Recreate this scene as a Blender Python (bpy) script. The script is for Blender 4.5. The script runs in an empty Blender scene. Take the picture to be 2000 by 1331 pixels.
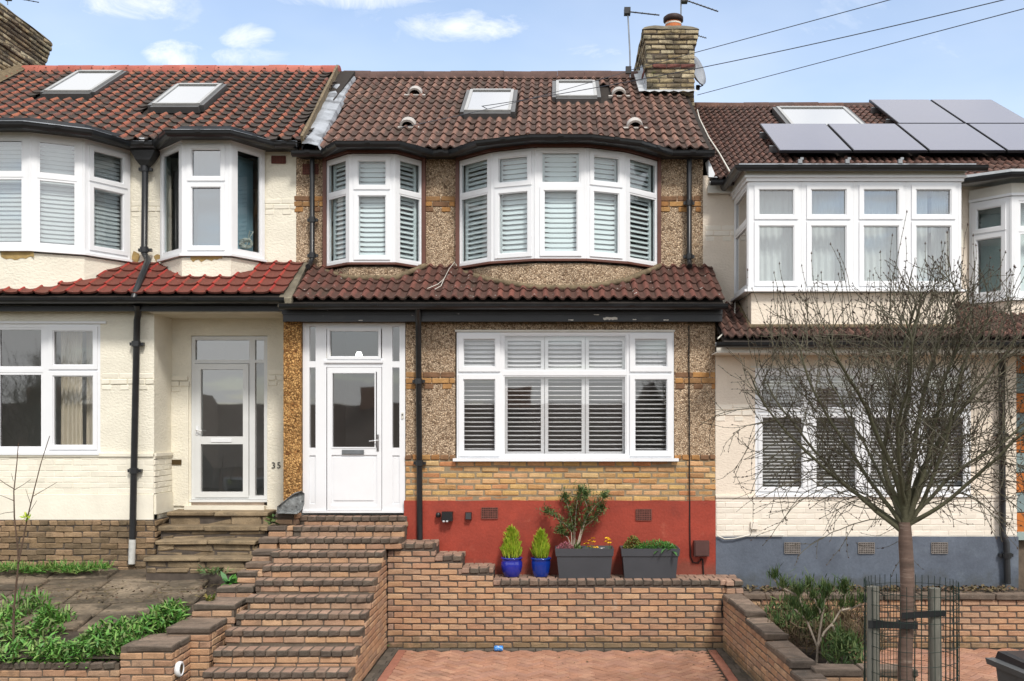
import bpy, math, random
import numpy as np
from mathutils import Vector, Matrix, noise as mnoise
random.seed(7); np.random.seed(7)
D = bpy.data; SC = bpy.context.scene; COL = SC.collection
R = math.radians
# ------------------------------------------------------------------ camera, sky, sun, exposure
F, CX, CY, CAMY, CAMZ = 1940.0, 1088.0, 833.0, -12.85, 2.75   # photo pixels -> metres (house front is Y=0)
cam = D.cameras.new('camera'); camo = D.objects.new('camera', cam); COL.objects.link(camo)
camo.location = (0, CAMY, CAMZ); camo.rotation_euler = (R(90), 0, 0)
cam.sensor_width = 36; cam.lens = 36 * F / 2000; cam.shift_x = -0.044; cam.shift_y = 0.08375
cam.clip_start = 0.1; cam.clip_end = 2000
SC.camera = camo
SUN_EL, SUN_ROT = 48, 158     # from over the photographer's right shoulder
SKY_STRENGTH, SUN_STRENGTH, SUN_ANGLE, EXPOSURE = 0.15, 2.0, 10, 0.60
world = D.worlds.new('World'); SC.world = world; world.use_nodes = True
SC.view_settings.view_transform = 'Standard'; SC.view_settings.look = 'None'
SC.view_settings.exposure = EXPOSURE; SC.view_settings.gamma = 1.0; SC.view_settings.use_curve_mapping = False
sl = D.lights.new('sun', 'SUN'); sl.energy = SUN_STRENGTH; sl.angle = R(SUN_ANGLE); sl.color = (1, .95, .88)
so = D.objects.new('sun', sl); COL.objects.link(so)
az = R(SUN_ROT)
sd = Vector((math.sin(az) * math.cos(R(SUN_EL)), math.cos(az) * math.cos(R(SUN_EL)), math.sin(R(SUN_EL))))
so.rotation_euler = sd.to_track_quat('Z', 'Y').to_euler()
SC.cycles.max_bounces = 6; SC.cycles.transparent_max_bounces = 16
SC.cycles.diffuse_bounces = 3; SC.cycles.glossy_bounces = 3; SC.cycles.caustics_reflective = False

class G:
    """tiny node helper"""
    def __init__(s, nt): s.nt = nt; s.N = nt.nodes; s.L = nt.links
    def n(s, t, **kw):
        x = s.N.new(t)
        for k, v in kw.items(): setattr(x, k, v)
        return x
    def set(s, inp, v):
        if isinstance(v, bpy.types.NodeSocket): s.L.new(v, inp)
        elif v is not None:
            if inp.type == 'RGBA' and len(v) == 3: v = (*v, 1)
            inp.default_value = v
    def m(s, op, a, b=None, c=None, clamp=False):
        x = s.n('ShaderNodeMath', operation=op, use_clamp=clamp)
        s.set(x.inputs[0], a)
        if b is not None: s.set(x.inputs[1], b)
        if c is not None: s.set(x.inputs[2], c)
        return x.outputs[0]
    def mix(s, f, a, b, blend='MIX'):
        x = s.n('ShaderNodeMix', data_type='RGBA', blend_type=blend)
        s.set(x.inputs[0], f); s.set(x.inputs[6], a); s.set(x.inputs[7], b); return x.outputs[2]
    def noise(s, vec, scale, detail=4, rough=.55, dist=0):
        x = s.n('ShaderNodeTexNoise'); s.set(x.inputs['Vector'], vec)
        x.inputs['Scale'].default_value = scale; x.inputs['Detail'].default_value = detail
        x.inputs['Roughness'].default_value = rough; x.inputs['Distortion'].default_value = dist
        return x.outputs['Fac']
    def ramp(s, f, stops, interp='LINEAR'):
        x = s.n('ShaderNodeValToRGB'); cr = x.color_ramp; cr.interpolation = interp
        while len(cr.elements) < len(stops): cr.elements.new(.5)
        for e, (p, c) in zip(cr.elements, stops):
            e.position = p; e.color = (*c, 1) if len(c) == 3 else c
        s.set(x.inputs[0], f); return x.outputs[0]
    def step(s, v, a, b):
        x = s.n('ShaderNodeMapRange', interpolation_type='SMOOTHSTEP'); s.set(x.inputs[0], v)
        x.inputs[1].default_value = a; x.inputs[2].default_value = b; return x.outputs[0]

def build_world():
    g = G(world.node_tree); g.N.clear()
    out = g.n('ShaderNodeOutputWorld')
    sky = g.n('ShaderNodeTexSky', sky_type='NISHITA'); sky.sun_disc = False
    sky.sun_elevation = R(SUN_EL); sky.sun_rotation = R(SUN_ROT)
    sky.air_density = 1.0; sky.dust_density = .6; sky.ozone_density = .5; sky.altitude = 50
    tc = g.n('ShaderNodeTexCoord').outputs['Generated']
    sp = g.n('ShaderNodeSeparateXYZ'); g.L.new(tc, sp.inputs[0])
    x, y, z = sp.outputs
    # cloud layer as seen over the whole sky: direction projected on a plane overhead
    zz = g.m('ADD', g.m('MAXIMUM', z, 0.0), 0.12)
    cv = g.n('ShaderNodeCombineXYZ'); g.set(cv.inputs[0], g.m('DIVIDE', x, zz)); g.set(cv.inputs[1], g.m('DIVIDE', y, zz))
    base = g.noise(cv.outputs[0], 1.3, 9, .6, .25)
    behind = g.step(y, .35, -.25)                       # heavier broken cloud behind the camera
    cover = g.step(g.m('ADD', base, g.m('ADD', g.m('MULTIPLY', behind, .24), g.m('MULTIPLY', g.step(z, .42, .62), .22))), .52, .72)
    # the separate fair-weather clouds over the roofs (direction angles)
    yy = g.m('MAXIMUM', y, .05)
    u = g.m('DIVIDE', x, yy); v = g.m('DIVIDE', z, yy)
    cu = g.n('ShaderNodeCombineXYZ'); g.set(cu.inputs[0], g.m('MULTIPLY', u, 1.0)); g.set(cu.inputs[1], g.m('MULTIPLY', v, 1.7))
    n1 = g.noise(cu.outputs[0], 11, 12, .68, .9)
    tot = None
    for (px, py, a, b, k) in [(900, 52, 170, 48, 1.), (968, 48, 80, 36, .9), (340, 106, 85, 42, 1.), (485, 72, 75, 38, 1.), (500, 112, 130, 32, .9), (130, 88, 90, 34, .6),
                              (270, 12, 210, 44, .8), (690, -4, 260, 34, .8), (1170, 100, 150, 32, .5), (1100, 130, 110, 20, .45), (1800, -10, 60, 10, .3), (60, 20, 90, 26, .3)]:
        du = g.m('MULTIPLY', g.m('SUBTRACT', u, (px - CX) / F), F / a)
        dv = g.m('MULTIPLY', g.m('SUBTRACT', v, (CY - py) / F), F / b)
        r2 = g.m('ADD', g.m('MULTIPLY', du, du), g.m('MULTIPLY', dv, dv))
        e = g.m('MULTIPLY', g.m('SUBTRACT', 1.0, r2, clamp=True), k)
        tot = e if tot is None else g.m('MAXIMUM', tot, e)
    puffs = g.step(g.m('ADD', g.m('MULTIPLY', tot, .9), g.m('MULTIPLY', g.m('SUBTRACT', n1, .5), 2.4)), -.05, 1.5)
    puffs = g.m('MULTIPLY', puffs, g.step(tot, 0, .6))
    wisp = g.m('MULTIPLY', g.step(g.noise(cu.outputs[0], 4.5, 10, .66, .6), .48, .78), .42)
    puffs = g.m('MAXIMUM', puffs, wisp)
    front = g.m('MULTIPLY', g.step(y, .3, .6), g.step(z, .52, .40))
    cover = g.m('ADD', g.m('MULTIPLY', cover, g.m('SUBTRACT', 1.0, front)), g.m('MULTIPLY', puffs, front), clamp=True)
    veil = g.m('ADD', g.m('MULTIPLY', g.step(g.noise(cv.outputs[0], .7, 5), .35, .75), .26), g.m('ADD', .06, g.m('MULTIPLY', g.step(z, .42, .05), .42)))
    fac = g.m('MAXIMUM', g.m('MULTIPLY', cover, .95), veil)
    b1 = g.n('ShaderNodeBackground'); g.L.new(sky.outputs[0], b1.inputs[0]); b1.inputs[1].default_value = SKY_STRENGTH
    b2 = g.n('ShaderNodeBackground'); g.set(b2.inputs[0], g.mix(base, (.86, .90, .95), (1., .98, .96))); b2.inputs[1].default_value = .88
    ms = g.n('ShaderNodeMixShader'); g.set(ms.inputs[0], fac); g.L.new(b1.outputs[0], ms.inputs[1]); g.L.new(b2.outputs[0], ms.inputs[2])
    g.L.new(ms.outputs[0], out.inputs[0])
build_world()

# ------------------------------------------------------------------ materials
MATS = {}
def mat(name, cols, rough=.8, var=0.0, nscale=6, namt=.25, bump=0.0, bscale=60, bdet=4, spec=.35, metal=0., stains=(), stretch=(1, 1, 1), fine=0., fscale=120, splash=None):
    """cols: palette picked per piece (object / island); noise mottling by world position; stains: (colour, scale, lo, hi, amount)"""
    m = D.materials.new(name); m.use_nodes = True; g = G(m.node_tree)
    b = g.N['Principled BSDF']; b.inputs['Roughness'].default_value = rough
    b.inputs['Specular IOR Level'].default_value = spec; b.inputs['Metallic'].default_value = metal
    geo = g.n('ShaderNodeNewGeometry'); pos = geo.outputs['Position']
    mp = g.n('ShaderNodeMapping'); g.L.new(pos, mp.inputs[0]); mp.inputs['Scale'].default_value = stretch
    P = mp.outputs[0]
    if len(cols) == 1: c = cols[0]
    else:
        oi = g.n('ShaderNodeObjectInfo')
        rnd = g.m('FRACT', g.m('ADD', oi.outputs['Random'], geo.outputs['Random Per Island']))
        st = [(i / len(cols), k) for i, k in enumerate(cols)]
        c = g.ramp(rnd, st, 'CONSTANT' if var == 0 else 'LINEAR')
    n1 = g.noise(P, nscale, 6, .6)
    c = g.mix(1.0, c, g.ramp(n1, [(.25, (1 - namt,) * 3), (.75, (1 + namt,) * 3)]), 'MULTIPLY')
    if fine:
        n2 = g.noise(P, fscale, 3, .6)
        c = g.mix(1.0, c, g.ramp(n2, [(.3, (1 - fine,) * 3), (.7, (1 + fine,) * 3)]), 'MULTIPLY')
    for (sc, ss, lo, hi, am) in stains:
        f = g.m('MULTIPLY', g.step(g.noise(P, ss, 6, .65), lo, hi), am)
        c = g.mix(f, c, sc)
    if splash:                                       # mud and algae splashed up from the ground, breaking up with height
        z0, z1, sc_, am = splash; sp = g.n('ShaderNodeSeparateXYZ'); g.L.new(pos, sp.inputs[0])
        f = g.step(g.m('ADD', g.step(sp.outputs[2], z1, z0), g.m('MULTIPLY', g.m('SUBTRACT', g.noise(pos, 6, 7, .7), .5), 1.7)), .45, 1.0)
        c = g.mix(g.m('MULTIPLY', f, am), c, sc_)
    g.set(b.inputs['Base Color'], c)
    if bump:
        bn = g.n('ShaderNodeBump'); bn.inputs['Strength'].default_value = min(1, bump); bn.inputs['Distance'].default_value = .012
        g.set(bn.inputs['Height'], g.noise(P, bscale, bdet, .6)); g.L.new(bn.outputs[0], b.inputs['Normal'])
    MATS[name] = m; return m

def pebbledash(name, light, mid, dark, sc=42):
    m = D.materials.new(name); m.use_nodes = True; g = G(m.node_tree); b = g.N['Principled BSDF']
    b.inputs['Roughness'].default_value = .9; b.inputs['Specular IOR Level'].default_value = .2
    pos = g.n('ShaderNodeNewGeometry').outputs['Position']
    w = g.n('ShaderNodeTexNoise'); g.set(w.inputs['Vector'], pos); w.inputs['Scale'].default_value = 18; w.inputs['Detail'].default_value = 3
    dv = g.n('ShaderNodeVectorMath', operation='MULTIPLY_ADD'); g.L.new(w.outputs['Color'], dv.inputs[0]); dv.inputs[1].default_value = (.06, .06, .06); g.L.new(pos, dv.inputs[2])
    vo = g.n('ShaderNodeTexVoronoi', feature='F1'); g.L.new(dv.outputs[0], vo.inputs['Vector']); vo.inputs['Scale'].default_value = sc
    vd = g.n('ShaderNodeTexVoronoi', feature='DISTANCE_TO_EDGE'); g.L.new(dv.outputs[0], vd.inputs['Vector']); vd.inputs['Scale'].default_value = sc
    sepc = g.n('ShaderNodeSeparateColor'); g.L.new(vo.outputs['Color'], sepc.inputs[0])
    c = g.ramp(sepc.outputs[0], [(0, dark), (.14, mid), (.45, light), (.8, [min(1, k * 1.25) for k in light]), (1, mid)])
    edge = g.step(vd.outputs['Distance'], .02, .16)
    c = g.mix(edge, [k * .33 for k in mid], c)
    big = g.noise(pos, 1.6, 6, .65)
    c = g.mix(1., c, g.ramp(big, [(.3, (.72, .70, .68)), (.7, (1.15, 1.13, 1.1))]), 'MULTIPLY')
    rust = g.m('MULTIPLY', g.step(g.noise(pos, 2.3, 7, .7), .60, .74), .45)
    c = g.mix(rust, c, (.30, .17, .07))
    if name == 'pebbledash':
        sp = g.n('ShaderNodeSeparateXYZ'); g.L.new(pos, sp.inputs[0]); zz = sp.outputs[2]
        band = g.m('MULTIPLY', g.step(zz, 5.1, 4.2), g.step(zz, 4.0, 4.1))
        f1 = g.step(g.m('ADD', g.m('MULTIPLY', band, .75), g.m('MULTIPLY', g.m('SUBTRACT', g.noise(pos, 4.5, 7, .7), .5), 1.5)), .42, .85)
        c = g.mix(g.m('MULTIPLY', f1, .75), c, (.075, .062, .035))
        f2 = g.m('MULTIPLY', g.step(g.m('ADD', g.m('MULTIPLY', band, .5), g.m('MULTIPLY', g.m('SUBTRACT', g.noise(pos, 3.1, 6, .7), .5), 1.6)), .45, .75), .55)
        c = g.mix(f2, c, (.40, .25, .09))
    g.set(b.inputs['Base Color'], c)
    bn = g.n('ShaderNodeBump'); bn.inputs['Strength'].default_value = .9; bn.inputs['Distance'].default_value = .012
    g.set(bn.inputs['Height'], g.m('SUBTRACT', 1.0, vo.outputs['Distance'])); g.L.new(bn.outputs[0], b.inputs['Normal'])
    MATS[name] = m; return m

def tile_mat(name, cols, roll, pan_dark, fleck=0., moss=.3):
    m = D.materials.new(name); m.use_nodes = True; g = G(m.node_tree); b = g.N['Principled BSDF']
    b.inputs['Roughness'].default_value = .78; b.inputs['Specular IOR Level'].default_value = .3
    geo = g.n('ShaderNodeNewGeometry'); pos = geo.outputs['Position']; oi = g.n('ShaderNodeObjectInfo')
    rnd = g.m('FRACT', g.m('ADD', oi.outputs['Random'], geo.outputs['Random Per Island']))
    c = g.ramp(rnd, [(i / max(1, len(cols) - 1), k) for i, k in enumerate(cols)])
    at = g.n('ShaderNodeAttribute'); at.attribute_name = 'roll'     # 1 on the crest of the tile, 0 in its channel, where dirt and lichen settle
    dirt = g.m('MULTIPLY', g.step(g.m('ADD', g.m('SUBTRACT', 1.0, at.outputs['Fac']), g.m('MULTIPLY', g.m('SUBTRACT', g.noise(pos, 9, 6, .7), .5), 1.6)), .35, .85), pan_dark)
    c = g.mix(dirt, c, roll)
    mo = g.m('MULTIPLY', g.step(g.noise(pos, 2.2, 7, .7), .52, .72), moss)
    c = g.mix(mo, c, (.045, .042, .03))
    c = g.mix(1., c, g.ramp(g.noise(pos, 45, 4, .6), [(.3, (.75,) * 3), (.7, (1.25,) * 3)]), 'MULTIPLY')
    if fleck:
        f = g.m('MULTIPLY', g.step(g.noise(pos, 26, 2, .5), .715, .735), fleck); c = g.mix(f, c, (.6, .58, .54))
    g.set(b.inputs['Base Color'], c)
    bn = g.n('ShaderNodeBump'); bn.inputs['Strength'].default_value = .35; bn.inputs['Distance'].default_value = .01
    g.set(bn.inputs['Height'], g.noise(pos, 70, 4)); g.L.new(bn.outputs[0], b.inputs['Normal'])
    MATS[name] = m; return m

def glass_mat(name, base, tint=(1, 1, 1), frost=0.02):
    m = D.materials.new(name); m.use_nodes = True; g = G(m.node_tree); g.N.clear()
    out = g.n('ShaderNodeOutputMaterial'); t = g.n('ShaderNodeBsdfTransparent'); t.inputs[0].default_value = (*tint, 1)
    gl = g.n('ShaderNodeBsdfGlossy'); gl.inputs['Roughness'].default_value = frost
    fr = g.n('ShaderNodeFresnel'); fr.inputs[0].default_value = 1.5
    bn = g.n('ShaderNodeBump'); bn.inputs['Strength'].default_value = .05; bn.inputs['Distance'].default_value = .02
    pos = g.n('ShaderNodeNewGeometry').outputs['Position']
    g.set(bn.inputs['Height'], g.noise(pos, 1.7, 1)); g.L.new(bn.outputs[0], gl.inputs['Normal'])
    mx = g.n('ShaderNodeMixShader'); bf = g.n('ShaderNodeNewGeometry').outputs['Backfacing']
    g.set(mx.inputs[0], g.m('MULTIPLY', g.m('SUBTRACT', 1.0, bf), g.m('ADD', g.m('MULTIPLY', fr.outputs[0], 1.6), base, clamp=True)))
    g.L.new(t.outputs[0], mx.inputs[1]); g.L.new(gl.outputs[0], mx.inputs[2]); g.L.new(mx.outputs[0], out.inputs[0])
    MATS[name] = m; return m

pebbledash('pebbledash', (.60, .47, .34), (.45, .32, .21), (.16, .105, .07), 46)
pebbledash('pebbledash_orange', (.56, .33, .13), (.38, .19, .065), (.15, .065, .025), 36)
mat('cream_render', [(.80, .755, .635)], .9, nscale=1.6, namt=.10, bump=.9, bscale=26, bdet=5, stains=[((.42, .34, .2), 1.1, .66, .82, .35)], stretch=(1, 1, 1.6))
mat('cream_paint', [(.80, .755, .635), (.77, .725, .61), (.82, .775, .66)], .85, nscale=3, namt=.08, bump=.3, bscale=30, stains=[((.4, .33, .2), 1.3, .66, .85, .3)])
mat('pink_render', [(.77, .675, .565)], .9, nscale=1.6, namt=.08, bump=.9, bscale=28, bdet=5, stains=[((.4, .32, .24), 1.4, .66, .85, .3)], stretch=(1, 1, 1.6))
mat('pink_paint', [(.79, .725, .625), (.76, .695, .6), (.81, .745, .65)], .85, nscale=3, namt=.06, bump=.25, bscale=30)
mat('soffit_paint', [(.62, .58, .48)], .8, namt=.1)
mat('bare_render', [(.36, .25, .10)], .9, nscale=9, namt=.3, bump=.4, bscale=40)
mat('white_upvc', [(.80, .81, .83)], .32, nscale=2.5, namt=.03, spec=.45)
mat('old_upvc', [(.70, .71, .70)], .4, nscale=2.5, namt=.06, spec=.4)
mat('white_trim', [(.68, .66, .60)], .6, nscale=3, namt=.1)
mat('louvre_white', [(.80, .81, .82)], .4, namt=.02)
mat('blind_white', [(.82, .84, .85)], .5, namt=.02)
mat('net_curtain', [(.86, .87, .85)], .9, nscale=3, namt=.06)
mat('curtain_cream', [(.62, .57, .46)], .9, nscale=3, namt=.1)
mat('brown_wood', [(.13, .055, .04)], .5, nscale=4, namt=.2)
mat('gutter_black', [(.012, .013, .015)], .28, nscale=5, namt=.4, spec=.5, stains=[((.10, .10, .09), 9, .62, .8, .2)])
mat('black_paint', [(.018, .020, .024)], .42, nscale=7, namt=.4, spec=.5, stains=[((.42, .41, .38), 6.5, .665, .68, .8), ((.09, .09, .085), 5, .5, .8, .4)], stretch=(.45, 1, 1.6))
mat('pipe_black', [(.017, .018, .02)], .35, nscale=7, namt=.35, spec=.5, stains=[((.2, .2, .19), 14, .68, .72, .5)])
mat('pipe_white', [(.55, .55, .52)], .6, nscale=9, namt=.25)
mat('lead', [(.30, .32, .35)], .5, nscale=4, namt=.35, bump=.4, bscale=9, spec=.5, stains=[((.05, .05, .055), 3, .5, .62, .75)])
mat('lead_pale', [(.46, .48, .50)], .45, nscale=5, namt=.25, spec=.5)
mat('mortar_grey', [(.13, .10, .075)], .95, nscale=9, namt=.35, bump=.4, bscale=90)
mat('mortar_dark', [(.085, .068, .055)], .95, nscale=9, namt=.35, bump=.4, bscale=90)
mat('mortar_pale', [(.27, .215, .14)], .95, nscale=9, namt=.25, bump=.5, bscale=70)
SAL = [(.41, .24, .14), (.46, .28, .16), (.37, .205, .125), (.48, .31, .185), (.41, .26, .17), (.32, .19, .125), (.44, .25, .14), (.36, .23, .15)]
mat('brick_salmon', SAL, .88, var=1, nscale=7, namt=.2, bump=.5, bscale=60, fine=.12, stains=[((.10, .075, .055), 2.1, .56, .78, .5), ((.52, .42, .33), 5, .60, .76, .38)], splash=(.0, .35, (.10, .085, .04), .65))
mat('brick_step', SAL, .88, var=1, nscale=7, namt=.22, bump=.5, bscale=60, fine=.15, stains=[((.11, .08, .06), 3.2, .52, .74, .6)])
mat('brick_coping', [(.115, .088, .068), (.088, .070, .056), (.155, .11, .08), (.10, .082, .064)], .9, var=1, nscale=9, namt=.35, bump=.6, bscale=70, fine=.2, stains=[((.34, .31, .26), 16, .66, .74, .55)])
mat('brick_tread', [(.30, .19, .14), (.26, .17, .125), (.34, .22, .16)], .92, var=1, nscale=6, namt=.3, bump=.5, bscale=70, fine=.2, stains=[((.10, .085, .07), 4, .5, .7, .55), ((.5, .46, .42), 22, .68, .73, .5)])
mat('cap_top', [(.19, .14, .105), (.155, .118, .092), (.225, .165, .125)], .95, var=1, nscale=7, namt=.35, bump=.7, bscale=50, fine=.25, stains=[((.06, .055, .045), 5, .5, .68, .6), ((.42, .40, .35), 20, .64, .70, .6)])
mat('brick_yellow', [(.50, .30, .11), (.56, .37, .15), (.54, .29, .12), (.42, .24, .10), (.62, .44, .22), (.50, .22, .10), (.36, .20, .09), (.58, .34, .17)], .9, var=1, nscale=9, namt=.22, bump=.7, bscale=50, fine=.15, stains=[((.22, .15, .07), 4, .58, .75, .4)])
mat('brick_dado', [(.40, .21, .075), (.33, .16, .06), (.46, .26, .10), (.20, .11, .06)], .9, var=1, nscale=9, namt=.3, bump=.6, bscale=50, fine=.15)
mat('brick_chimney', [(.25, .19, .105), (.35, .28, .165), (.46, .40, .27), (.19, .14, .085), (.12, .095, .065), (.29, .22, .13), (.42, .35, .23)], .92, var=1, nscale=9, namt=.45, bump=.9, bscale=45, fine=.25, stains=[((.05, .048, .035), 3.0, .48, .64, .7), ((.56, .53, .42), 9, .64, .70, .6), ((.10, .11, .03), 4, .60, .72, .6)])
mat('brick_red_band', [(.26, .075, .05), (.20, .06, .045), (.13, .05, .04)], .9, var=1, nscale=9, namt=.4, bump=.6, bscale=50)
mat('flaunching', [(.15, .13, .095)], .95, nscale=6, namt=.5, bump=.9, bscale=25, stains=[((.33, .31, .22), 6, .6, .72, .5)])
mat('brick_plinth', [(.23, .155, .085), (.19, .13, .075), (.27, .185, .105), (.30, .20, .12), (.16, .115, .07)], .92, var=1, nscale=7, namt=.3, bump=.9, bscale=35, fine=.15, stains=[((.06, .055, .035), 2.2, .55, .72, .5)])
mat('stone_step', [(.24, .18, .11), (.21, .155, .095), (.28, .21, .13)], .92, var=1, nscale=5, namt=.35, bump=.9, bscale=30, fine=.2, stains=[((.07, .06, .045), 3, .5, .7, .6)])
mat('stone_slab', [(.185, .145, .10), (.155, .118, .082), (.215, .17, .12)], .95, var=1, nscale=4, namt=.5, bump=1., bscale=11, fine=.3, fscale=60, stains=[((.055, .045, .033), 2.2, .45, .62, .7), ((.05, .042, .03), 7, .52, .64, .6), ((.42, .37, .28), 18, .66, .70, .6)], stretch=(.45, 1, 1))
mat('red_paint', [(.31, .046, .026)], .62, nscale=2.6, namt=.2, bump=.35, bscale=28, spec=.4, stains=[((.17, .032, .022), 1.4, .50, .72, .6), ((.46, .13, .08), 4, .60, .76, .5), ((.62, .50, .45), 21, .745, .765, .75)], fine=.1, fscale=40, splash=(.80, 1.35, (.15, .06, .04), .6))
mat('blue_paint', [(.105, .125, .160)], .7, nscale=2.2, namt=.2, bump=.3, bscale=26, stains=[((.19, .225, .27), 2.4, .52, .74, .6), ((.065, .075, .10), 1.3, .5, .7, .5), ((.55, .57, .6), 24, .755, .77, .8)], fine=.1, fscale=40, splash=(.6, 1.15, (.07, .075, .075), .65))
mat('paver', [(.36, .185, .12), (.40, .205, .13), (.32, .165, .11), (.44, .245, .16), (.37, .20, .14)], .9, var=1, nscale=4, namt=.25, bump=.4, bscale=80, fine=.15, stains=[((.09, .075, .055), .9, .52, .72, .6), ((.25, .20, .08), 1.3, .6, .75, .35)])
mat('paver_edge', [(.36, .15, .10), (.33, .14, .095)], .9, var=1, nscale=5, namt=.2, bump=.3, bscale=80, stains=[((.12, .08, .06), 2, .55, .75, .5)])
mat('paver_grey', [(.10, .085, .068), (.12, .10, .08), (.085, .072, .058)], .9, var=1, nscale=5, namt=.3, bump=.4, bscale=70, stains=[((.07, .08, .035), 1.6, .55, .75, .5)])
mat('soil', [(.05, .038, .028)], .98, nscale=8, namt=.5, bump=1, bscale=40, stains=[((.14, .11, .08), 14, .6, .7, .5)])
mat('asphalt', [(.05, .05, .052)], .9, nscale=6, namt=.25, bump=.4, bscale=120)
mat('ground_far', [(.07, .08, .045)], .95, nscale=.5, namt=.4)
tile_mat('tile_brown', [(.150, .076, .056), (.19, .098, .072), (.12, .062, .048), (.23, .125, .092), (.165, .086, .064), (.10, .056, .044)], (.055, .036, .028), .85, .7, .6)
tile_mat('tile_canopy', [(.125, .05, .038), (.16, .062, .048), (.10, .046, .036), (.19, .07, .052)], (.065, .038, .03), .75, .9, .6)
tile_mat('tile_clay', [(.23, .072, .048), (.30, .095, .058), (.16, .064, .048), (.35, .12, .066), (.11, .06, .046)], (.052, .040, .034), 1., .1, .75)
tile_mat('tile_red', [(.34, .035, .028), (.29, .032, .026), (.38, .048, .034), (.25, .045, .03)], (.12, .048, .034), .85, .2, .5)
tile_mat('tile_dark', [(.13, .066, .05), (.16, .085, .065), (.10, .055, .045), (.18, .09, .07)], (.06, .038, .032), .8, .3, .45)
mat('ridge_red', [(.36, .10, .07), (.33, .085, .06), (.39, .12, .085)], .75, var=1, nscale=3, namt=.2, bump=.2, bscale=40)
mat('ridge_brown', [(.085, .05, .042), (.10, .058, .048)], .8, var=1, nscale=5, namt=.35, bump=.3, bscale=40)
mat('ridge_dark', [(.10, .055, .042), (.07, .045, .038), (.13, .07, .05)], .85, var=1, nscale=5, namt=.4, bump=.3, bscale=40)
mat('roof_deck', [(.03, .024, .02)], .95)
mat('bedding', [(.17, .13, .08)], .95, nscale=14, namt=.5, bump=.9, bscale=40)
mat('velux_grey', [(.085, .085, .085)], .4, namt=.15, spec=.5)
mat('velux_alu', [(.42, .42, .41)], .35, namt=.1, spec=.5, metal=.3)
mat('vent_hood', [(.42, .39, .36)], .6, nscale=9, namt=.2)
mat('vent_dark', [(.03, .025, .022)], .8)
mat('airbrick_dark', [(.17, .065, .05)], .85, nscale=20, namt=.3)
mat('airbrick_iron', [(.20, .18, .165)], .7, nscale=20, namt=.4)
mat('solar_cell', [(.055, .055, .11)], .22, namt=.05, spec=1.0)
MATS['solar_cell'].node_tree.nodes['Principled BSDF'].inputs['Coat Weight'].default_value = .45
mat('solar_edge', [(.012, .012, .015)], .35)
mat('pot_blue', [(.020, .028, .30)], .12, nscale=4, namt=.2, spec=.7)
mat('pot_blue_deep', [(.006, .035, .27)], .12, nscale=4, namt=.2, spec=.7)
mat('planter_grey', [(.055, .058, .066)], .5, nscale=3, namt=.12, spec=.4)
mat('dark_plastic', [(.012, .012, .013)], .4, spec=.5)
mat('sensor_glass', [(.6, .6, .62)], .25, spec=.6)
mat('box_brown', [(.085, .04, .035)], .55, nscale=5, namt=.2)
mat('cable_black', [(.012, .012, .012)], .5)
mat('cable_white', [(.6, .58, .52)], .6)
mat('wire_line', [(.05, .055, .07)], .6)
mat('metal_grey', [(.25, .26, .27)], .4, metal=.8, spec=.5)
mat('chrome', [(.65, .65, .65)], .15, metal=1.)
mat('pot_orange', [(.55, .17, .06)], .7, nscale=6, namt=.15)
mat('cowl_dark', [(.03, .014, .012)], .6, nscale=8, namt=.3)
mat('dish', [(.30, .32, .35)], .5)
mat('rock_grey', [(.20, .21, .21)], .9, nscale=16, namt=.6, bump=1, bscale=24, stains=[((.5, .52, .52), 26, .6, .66, .7), ((.02, .02, .02), 14, .58, .66, .8)])
mat('can_blue', [(.03, .22, .62)], .3, nscale=30, namt=.2, spec=.6, stains=[((.7, .75, .8), 40, .55, .6, .7)])
mat('bin_grey', [(.10, .105, .11)], .45, nscale=3, namt=.15, spec=.45)
mat('bin_lid', [(.022, .024, .03)], .3, nscale=3, namt=.15, spec=.5)
mat('bark', [(.095, .09, .055)], .85, nscale=8, namt=.35, bump=.6, bscale=40, stains=[((.12, .13, .07), 5, .5, .7, .5)])
mat('bark_trunk', [(.14, .092, .072)], .7, nscale=5, namt=.4, bump=.6, bscale=14, stains=[((.30, .24, .19), 5, .56, .66, .7), ((.07, .055, .04), 4, .56, .7, .6)], stretch=(.5, .5, 3.2))
mat('twig', [(.095, .086, .058)], .8, nscale=4, namt=.35)
mat('bud', [(.05, .03, .022)], .7)
mat('mesh_green', [(.008, .022, .016)], .5, spec=.4)
mat('stake', [(.165, .16, .135)], .9, nscale=6, namt=.3, bump=.5, bscale=30, stretch=(3, 3, .5))
mat('strap', [(.012, .013, .014)], .6)
mat('stem_pale', [(.40, .33, .26)], .8, nscale=9, namt=.3)
mat('stem_brown', [(.10, .065, .045)], .85, nscale=9, namt=.3)
mat('leaf_lime', [(.26, .42, .02), (.34, .46, .03), (.18, .33, .02), (.42, .48, .05)], .6, var=1, nscale=9, namt=.2, spec=.3)
mat('leaf_green', [(.045, .16, .022), (.07, .22, .03), (.035, .12, .02), (.10, .27, .04), (.06, .17, .05)], .5, var=1, nscale=7, namt=.25, spec=.35)
mat('leaf_weed', [(.05, .17, .022), (.10, .27, .04), (.035, .11, .018), (.17, .36, .07), (.07, .20, .04), (.22, .34, .09), (.12, .16, .05)], .5, var=1, nscale=7, namt=.3, spec=.35)
mat('leaf_grass', [(.05, .19, .02), (.09, .26, .03), (.035, .13, .018), (.20, .26, .07)], .6, var=1, nscale=7, namt=.25)
mat('leaf_shrub', [(.045, .095, .025), (.075, .135, .035), (.03, .065, .02), (.11, .15, .045)], .6, var=1, nscale=7, namt=.25)
mat('leaf_dry', [(.13, .10, .045), (.095, .07, .04), (.18, .14, .065), (.06, .05, .03), (.12, .075, .05)], .8, var=1, nscale=7, namt=.25)
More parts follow.
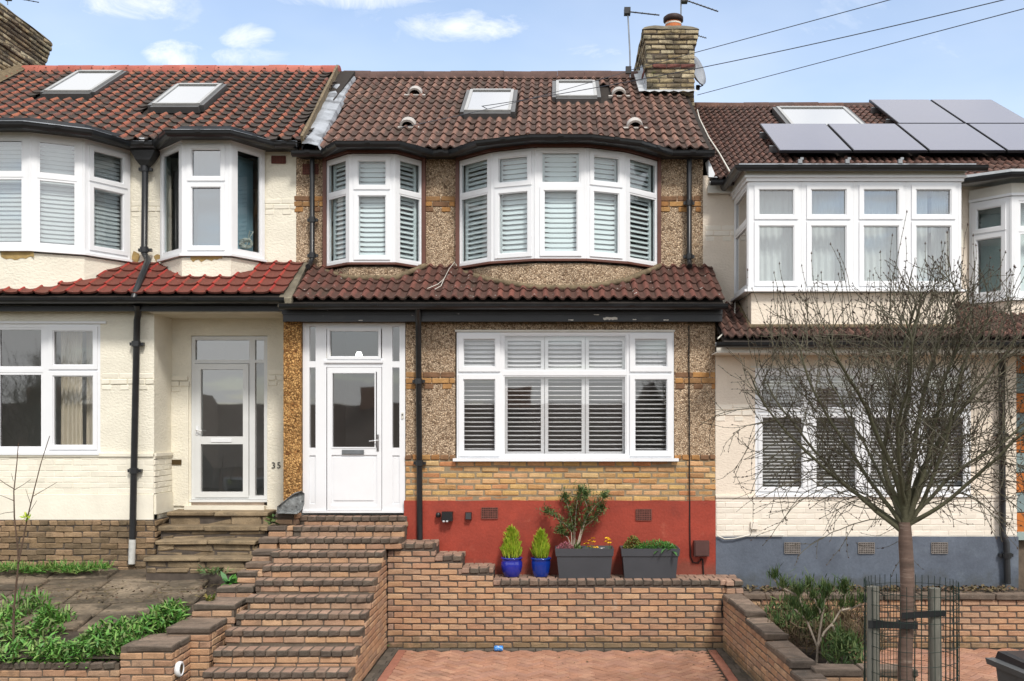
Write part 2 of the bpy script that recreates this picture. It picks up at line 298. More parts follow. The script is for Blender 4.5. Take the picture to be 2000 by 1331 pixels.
mat('leaf_boxwood', [(.08, .12, .02), (.14, .17, .03), (.05, .08, .015), (.20, .16, .04)], .5, var=1, nscale=7, namt=.2)
mat('heather', [(.32, .07, .10), (.22, .05, .07), (.11, .10, .06), (.40, .14, .17)], .8, var=1)
mat('petal_yellow', [(.75, .42, .012), (.68, .34, .01), (.8, .5, .02)], .6, var=1)
mat('petal_white', [(.75, .74, .72)], .6)
mat('room_wall', [(.55, .55, .52)], .9, namt=.05)
mat('room_dark', [(.46, .36, .29)], .9, namt=.2)
mat('room_teal', [(.30, .38, .37)], .9, namt=.08)
mat('backing_grey', [(.20, .20, .175)], .8, nscale=2, namt=.4)  # tone of the added sheet that lifts the room behind the slats
mat('backing_teal', [(.26, .38, .46)], .8, nscale=1.2, namt=.25)  # tone of the added sheet that lightens the small bay's panes
mat('paint_orange', [(.52, .17, .035), (.48, .15, .03)], .7, var=1, nscale=5, namt=.15, bump=.3)
mat('paint_teal', [(.22, .30, .31), (.20, .27, .28)], .7, var=1, nscale=5, namt=.15, bump=.3)
mat('opposite_brick', [(.42, .25, .18)], .9, nscale=5, namt=.3)
mat('opposite_roof', [(.13, .10, .085)], .9, nscale=5, namt=.3)
mat('brass', [(.10, .065, .025)], .5, metal=.4)
glass_mat('glass', .14); glass_mat('glass_bay', .07, (.93, .97, .97)); glass_mat('glass_bright', .24, (.9, .93, .93)); glass_mat('glass_roof', .55, (.9, .92, .95), .10); glass_mat('glass_mirror', .34, (.8, .85, .88)); glass_mat('glass_frost', .14, (.75, .8, .85), .10)
lm = D.materials.new('lamp_glow'); lm.use_nodes = True; lb = lm.node_tree.nodes['Principled BSDF']
lb.inputs['Emission Color'].default_value = (1, .9, .72, 1); lb.inputs['Emission Strength'].default_value = 9; MATS['lamp_glow'] = lm

# ------------------------------------------------------------------ geometry helpers
def wx(px, d): return (px - CX) * d / F
def wz(py, d): return CAMZ - (py - CY) * d / F
def V(px, py, d): return Vector((wx(px, d), d + CAMY, wz(py, d)))
def Yd(d): return d + CAMY
WM = {}
def attach(o, parent):
    COL.objects.link(o)
    w = o.matrix_basis.copy()
    if parent is not None:
        o.parent = parent; o.matrix_parent_inverse = WM[parent.name].inverted()
    WM[o.name] = w
    return o
def tag(o, label=None, cat=None, group=None, kind=None):
    if label: o['label'] = label
    if cat: o['category'] = cat
    if group: o['group'] = group
    if kind: o['kind'] = kind
    return o
def empty(name, loc, label=None, cat=None, group=None, kind=None):
    o = D.objects.new(name, None); o.empty_display_size = .2; o.location = loc
    attach(o, None); return tag(o, label, cat, group, kind)

class MB:
    def __init__(s): s.v = []; s.f = []; s.mi = []; s.sm = []; s.attr = None
    def add(s, vs, fs, mi=0, sm=False):
        k = len(s.v); s.v.extend([tuple(p) for p in vs]); s.f.extend([tuple(i + k for i in f) for f in fs])
        s.mi.extend([mi] * len(fs)); s.sm.extend([sm] * len(fs))
    def box(s, x0, x1, y0, y1, z0, z1, mi=0):
        if x0 > x1: x0, x1 = x1, x0
        if y0 > y1: y0, y1 = y1, y0
        if z0 > z1: z0, z1 = z1, z0
        s.add([(x0, y0, z0), (x1, y0, z0), (x1, y1, z0), (x0, y1, z0), (x0, y0, z1), (x1, y0, z1), (x1, y1, z1), (x0, y1, z1)], BOXF, mi)
    def obox(s, o, a, b, c, mi=0):
        o, a, b, c = Vector(o), Vector(a), Vector(b), Vector(c)   # corner + 3 edge vectors
        if a.cross(b).dot(c) < 0: a, b = b, a
        s.add([o, o + a, o + a + b, o + b, o + c, o + a + c, o + a + b + c, o + b + c], BOXF, mi)
    def prism(s, poly, z0, z1, mi=0, cap=True):
        """vertical prism over an XY polygon"""
        A = sum(p[0] * q[1] - q[0] * p[1] for p, q in zip(poly, poly[1:] + poly[:1]))
        if A < 0: poly = poly[::-1]
        n = len(poly); vs = [(p[0], p[1], z0) for p in poly] + [(p[0], p[1], z1) for p in poly]
        fs = [(i, (i + 1) % n, n + (i + 1) % n, n + i) for i in range(n)]
        if cap: fs += [tuple(range(n))[::-1], tuple(range(n, 2 * n))]
        s.add(vs, fs, mi)
    def tube(s, path, r, n=8, mi=0, caps=True, smooth=True, flat=1.0):
        path = [Vector(p) for p in path]; k = len(path)
        rs = r if isinstance(r, (list, tuple)) else [r] * k
        T = [(path[min(i + 1, k - 1)] - path[max(i - 1, 0)]).normalized() for i in range(k)]
        ref = Vector((0, 0, 1)) if abs(T[0].z) < .9 else Vector((0, 1, 0))
        vs = []; U = (ref - T[0] * ref.dot(T[0])).normalized()
        for i in range(k):
            U = U - T[i] * U.dot(T[i]); U.normalize(); W = T[i].cross(U)
            for j in range(n):
                a = 2 * math.pi * (j + .5) / n
                vs.append(path[i] + (U * math.cos(a) * flat + W * math.sin(a)) * rs[i])
        fs = [(i * n + j, i * n + (j + 1) % n, (i + 1) * n + (j + 1) % n, (i + 1) * n + j) for i in range(k - 1) for j in range(n)]
        s.add(vs, fs, mi, smooth)
        if caps: s.add(vs[:n], [tuple(range(n))[::-1]], mi); s.add(vs[-n:], [tuple(range(n))], mi)
    def lathe(s, c, prof, n=24, mi=0, smooth=True):
        c = Vector(c); k = len(prof)
        vs = [c + Vector((r * math.cos(2 * math.pi * j / n), r * math.sin(2 * math.pi * j / n), z)) for r, z in prof for j in range(n)]
        fs = [(i * n + j, i * n + (j + 1) % n, (i + 1) * n + (j + 1) % n, (i + 1) * n + j) for i in range(k - 1) for j in range(n)]
        s.add(vs, fs, mi, smooth)
    def mesh(s, name, mats):
        me = D.meshes.new(name); me.from_pydata([tuple(v) for v in s.v], [], s.f)
        for m in (mats if isinstance(mats, (list, tuple)) else [mats]): me.materials.append(MATS[m] if isinstance(m, str) else m)
        if any(s.mi): me.polygons.foreach_set('material_index', s.mi)
        if any(s.sm): me.polygons.foreach_set('use_smooth', s.sm)
        if s.attr is not None and len(s.attr) == len(s.v):
            a = me.attributes.new('roll', 'FLOAT', 'POINT'); a.data.foreach_set('value', s.attr)
        me.update(); return me
    def build(s, name, mats, parent=None, label=None, cat=None, group=None, kind=None, base=None):
        if base is not None:
            b = Vector(base); s.v = [(p[0] - b.x, p[1] - b.y, p[2] - b.z) for p in s.v]
        o = D.objects.new(name, s.mesh(name, mats))
        if base is not None: o.location = base
        attach(o, parent); return tag(o, label, cat, group, kind)
BOXF = [(0, 3, 2, 1), (4, 5, 6, 7), (0, 1, 5, 4), (1, 2, 6, 5), (2, 3, 7, 6), (3, 0, 4, 7)]

def chamfer_box(L, Dp, H, c, jit, seed, two=False):
    """44-triangle worn block centred on its own middle; with two=True its top faces take the second material"""
    rg = random.Random(seed); h = (L / 2, Dp / 2, H / 2); m = MB(); idx = {}; vs = []
    for sx in (-1, 1):
        for sy in (-1, 1):
            for sz in (-1, 1):
                off = [rg.uniform(-jit, jit) for _ in range(3)]
                for ax in range(3):
                    p = [sx * (h[0] - (c if ax != 0 else 0)), sy * (h[1] - (c if ax != 1 else 0)), sz * (h[2] - (c if ax != 2 else 0))]
                    idx[(sx, sy, sz, ax)] = len(vs); vs.append([p[i] + off[i] for i in range(3)])
    fs = []; mi = []
    def q(ids, top=False):
        p = [Vector(vs[i]) for i in ids]; nrm = (p[1] - p[0]).cross(p[2] - p[0]); cen = sum(p, Vector()) / len(p)
        if nrm.dot(cen) < 0: ids = ids[::-1]
        fs.append(tuple(ids)); mi.append(1 if (two and top) else 0)
    S = (-1, 1)
    for s in S:
        q([idx[(s, a, b, 0)] for a, b in ((-1, -1), (1, -1), (1, 1), (-1, 1))])
        q([idx[(a, s, b, 1)] for a, b in ((-1, -1), (1, -1), (1, 1), (-1, 1))])
        q([idx[(a, b, s, 2)] for a, b in ((-1, -1), (1, -1), (1, 1), (-1, 1))], s > 0)
    for a in S:
        for b in S:
            q([idx[(a, b, -1, 0)], idx[(a, b, 1, 0)], idx[(a, b, 1, 1)], idx[(a, b, -1, 1)]])
            q([idx[(a, -1, b, 0)], idx[(a, 1, b, 0)], idx[(a, 1, b, 2)], idx[(a, -1, b, 2)]])
            q([idx[(-1, a, b, 1)], idx[(1, a, b, 1)], idx[(1, a, b, 2)], idx[(-1, a, b, 2)]])
            for c3 in S: q([idx[(a, b, c3, 0)], idx[(a, b, c3, 1)], idx[(a, b, c3, 2)]])
    m.add(vs, fs); m.mi = mi
    return m

BRICKS = {}
def brick_key(L, Dp, H, mats, c=.006, jit=.0025, two=False):
    L = max(.03, round(L / .012) * .012); v = random.randrange(3)
    k = (round(L, 3), round(Dp, 3), round(H, 3), mats, c, two, v)
    if k not in BRICKS:
        m = chamfer_box(L, Dp, H, c, jit, hash(k[:3]) + v * 17, two)
        BRICKS[k] = (m, m.mesh('brick', mats))
    return k

class Pieces:
    """alike pieces of one thing: the largest in the picture become objects of their own, the rest one joined part"""
    def __init__(s, parent, name, limit=300, holder=None): s.p = parent; s.name = name; s.limit = limit; s.items = []; s.mats = None
    def add(s, mb, mesh, M, area, parent=None):
        t = M.translation; d = t.y - CAMY
        px = CX + F * t.x / max(d, .1); py = CY - F * (t.z - CAMZ) / max(d, .1)
        vis = -25 < px < 2025 and -25 < py < 1356 and d > .5
        s.items.append((area * (F / max(d, .1)) ** 2 if vis else -1, mb, mesh, M, parent or s.p))
    def flush(s):
        s.items.sort(key=lambda a: -a[0])
        rest = [i for i in s.items[s.limit:]] 
        keep = s.items[:s.limit]
        rest += [i for i in keep if i[0] < 0]; keep = [i for i in keep if i[0] >= 0]
        for a, mb, me, M, par in keep:
            o = D.objects.new(s.name, me); o.matrix_basis = M; attach(o, par)
        if rest:
            J = MB(); J.attr = []; allv = []
            for a, mb, me, M, par in rest:
                A = np.array(mb.v) @ np.array(M.to_3x3()).T + np.array(M.translation)
                k = len(J.v); J.v.extend(map(tuple, A)); J.f.extend([tuple(i + k for i in f) for f in mb.f])
                J.mi.extend(mb.mi); J.sm.extend(mb.sm)
                if mb.attr: J.attr.extend(mb.attr)
            if not J.attr: J.attr = None
            o = J.build(s.name, list(rest[0][2].materials), rest[0][4], kind='stuff')
        s.items = []

def frame3(u, n, up, t):
    """matrix with local x=u, local -y=n (outward), z=up"""
    u, n, up = Vector(u), Vector(n), Vector(up)
    M = Matrix((( u.x, -n.x, up.x, t[0]), (u.y, -n.y, up.y, t[1]), (u.z, -n.z, up.z, t[2]), (0, 0, 0, 1)))
    return M
def course(P, o, u, n, a0, a1, z, H, L, Dp, mats, off=0., joint=.010, parent=None, proud=0., c=.006, jit=.0025, wob=.0015, two=False, minlen=.035):
    """one course of bricks from a0 to a1 along u (unit) from point o; face lies on the plane through o with outward normal n"""
    u, n, o = Vector(u), Vector(n), Vector(o); up = Vector((0, 0, 1))
    a = a0 - off
    while a < a1:
        b0, b1 = max(a, a0), min(a + L, a1)
        if b1 - b0 > minlen:
            k = brick_key(b1 - b0, Dp, H, mats, c, jit, two)
            t = o + u * ((b0 + b1) / 2 + random.uniform(-wob, wob)) + up * (z + H / 2 + random.uniform(-wob, wob)) + n * (proud - Dp / 2 + random.uniform(-wob, wob) * 1.5)
            M = frame3(u, n, up, t)
            if abs((b1 - b0) - k[0]) > .003: M = M @ Matrix.Diagonal(((b1 - b0) / k[0], 1, 1, 1))
            P.add(BRICKS[k][0], BRICKS[k][1], M, (b1 - b0) * H, parent)
        a += L + joint

def wall_holes(mb, X0, X1, Z0, Z1, Y, holes, depth=.25, mi=0):
    """front face at Y with rectangular holes and their reveals"""
    xs = sorted({X0, X1, *[h[0] for h in holes], *[h[1] for h in holes]}); zs = sorted({Z0, Z1, *[h[2] for h in holes], *[h[3] for h in holes]})
    xs = [x for x in xs if X0 <= x <= X1]; zs = [z for z in zs if Z0 <= z <= Z1]
    for i in range(len(xs) - 1):
        for j in range(len(zs) - 1):
            cx, cz = (xs[i] + xs[i + 1]) / 2, (zs[j] + zs[j + 1]) / 2
            if any(h[0] < cx < h[1] and h[2] < cz < h[3] for h in holes): continue
            mb.add([(xs[i], Y, zs[j]), (xs[i + 1], Y, zs[j]), (xs[i + 1], Y, zs[j + 1]), (xs[i], Y, zs[j + 1])], [(0, 1, 2, 3)], mi)
    for (a, b, c, d) in holes:
        a, b, c, d = max(a, X0), min(b, X1), max(c, Z0), min(d, Z1)
        y2 = Y + depth
        mb.add([(a, Y, c), (a, y2, c), (a, y2, d), (a, Y, d)], [(0, 1, 2, 3)], mi); mb.add([(b, Y, c), (b, Y, d), (b, y2, d), (b, y2, c)], [(0, 1, 2, 3)], mi)
        mb.add([(a, Y, d), (a, y2, d), (b, y2, d), (b, Y, d)], [(0, 1, 2, 3)], mi); mb.add([(a, Y, c), (b, Y, c), (b, y2, c), (a, y2, c)], [(0, 1, 2, 3)], mi)

class Facet:
    """one flat light of a window: u from p0 to p1, v = height, n = outward"""
    def __init__(s, p0, p1):
        s.p0 = Vector((p0[0], p0[1], 0)); e = Vector((p1[0], p1[1], 0)) - s.p0; s.L = e.length; s.u = e.normalized()
        s.n = Vector((s.u.y, -s.u.x, 0))
    def box(s, mb, u0, u1, v0, v1, n0, n1, mi=0):
        mb.obox(s.p0 + s.u * u0 + s.n * n0 + Vector((0, 0, v0)), s.u * (u1 - u0), s.n * (n1 - n0), Vector((0, 0, v1 - v0)), mi)
    def ring(s, mb, u0, u1, v0, v1, w, n0, n1, wb=None, mi=0):
        wb = wb or w
        s.box(mb, u0, u0 + w, v0, v1, n0, n1, mi); s.box(mb, u1 - w, u1, v0, v1, n0, n1, mi)
        s.box(mb, u0 + w, u1 - w, v1 - w, v1, n0, n1, mi); s.box(mb, u0 + w, u1 - w, v0, v0 + wb, n0, n1, mi)
    def pt(s, u, v, n): return s.p0 + s.u * u + s.n * n + Vector((0, 0, v))

UNIT = {}
def unit_slat(m):
    if m not in UNIT:
        b = chamfer_box(1, 1, 1, .18, 0, 1); UNIT[m] = (b, b.mesh('louvre', m))
    return UNIT[m]
def slat_row(P, fc, u0, u1, v0, v1, nn, pitch, chord, ang, m='louvre_white', parent=None, thick=.009):
    """horizontal slats between v0 and v1; ang = tilt from horizontal, outer edge down"""
    k = max(1, int(round((v1 - v0) / pitch))); b, me = unit_slat(m)
    for i in range(k):
        v = v0 + (i + .5) * (v1 - v0) / k
        a = R(ang + random.uniform(-1.5, 1.5))
        ax = fc.n * math.cos(a) - Vector((0, 0, 1)) * math.sin(a)       # chord direction, outward and down
        up = fc.u.cross(ax); t = fc.pt((u0 + u1) / 2, v, nn)
        M = Matrix(((fc.u.x, ax.x, up.x, t.x), (fc.u.y, ax.y, up.y, t.y), (fc.u.z, ax.z, up.z, t.z), (0, 0, 0, 1))) @ Matrix.Diagonal((u1 - u0, chord, thick, 1))
        P.add(b, me, M, (u1 - u0) * max(thick, chord * math.sin(a)), parent)

def pane(fc, win, u0, u1, v0, v1, n=0., m='glass', name='pane'):
    mb = MB(); fc.box(mb, u0, u1, v0, v1, n - .003, n + .003); return mb.build(name, m, win)

def window_run(house, pts, z0, z1, ztr, P=None, mf='white_upvc', mg='glass_bay', sash=(), louv=None, fw=.045, sill=True, label=None, slat_m='louvre_white', posts=True, fixed_w=.022, slat_n=-.075, notrans=()):
    """a window of one or more facets with a transom at ztr. louv: dict(pitch, chord, ang_top, ang_bot, frame)"""
    frame = MB(); win = None; nf = len(pts) - 1; fcs = [Facet(pts[i], pts[i + 1]) for i in range(nf)]
    for i, fc in enumerate(fcs):
        a, b = (.016 if posts and i > 0 else 0), (fc.L - .016 if posts and i < nf - 1 else fc.L)
        fc.ring(frame, a, b, z0, z1, fw, -.035, .03)
        if i not in notrans: fc.box(frame, a + fw, b - fw, ztr - .024, ztr + .024, -.033, .028)
    if posts:
        for i in range(1, nf):
            p = Vector((*pts[i], 0)); frame.tube([p + Vector((0, .0, z0 + .004)), p + Vector((0, .0, z1 - .004))], .034, 8, smooth=False)
    win = frame.build('window', mf, house, label)
    for i, fc in enumerate(fcs):
        a, b = (.016 if posts and i > 0 else 0) + fw, (fc.L - .016 if posts and i < nf - 1 else fc.L) - fw
        for (v0, v1, row) in (((z0 + fw, z1 - fw, 0),) if i in notrans else ((z0 + fw, ztr - .024, 0), (ztr + .024, z1 - fw, 1))):
            w = .052 if (i, row) in sash or i in sash else fixed_w
            mb = MB(); n1 = .046 if w > .03 else .022
            fc.ring(mb, a - (.012 if w > .03 else 0), b + (.012 if w > .03 else 0), v0 - (.010 if w > .03 else 0), v1 + (.010 if w > .03 else 0), w, .004, n1)
            fc.ring(mb, a + w - .012, b - w + .012, v0 + w - .010, v1 - w + .010, .012, .002, n1 - .012)
            mb.build('sash', mf, win)
            pane(fc, win, a + w - .014, b - w + .014, v0 + w - .014, v1 - w + .014, 0, mg if isinstance(mg, str) else mg[i])
            if louv:
                if louv.get('frame'):
                    sf = MB(); fc.ring(sf, a + .006, b - .006, v0 + .004, v1 - .004, louv['frame'], slat_n - .014, slat_n + .014)
                    sf.build('shutter_frame', slat_m, win)
                e = louv.get('frame', 0) + .007
                slat_row(P, fc, a + e, b - e, v0 + e, v1 - e, slat_n, louv['pitch'], louv['chord'], louv['ang'][i][row] if isinstance(louv['ang'], list) else louv['ang'], slat_m, win)
    if sill:
        sm = MB(); poly = []
        fr = offset_path(pts, .075); bk = offset_path(pts, -.02)
        sm.prism([tuple(p) for p in fr] + [tuple(p) for p in bk[::-1]], z0 - .032, z0 - .003); sm.build('sill', sill if isinstance(sill, str) else mf, win)
    return win

def offset_path(pts, dist):
    """offset an XY polyline outward (towards the street)"""
    res = []
    for i, p in enumerate(pts):
        ns = []
        for a, b in ((i - 1, i), (i, i + 1)):
            if a >= 0 and b < len(pts):
                e = Vector((pts[b][0] - pts[a][0], pts[b][1] - pts[a][1])).normalized(); ns.append(Vector((e.y, -e.x)))
        n = sum(ns, Vector((0, 0))).normalized(); k = dist / max(.5, n.dot(ns[0]))
        res.append((p[0] + n.x * k, p[1] + n.y * k))
    return res

# ---- roof tiles
TILE = {}
def tile_mesh(kind, w, l, m):
    key = (kind, round(w, 3), round(l, 3), m, random.randrange(3))
    if key in TILE: return TILE[key]
    rg = random.Random(str(key)); mb = MB()
    if kind == 'wave':        # two rolls side by side
        prof = []
        for i in range(13):
            t = i / 12; ph = (t * 2) % 1.0
            prof.append((t, .040 * (max(0, math.sin(math.pi * min(1, ph / .62))) ** 1.2 if ph < .62 else 0) - .004 * math.sin(math.pi * max(0, (ph - .62) / .38))))
        prof[-1] = (1.0, prof[0][1])
    else:                     # flat or dished pan with one roll at its left side
        A = .044 if kind == 'pan' else .024
        if kind == 'pan': prof = [(0, .006), (.07, A * .7), (.15, A), (.23, A * .75), (.31, .008), (.45, -.004), (.62, -.008), (.8, -.004), (1.0, .004)]
        else: prof = [(0, .004), (.05, A * .8), (.10, A), (.16, A * .75), (.21, .002), (.4, -.005), (.6, -.008), (.8, -.005), (1.0, .003)]
    k = len(prof); th = .024; lift = .034
    mx = max(p[1] for p in prof)
    j = [rg.uniform(-.004, .004) for _ in range(4)]
    top = []; at = []
    for (t, z) in prof:
        top.append(((t - .5) * w * 1.01, j[0] + (j[1] - j[0]) * t, z + lift + j[2])); at.append(max(0, z / mx))
    for (t, z) in prof:
        top.append(((t - .5) * w * 1.01, l, z + .008)); at.append(max(0, z / mx))
    fr = [(x, y, z) for x, y, z in top[:k]]; bo = [(x, y + .002, z - th) for x, y, z in top[:k]]
    mb.add(top, [(i, i + 1, k + i + 1, k + i) for i in range(k - 1)], 0, True)
    mb.add(fr + bo, [(i, k + i, k + i + 1, i + 1) for i in range(k - 1)], 0, False)
    mb.attr = at + at[:k] + [0] * k
    TILE[key] = (mb, mb.mesh('tile', m)); return TILE[key]

class Roof:
    """a roof slope facing the street: eave line (d0, z0) and pitch t; z relative to the eye like the photo measurements"""
    def __init__(s, d0, zr0, t): s.d0, s.zr0, s.t = d0, zr0, t; s.c = 1 / math.hypot(1, t); s.s = t * s.c
    def d(s, py): return (s.zr0 - s.t * s.d0) / ((CY - py) / F - s.t)
    def pt(s, x, d, n=0.): return Vector((x, d + CAMY - n * s.s, CAMZ + s.zr0 + s.t * (d - s.d0) + n * s.c))
    def at(s, px, py, n=0.): d = s.d(py); return s.pt(wx(px, d), d, n)
    def M(s, x, d, n=0.): 
        p = s.pt(x, d, n); return Matrix(((1, 0, 0, p.x), (0, s.c, -s.s, p.y), (0, s.s, s.c, p.z), (0, 0, 0, 1)))
def lay_tiles(P, rf, x0, x1, d1, w, gauge, kind, m, skip=None, xl=None, xr=None, parent=None, stagger=False, d_start=None, cols=None):
    """rows of tiles from the eave up to depth d1; skip(x, d) drops tiles; xl / xr (functions of depth) bound the verges"""
    dd = gauge * rf.c; d = (rf.d0 if d_start is None else d_start); row = 0
    while d < d1 - dd * .35:
        x = x0 + (w / 2 if stagger and row % 2 else 0) + w / 2
        L = min(gauge * 1.16, (d1 - d) / rf.c)
        while x < x1 + w * .3:
            dm = d + dd * .5
            if not (skip and skip(x, dm)) and (xl is None or x > xl(dm) - w * .2) and (xr is None or x < xr(dm) + w * .2):
                mb, me = tile_mesh(kind, w, L, m)
                M = rf.M(x + random.uniform(-.004, .004), d + random.gauss(0, .006) - (.03 if random.random() < .012 else 0), .0) @ Matrix.Rotation(random.gauss(0, .012), 4, 'Z') @ Matrix.Rotation(random.gauss(0, .02), 4, 'Y')
                P.add(mb, me, M, w * gauge * .5, parent)
            x += w
        d += dd; row += 1

def roof_window(house, rf, pxl, pxr, pyb, pyt, label=None, mg='glass_roof', n=.10):
    d0, d1 = rf.d(pyb), rf.d(pyt); xl, xr = wx(pxl, d0), wx(pxr, d0)
    U, Vv, Nn = Vector((1, 0, 0)), Vector((0, rf.c, rf.s)), Vector((0, -rf.s, rf.c))
    L = (d1 - d0) / rf.c; o = rf.pt(xl, d0); W = xr - xl
    mb = MB()
    def bx(b, u0, u1, v0, v1, n0, n1): b.obox(o + U * u0 + Vv * v0 + Nn * n0, U * (u1 - u0), Vv * (v1 - v0), Nn * (n1 - n0))
    bx(mb, -.06, 0, -.03, L + .05, 0, n); bx(mb, W, W + .06, -.03, L + .05, 0, n); bx(mb, 0, W, -.10, 0, 0, n * .92); bx(mb, 0, W, L, L + .08, 0, n + .01)
    w = mb.build('roof_window', 'velux_grey', house, label)
    s = MB(); bx(s, 0, .045, 0, L, n * .3, n + .022); bx(s, W - .045, W, 0, L, n * .3, n + .022); bx(s, .045, W - .045, L - .06, L, n * .3, n + .03); bx(s, .045, W - .045, 0, .05, n * .3, n + .018)
    s.build('sash', 'velux_alu', w)
    p = MB(); bx(p, .045, W - .045, .05, L - .06, n + .004, n + .010); p.build('pane', mg, w)
    k = MB(); bx(k, .0, W, .0, L, .0, n * .25); k.build('blind_backing', 'net_curtain', w)
    return (xl - .12, xr + .12, d0 - .14, d1 + .10)

def downpipe(house, pts, r=.036, m='pipe_black', brackets=(), shoe=None, white=None):
    mb = MB(); mb.tube(pts, r, 12); o = mb.build('downpipe', m, house)
    for p in brackets:
        b = MB(); p = Vector(p); b.tube([p - Vector((0, 0, .035)), p + Vector((0, 0, .035))], r * 1.32, 12)
        b.box(p.x - r * 2.1, p.x + r * 2.1, p.y + .01, p.y + r + .02, p.z - .02, p.z + .02); b.build('bracket', m, o)
    return o

def gutter(house, path, r=.06, joints=True, m='gutter_black'):
    """half-round gutter: a trough swept along a level path"""
    mb = MB(); n = 9; path = [Vector(p) for p in path]; k = len(path); vs = []
    prof = [(-r * math.cos(math.pi * j / (n - 1)), -r * math.sin(math.pi * j / (n - 1)) * 1.05) for j in range(n)]
    prof = [(-r * 1.08, .012)] + prof + [(r * 1.08, .012)]
    prof2 = [(a * .86, b * .86 + .004) for a, b in prof[::-1]]; prof = prof + prof2; n = len(prof)
    offs = []
    for i in range(k):
        ns = []
        for a, b in ((i - 1, i), (i, i + 1)):
            if a >= 0 and b < k:
                e = (path[b] - path[a]); e.z = 0; e.normalize(); ns.append(Vector((e.y, -e.x, 0)))
        nn = sum(ns, Vector()).normalized(); offs.append(nn / max(.5, nn.dot(ns[0])))
    for i in range(k):
        for (a, b) in prof: vs.append(path[i] + offs[i] * -a + Vector((0, 0, b)))
    fs = [(i * n + j, i * n + (j + 1) % n, (i + 1) * n + (j + 1) % n, (i + 1) * n + j) for i in range(k - 1) for j in range(n)]
    fs += [tuple(range(n)), tuple(range((k - 1) * n, k * n))[::-1]]
    mb.add(vs, fs); o = mb.build('gutter', m, house)
    if joints:
        for i in range(k - 1):
            e = path[i + 1] - path[i]; L = e.length; cnt = max(1, int(L / .8))
            for q in range(cnt):
                c = path[i] + e * ((q + .5) / cnt); t = e.normalized(); side = Vector((t.y, -t.x, 0))
                vs = []
                for s in (-.035, .035):
                    for j in range(9): 
                        a = math.pi * j / 8; vs.append(c + t * s + side * (r * 1.14 * math.cos(a)) + Vector((0, 0, -r * 1.2 * math.sin(a) + .014)))
                jb = MB(); jb.add(vs, [(j, j + 1, 10 + j, 9 + j) for j in range(8)] + [tuple(range(9)), tuple(range(9, 18))[::-1]]); jb.build('gutter_joint', m, o)
    return o

def half_tube(mb, p0, p1, r, n=8, mi=0, sx=1.0):
    """upward half-round ridge tile"""
    p0, p1 = Vector(p0), Vector(p1); vs = []
    for p in (p0, p1):
        for j in range(n + 1):
            a = math.pi * j / n; vs.append(p + Vector((0, -r * math.cos(a) * sx, r * math.sin(a))))
    mb.add(vs, [(j, j + 1, n + 2 + j, n + 1 + j) for j in range(n)], mi, True); mb.add(vs[:n + 1], [tuple(range(n + 1))[::-1]], mi); mb.add(vs[n + 1:], [tuple(range(n + 1))], mi)
def ridge(house, x0, x1, y, z, r, L, m, parent=None):
    P = Pieces(parent or house, 'ridge_tile'); k = max(1, int(round((x1 - x0) / L))); l = (x1 - x0) / k
    mb = MB(); half_tube(mb, (-l * .495, 0, 0), (l * .5, 0, 0), r); me = mb.mesh('ridge_tile', m)
    for i in range(k):
        M = Matrix.Translation((x0 + (i + .5) * l, y, z + random.uniform(-.006, .006))) @ Matrix.Rotation(random.uniform(-.012, .012), 4, 'Y')
        P.add(mb, me, M, l * r)
    P.flush()

def dado(P, u0, u1, zt, Y, m, parent=None, proud=.012):
    """string course: two stretcher courses over a row of spaced dentil bricks"""
    o = Vector((0, Y, 0)); H = .065
    course(P, o, (1, 0, 0), (0, -1, 0), u0, u1, zt - .07, H, .215, .08, m, .0, parent=parent, proud=proud)
    course(P, o, (1, 0, 0), (0, -1, 0), u0, u1, zt - .145, H, .215, .08, m, .11, parent=parent, proud=proud + .004)
    course(P, o, (1, 0, 0), (0, -1, 0), u0, u1, zt - .22, H, .12, .08, m, .0, joint=.115, parent=parent, proud=proud)

def air_brick(house, px0, px1, py0, py1, Y, m='airbrick_dark'):
    d = Y - CAMY; x0, x1, z0, z1 = wx(px0, d), wx(px1, d), wz(py1, d), wz(py0, d); mb = MB()
    mb.box(x0, x1, Y - .006, Y + .03, z0, z1); b = mb.build('air_brick', 'vent_dark', house)
    g = MB(); nx, nz = 9, 6
    for i in range(nx + 1): x = x0 + (x1 - x0) * i / nx; g.box(x - .005, x + .005, Y - .016, Y - .007, z0, z1)
    for i in range(nz + 1): z = z0 + (z1 - z0) * i / nz; g.box(x0, x1, Y - .0185, Y - .0165, z - .005, z + .005)
    g.build('grille', m, b); return b

def cable(name, pts, r, m, parent=None, label=None, cat=None, n=5):
    mb = MB(); mb.tube(pts, r, n); return mb.build(name, m, parent, label, cat)
# ================================================================== SETTING
DG, DU = 12.85, 13.55            # distance of the ground-floor fronts and of the upper walls
ZE = CAMZ                        # eye height; "zr" below is height relative to it
def ground():
    mb = MB(); xs = [-60, -20, -10, 10, 20, 60]
    prof = [(-400, -6), (-60, -4.2), (-30, -3.6), (-22, -2.6), (-14, -.6), (-9.5, -.12), (-2.5, -.12), (30, -.12), (400, -.12)]
    vs = [(x * 8, y, z) for y, z in prof for x in xs]; n = len(xs)
    fs = [(i * n + j, i * n + j + 1, (i + 1) * n + j + 1, (i + 1) * n + j) for i in range(len(prof) - 1) for j in range(n - 1)]
    mb.add(vs, fs); mb.build('ground', 'ground_far', kind='structure')
    r = MB(); vs = [(x, y, z + .02) for y, z in ((-23, -2.75), (-16, -1.1)) for x in (-80, 80)]
    r.add(vs, [(0, 1, 3, 2)]); r.build('road', 'asphalt', kind='structure')
    p = MB(); p.box(-40, 40, -9.4, -3.55, -.115, -.065); p.build('pavement', 'stone_slab', kind='structure')
ground()

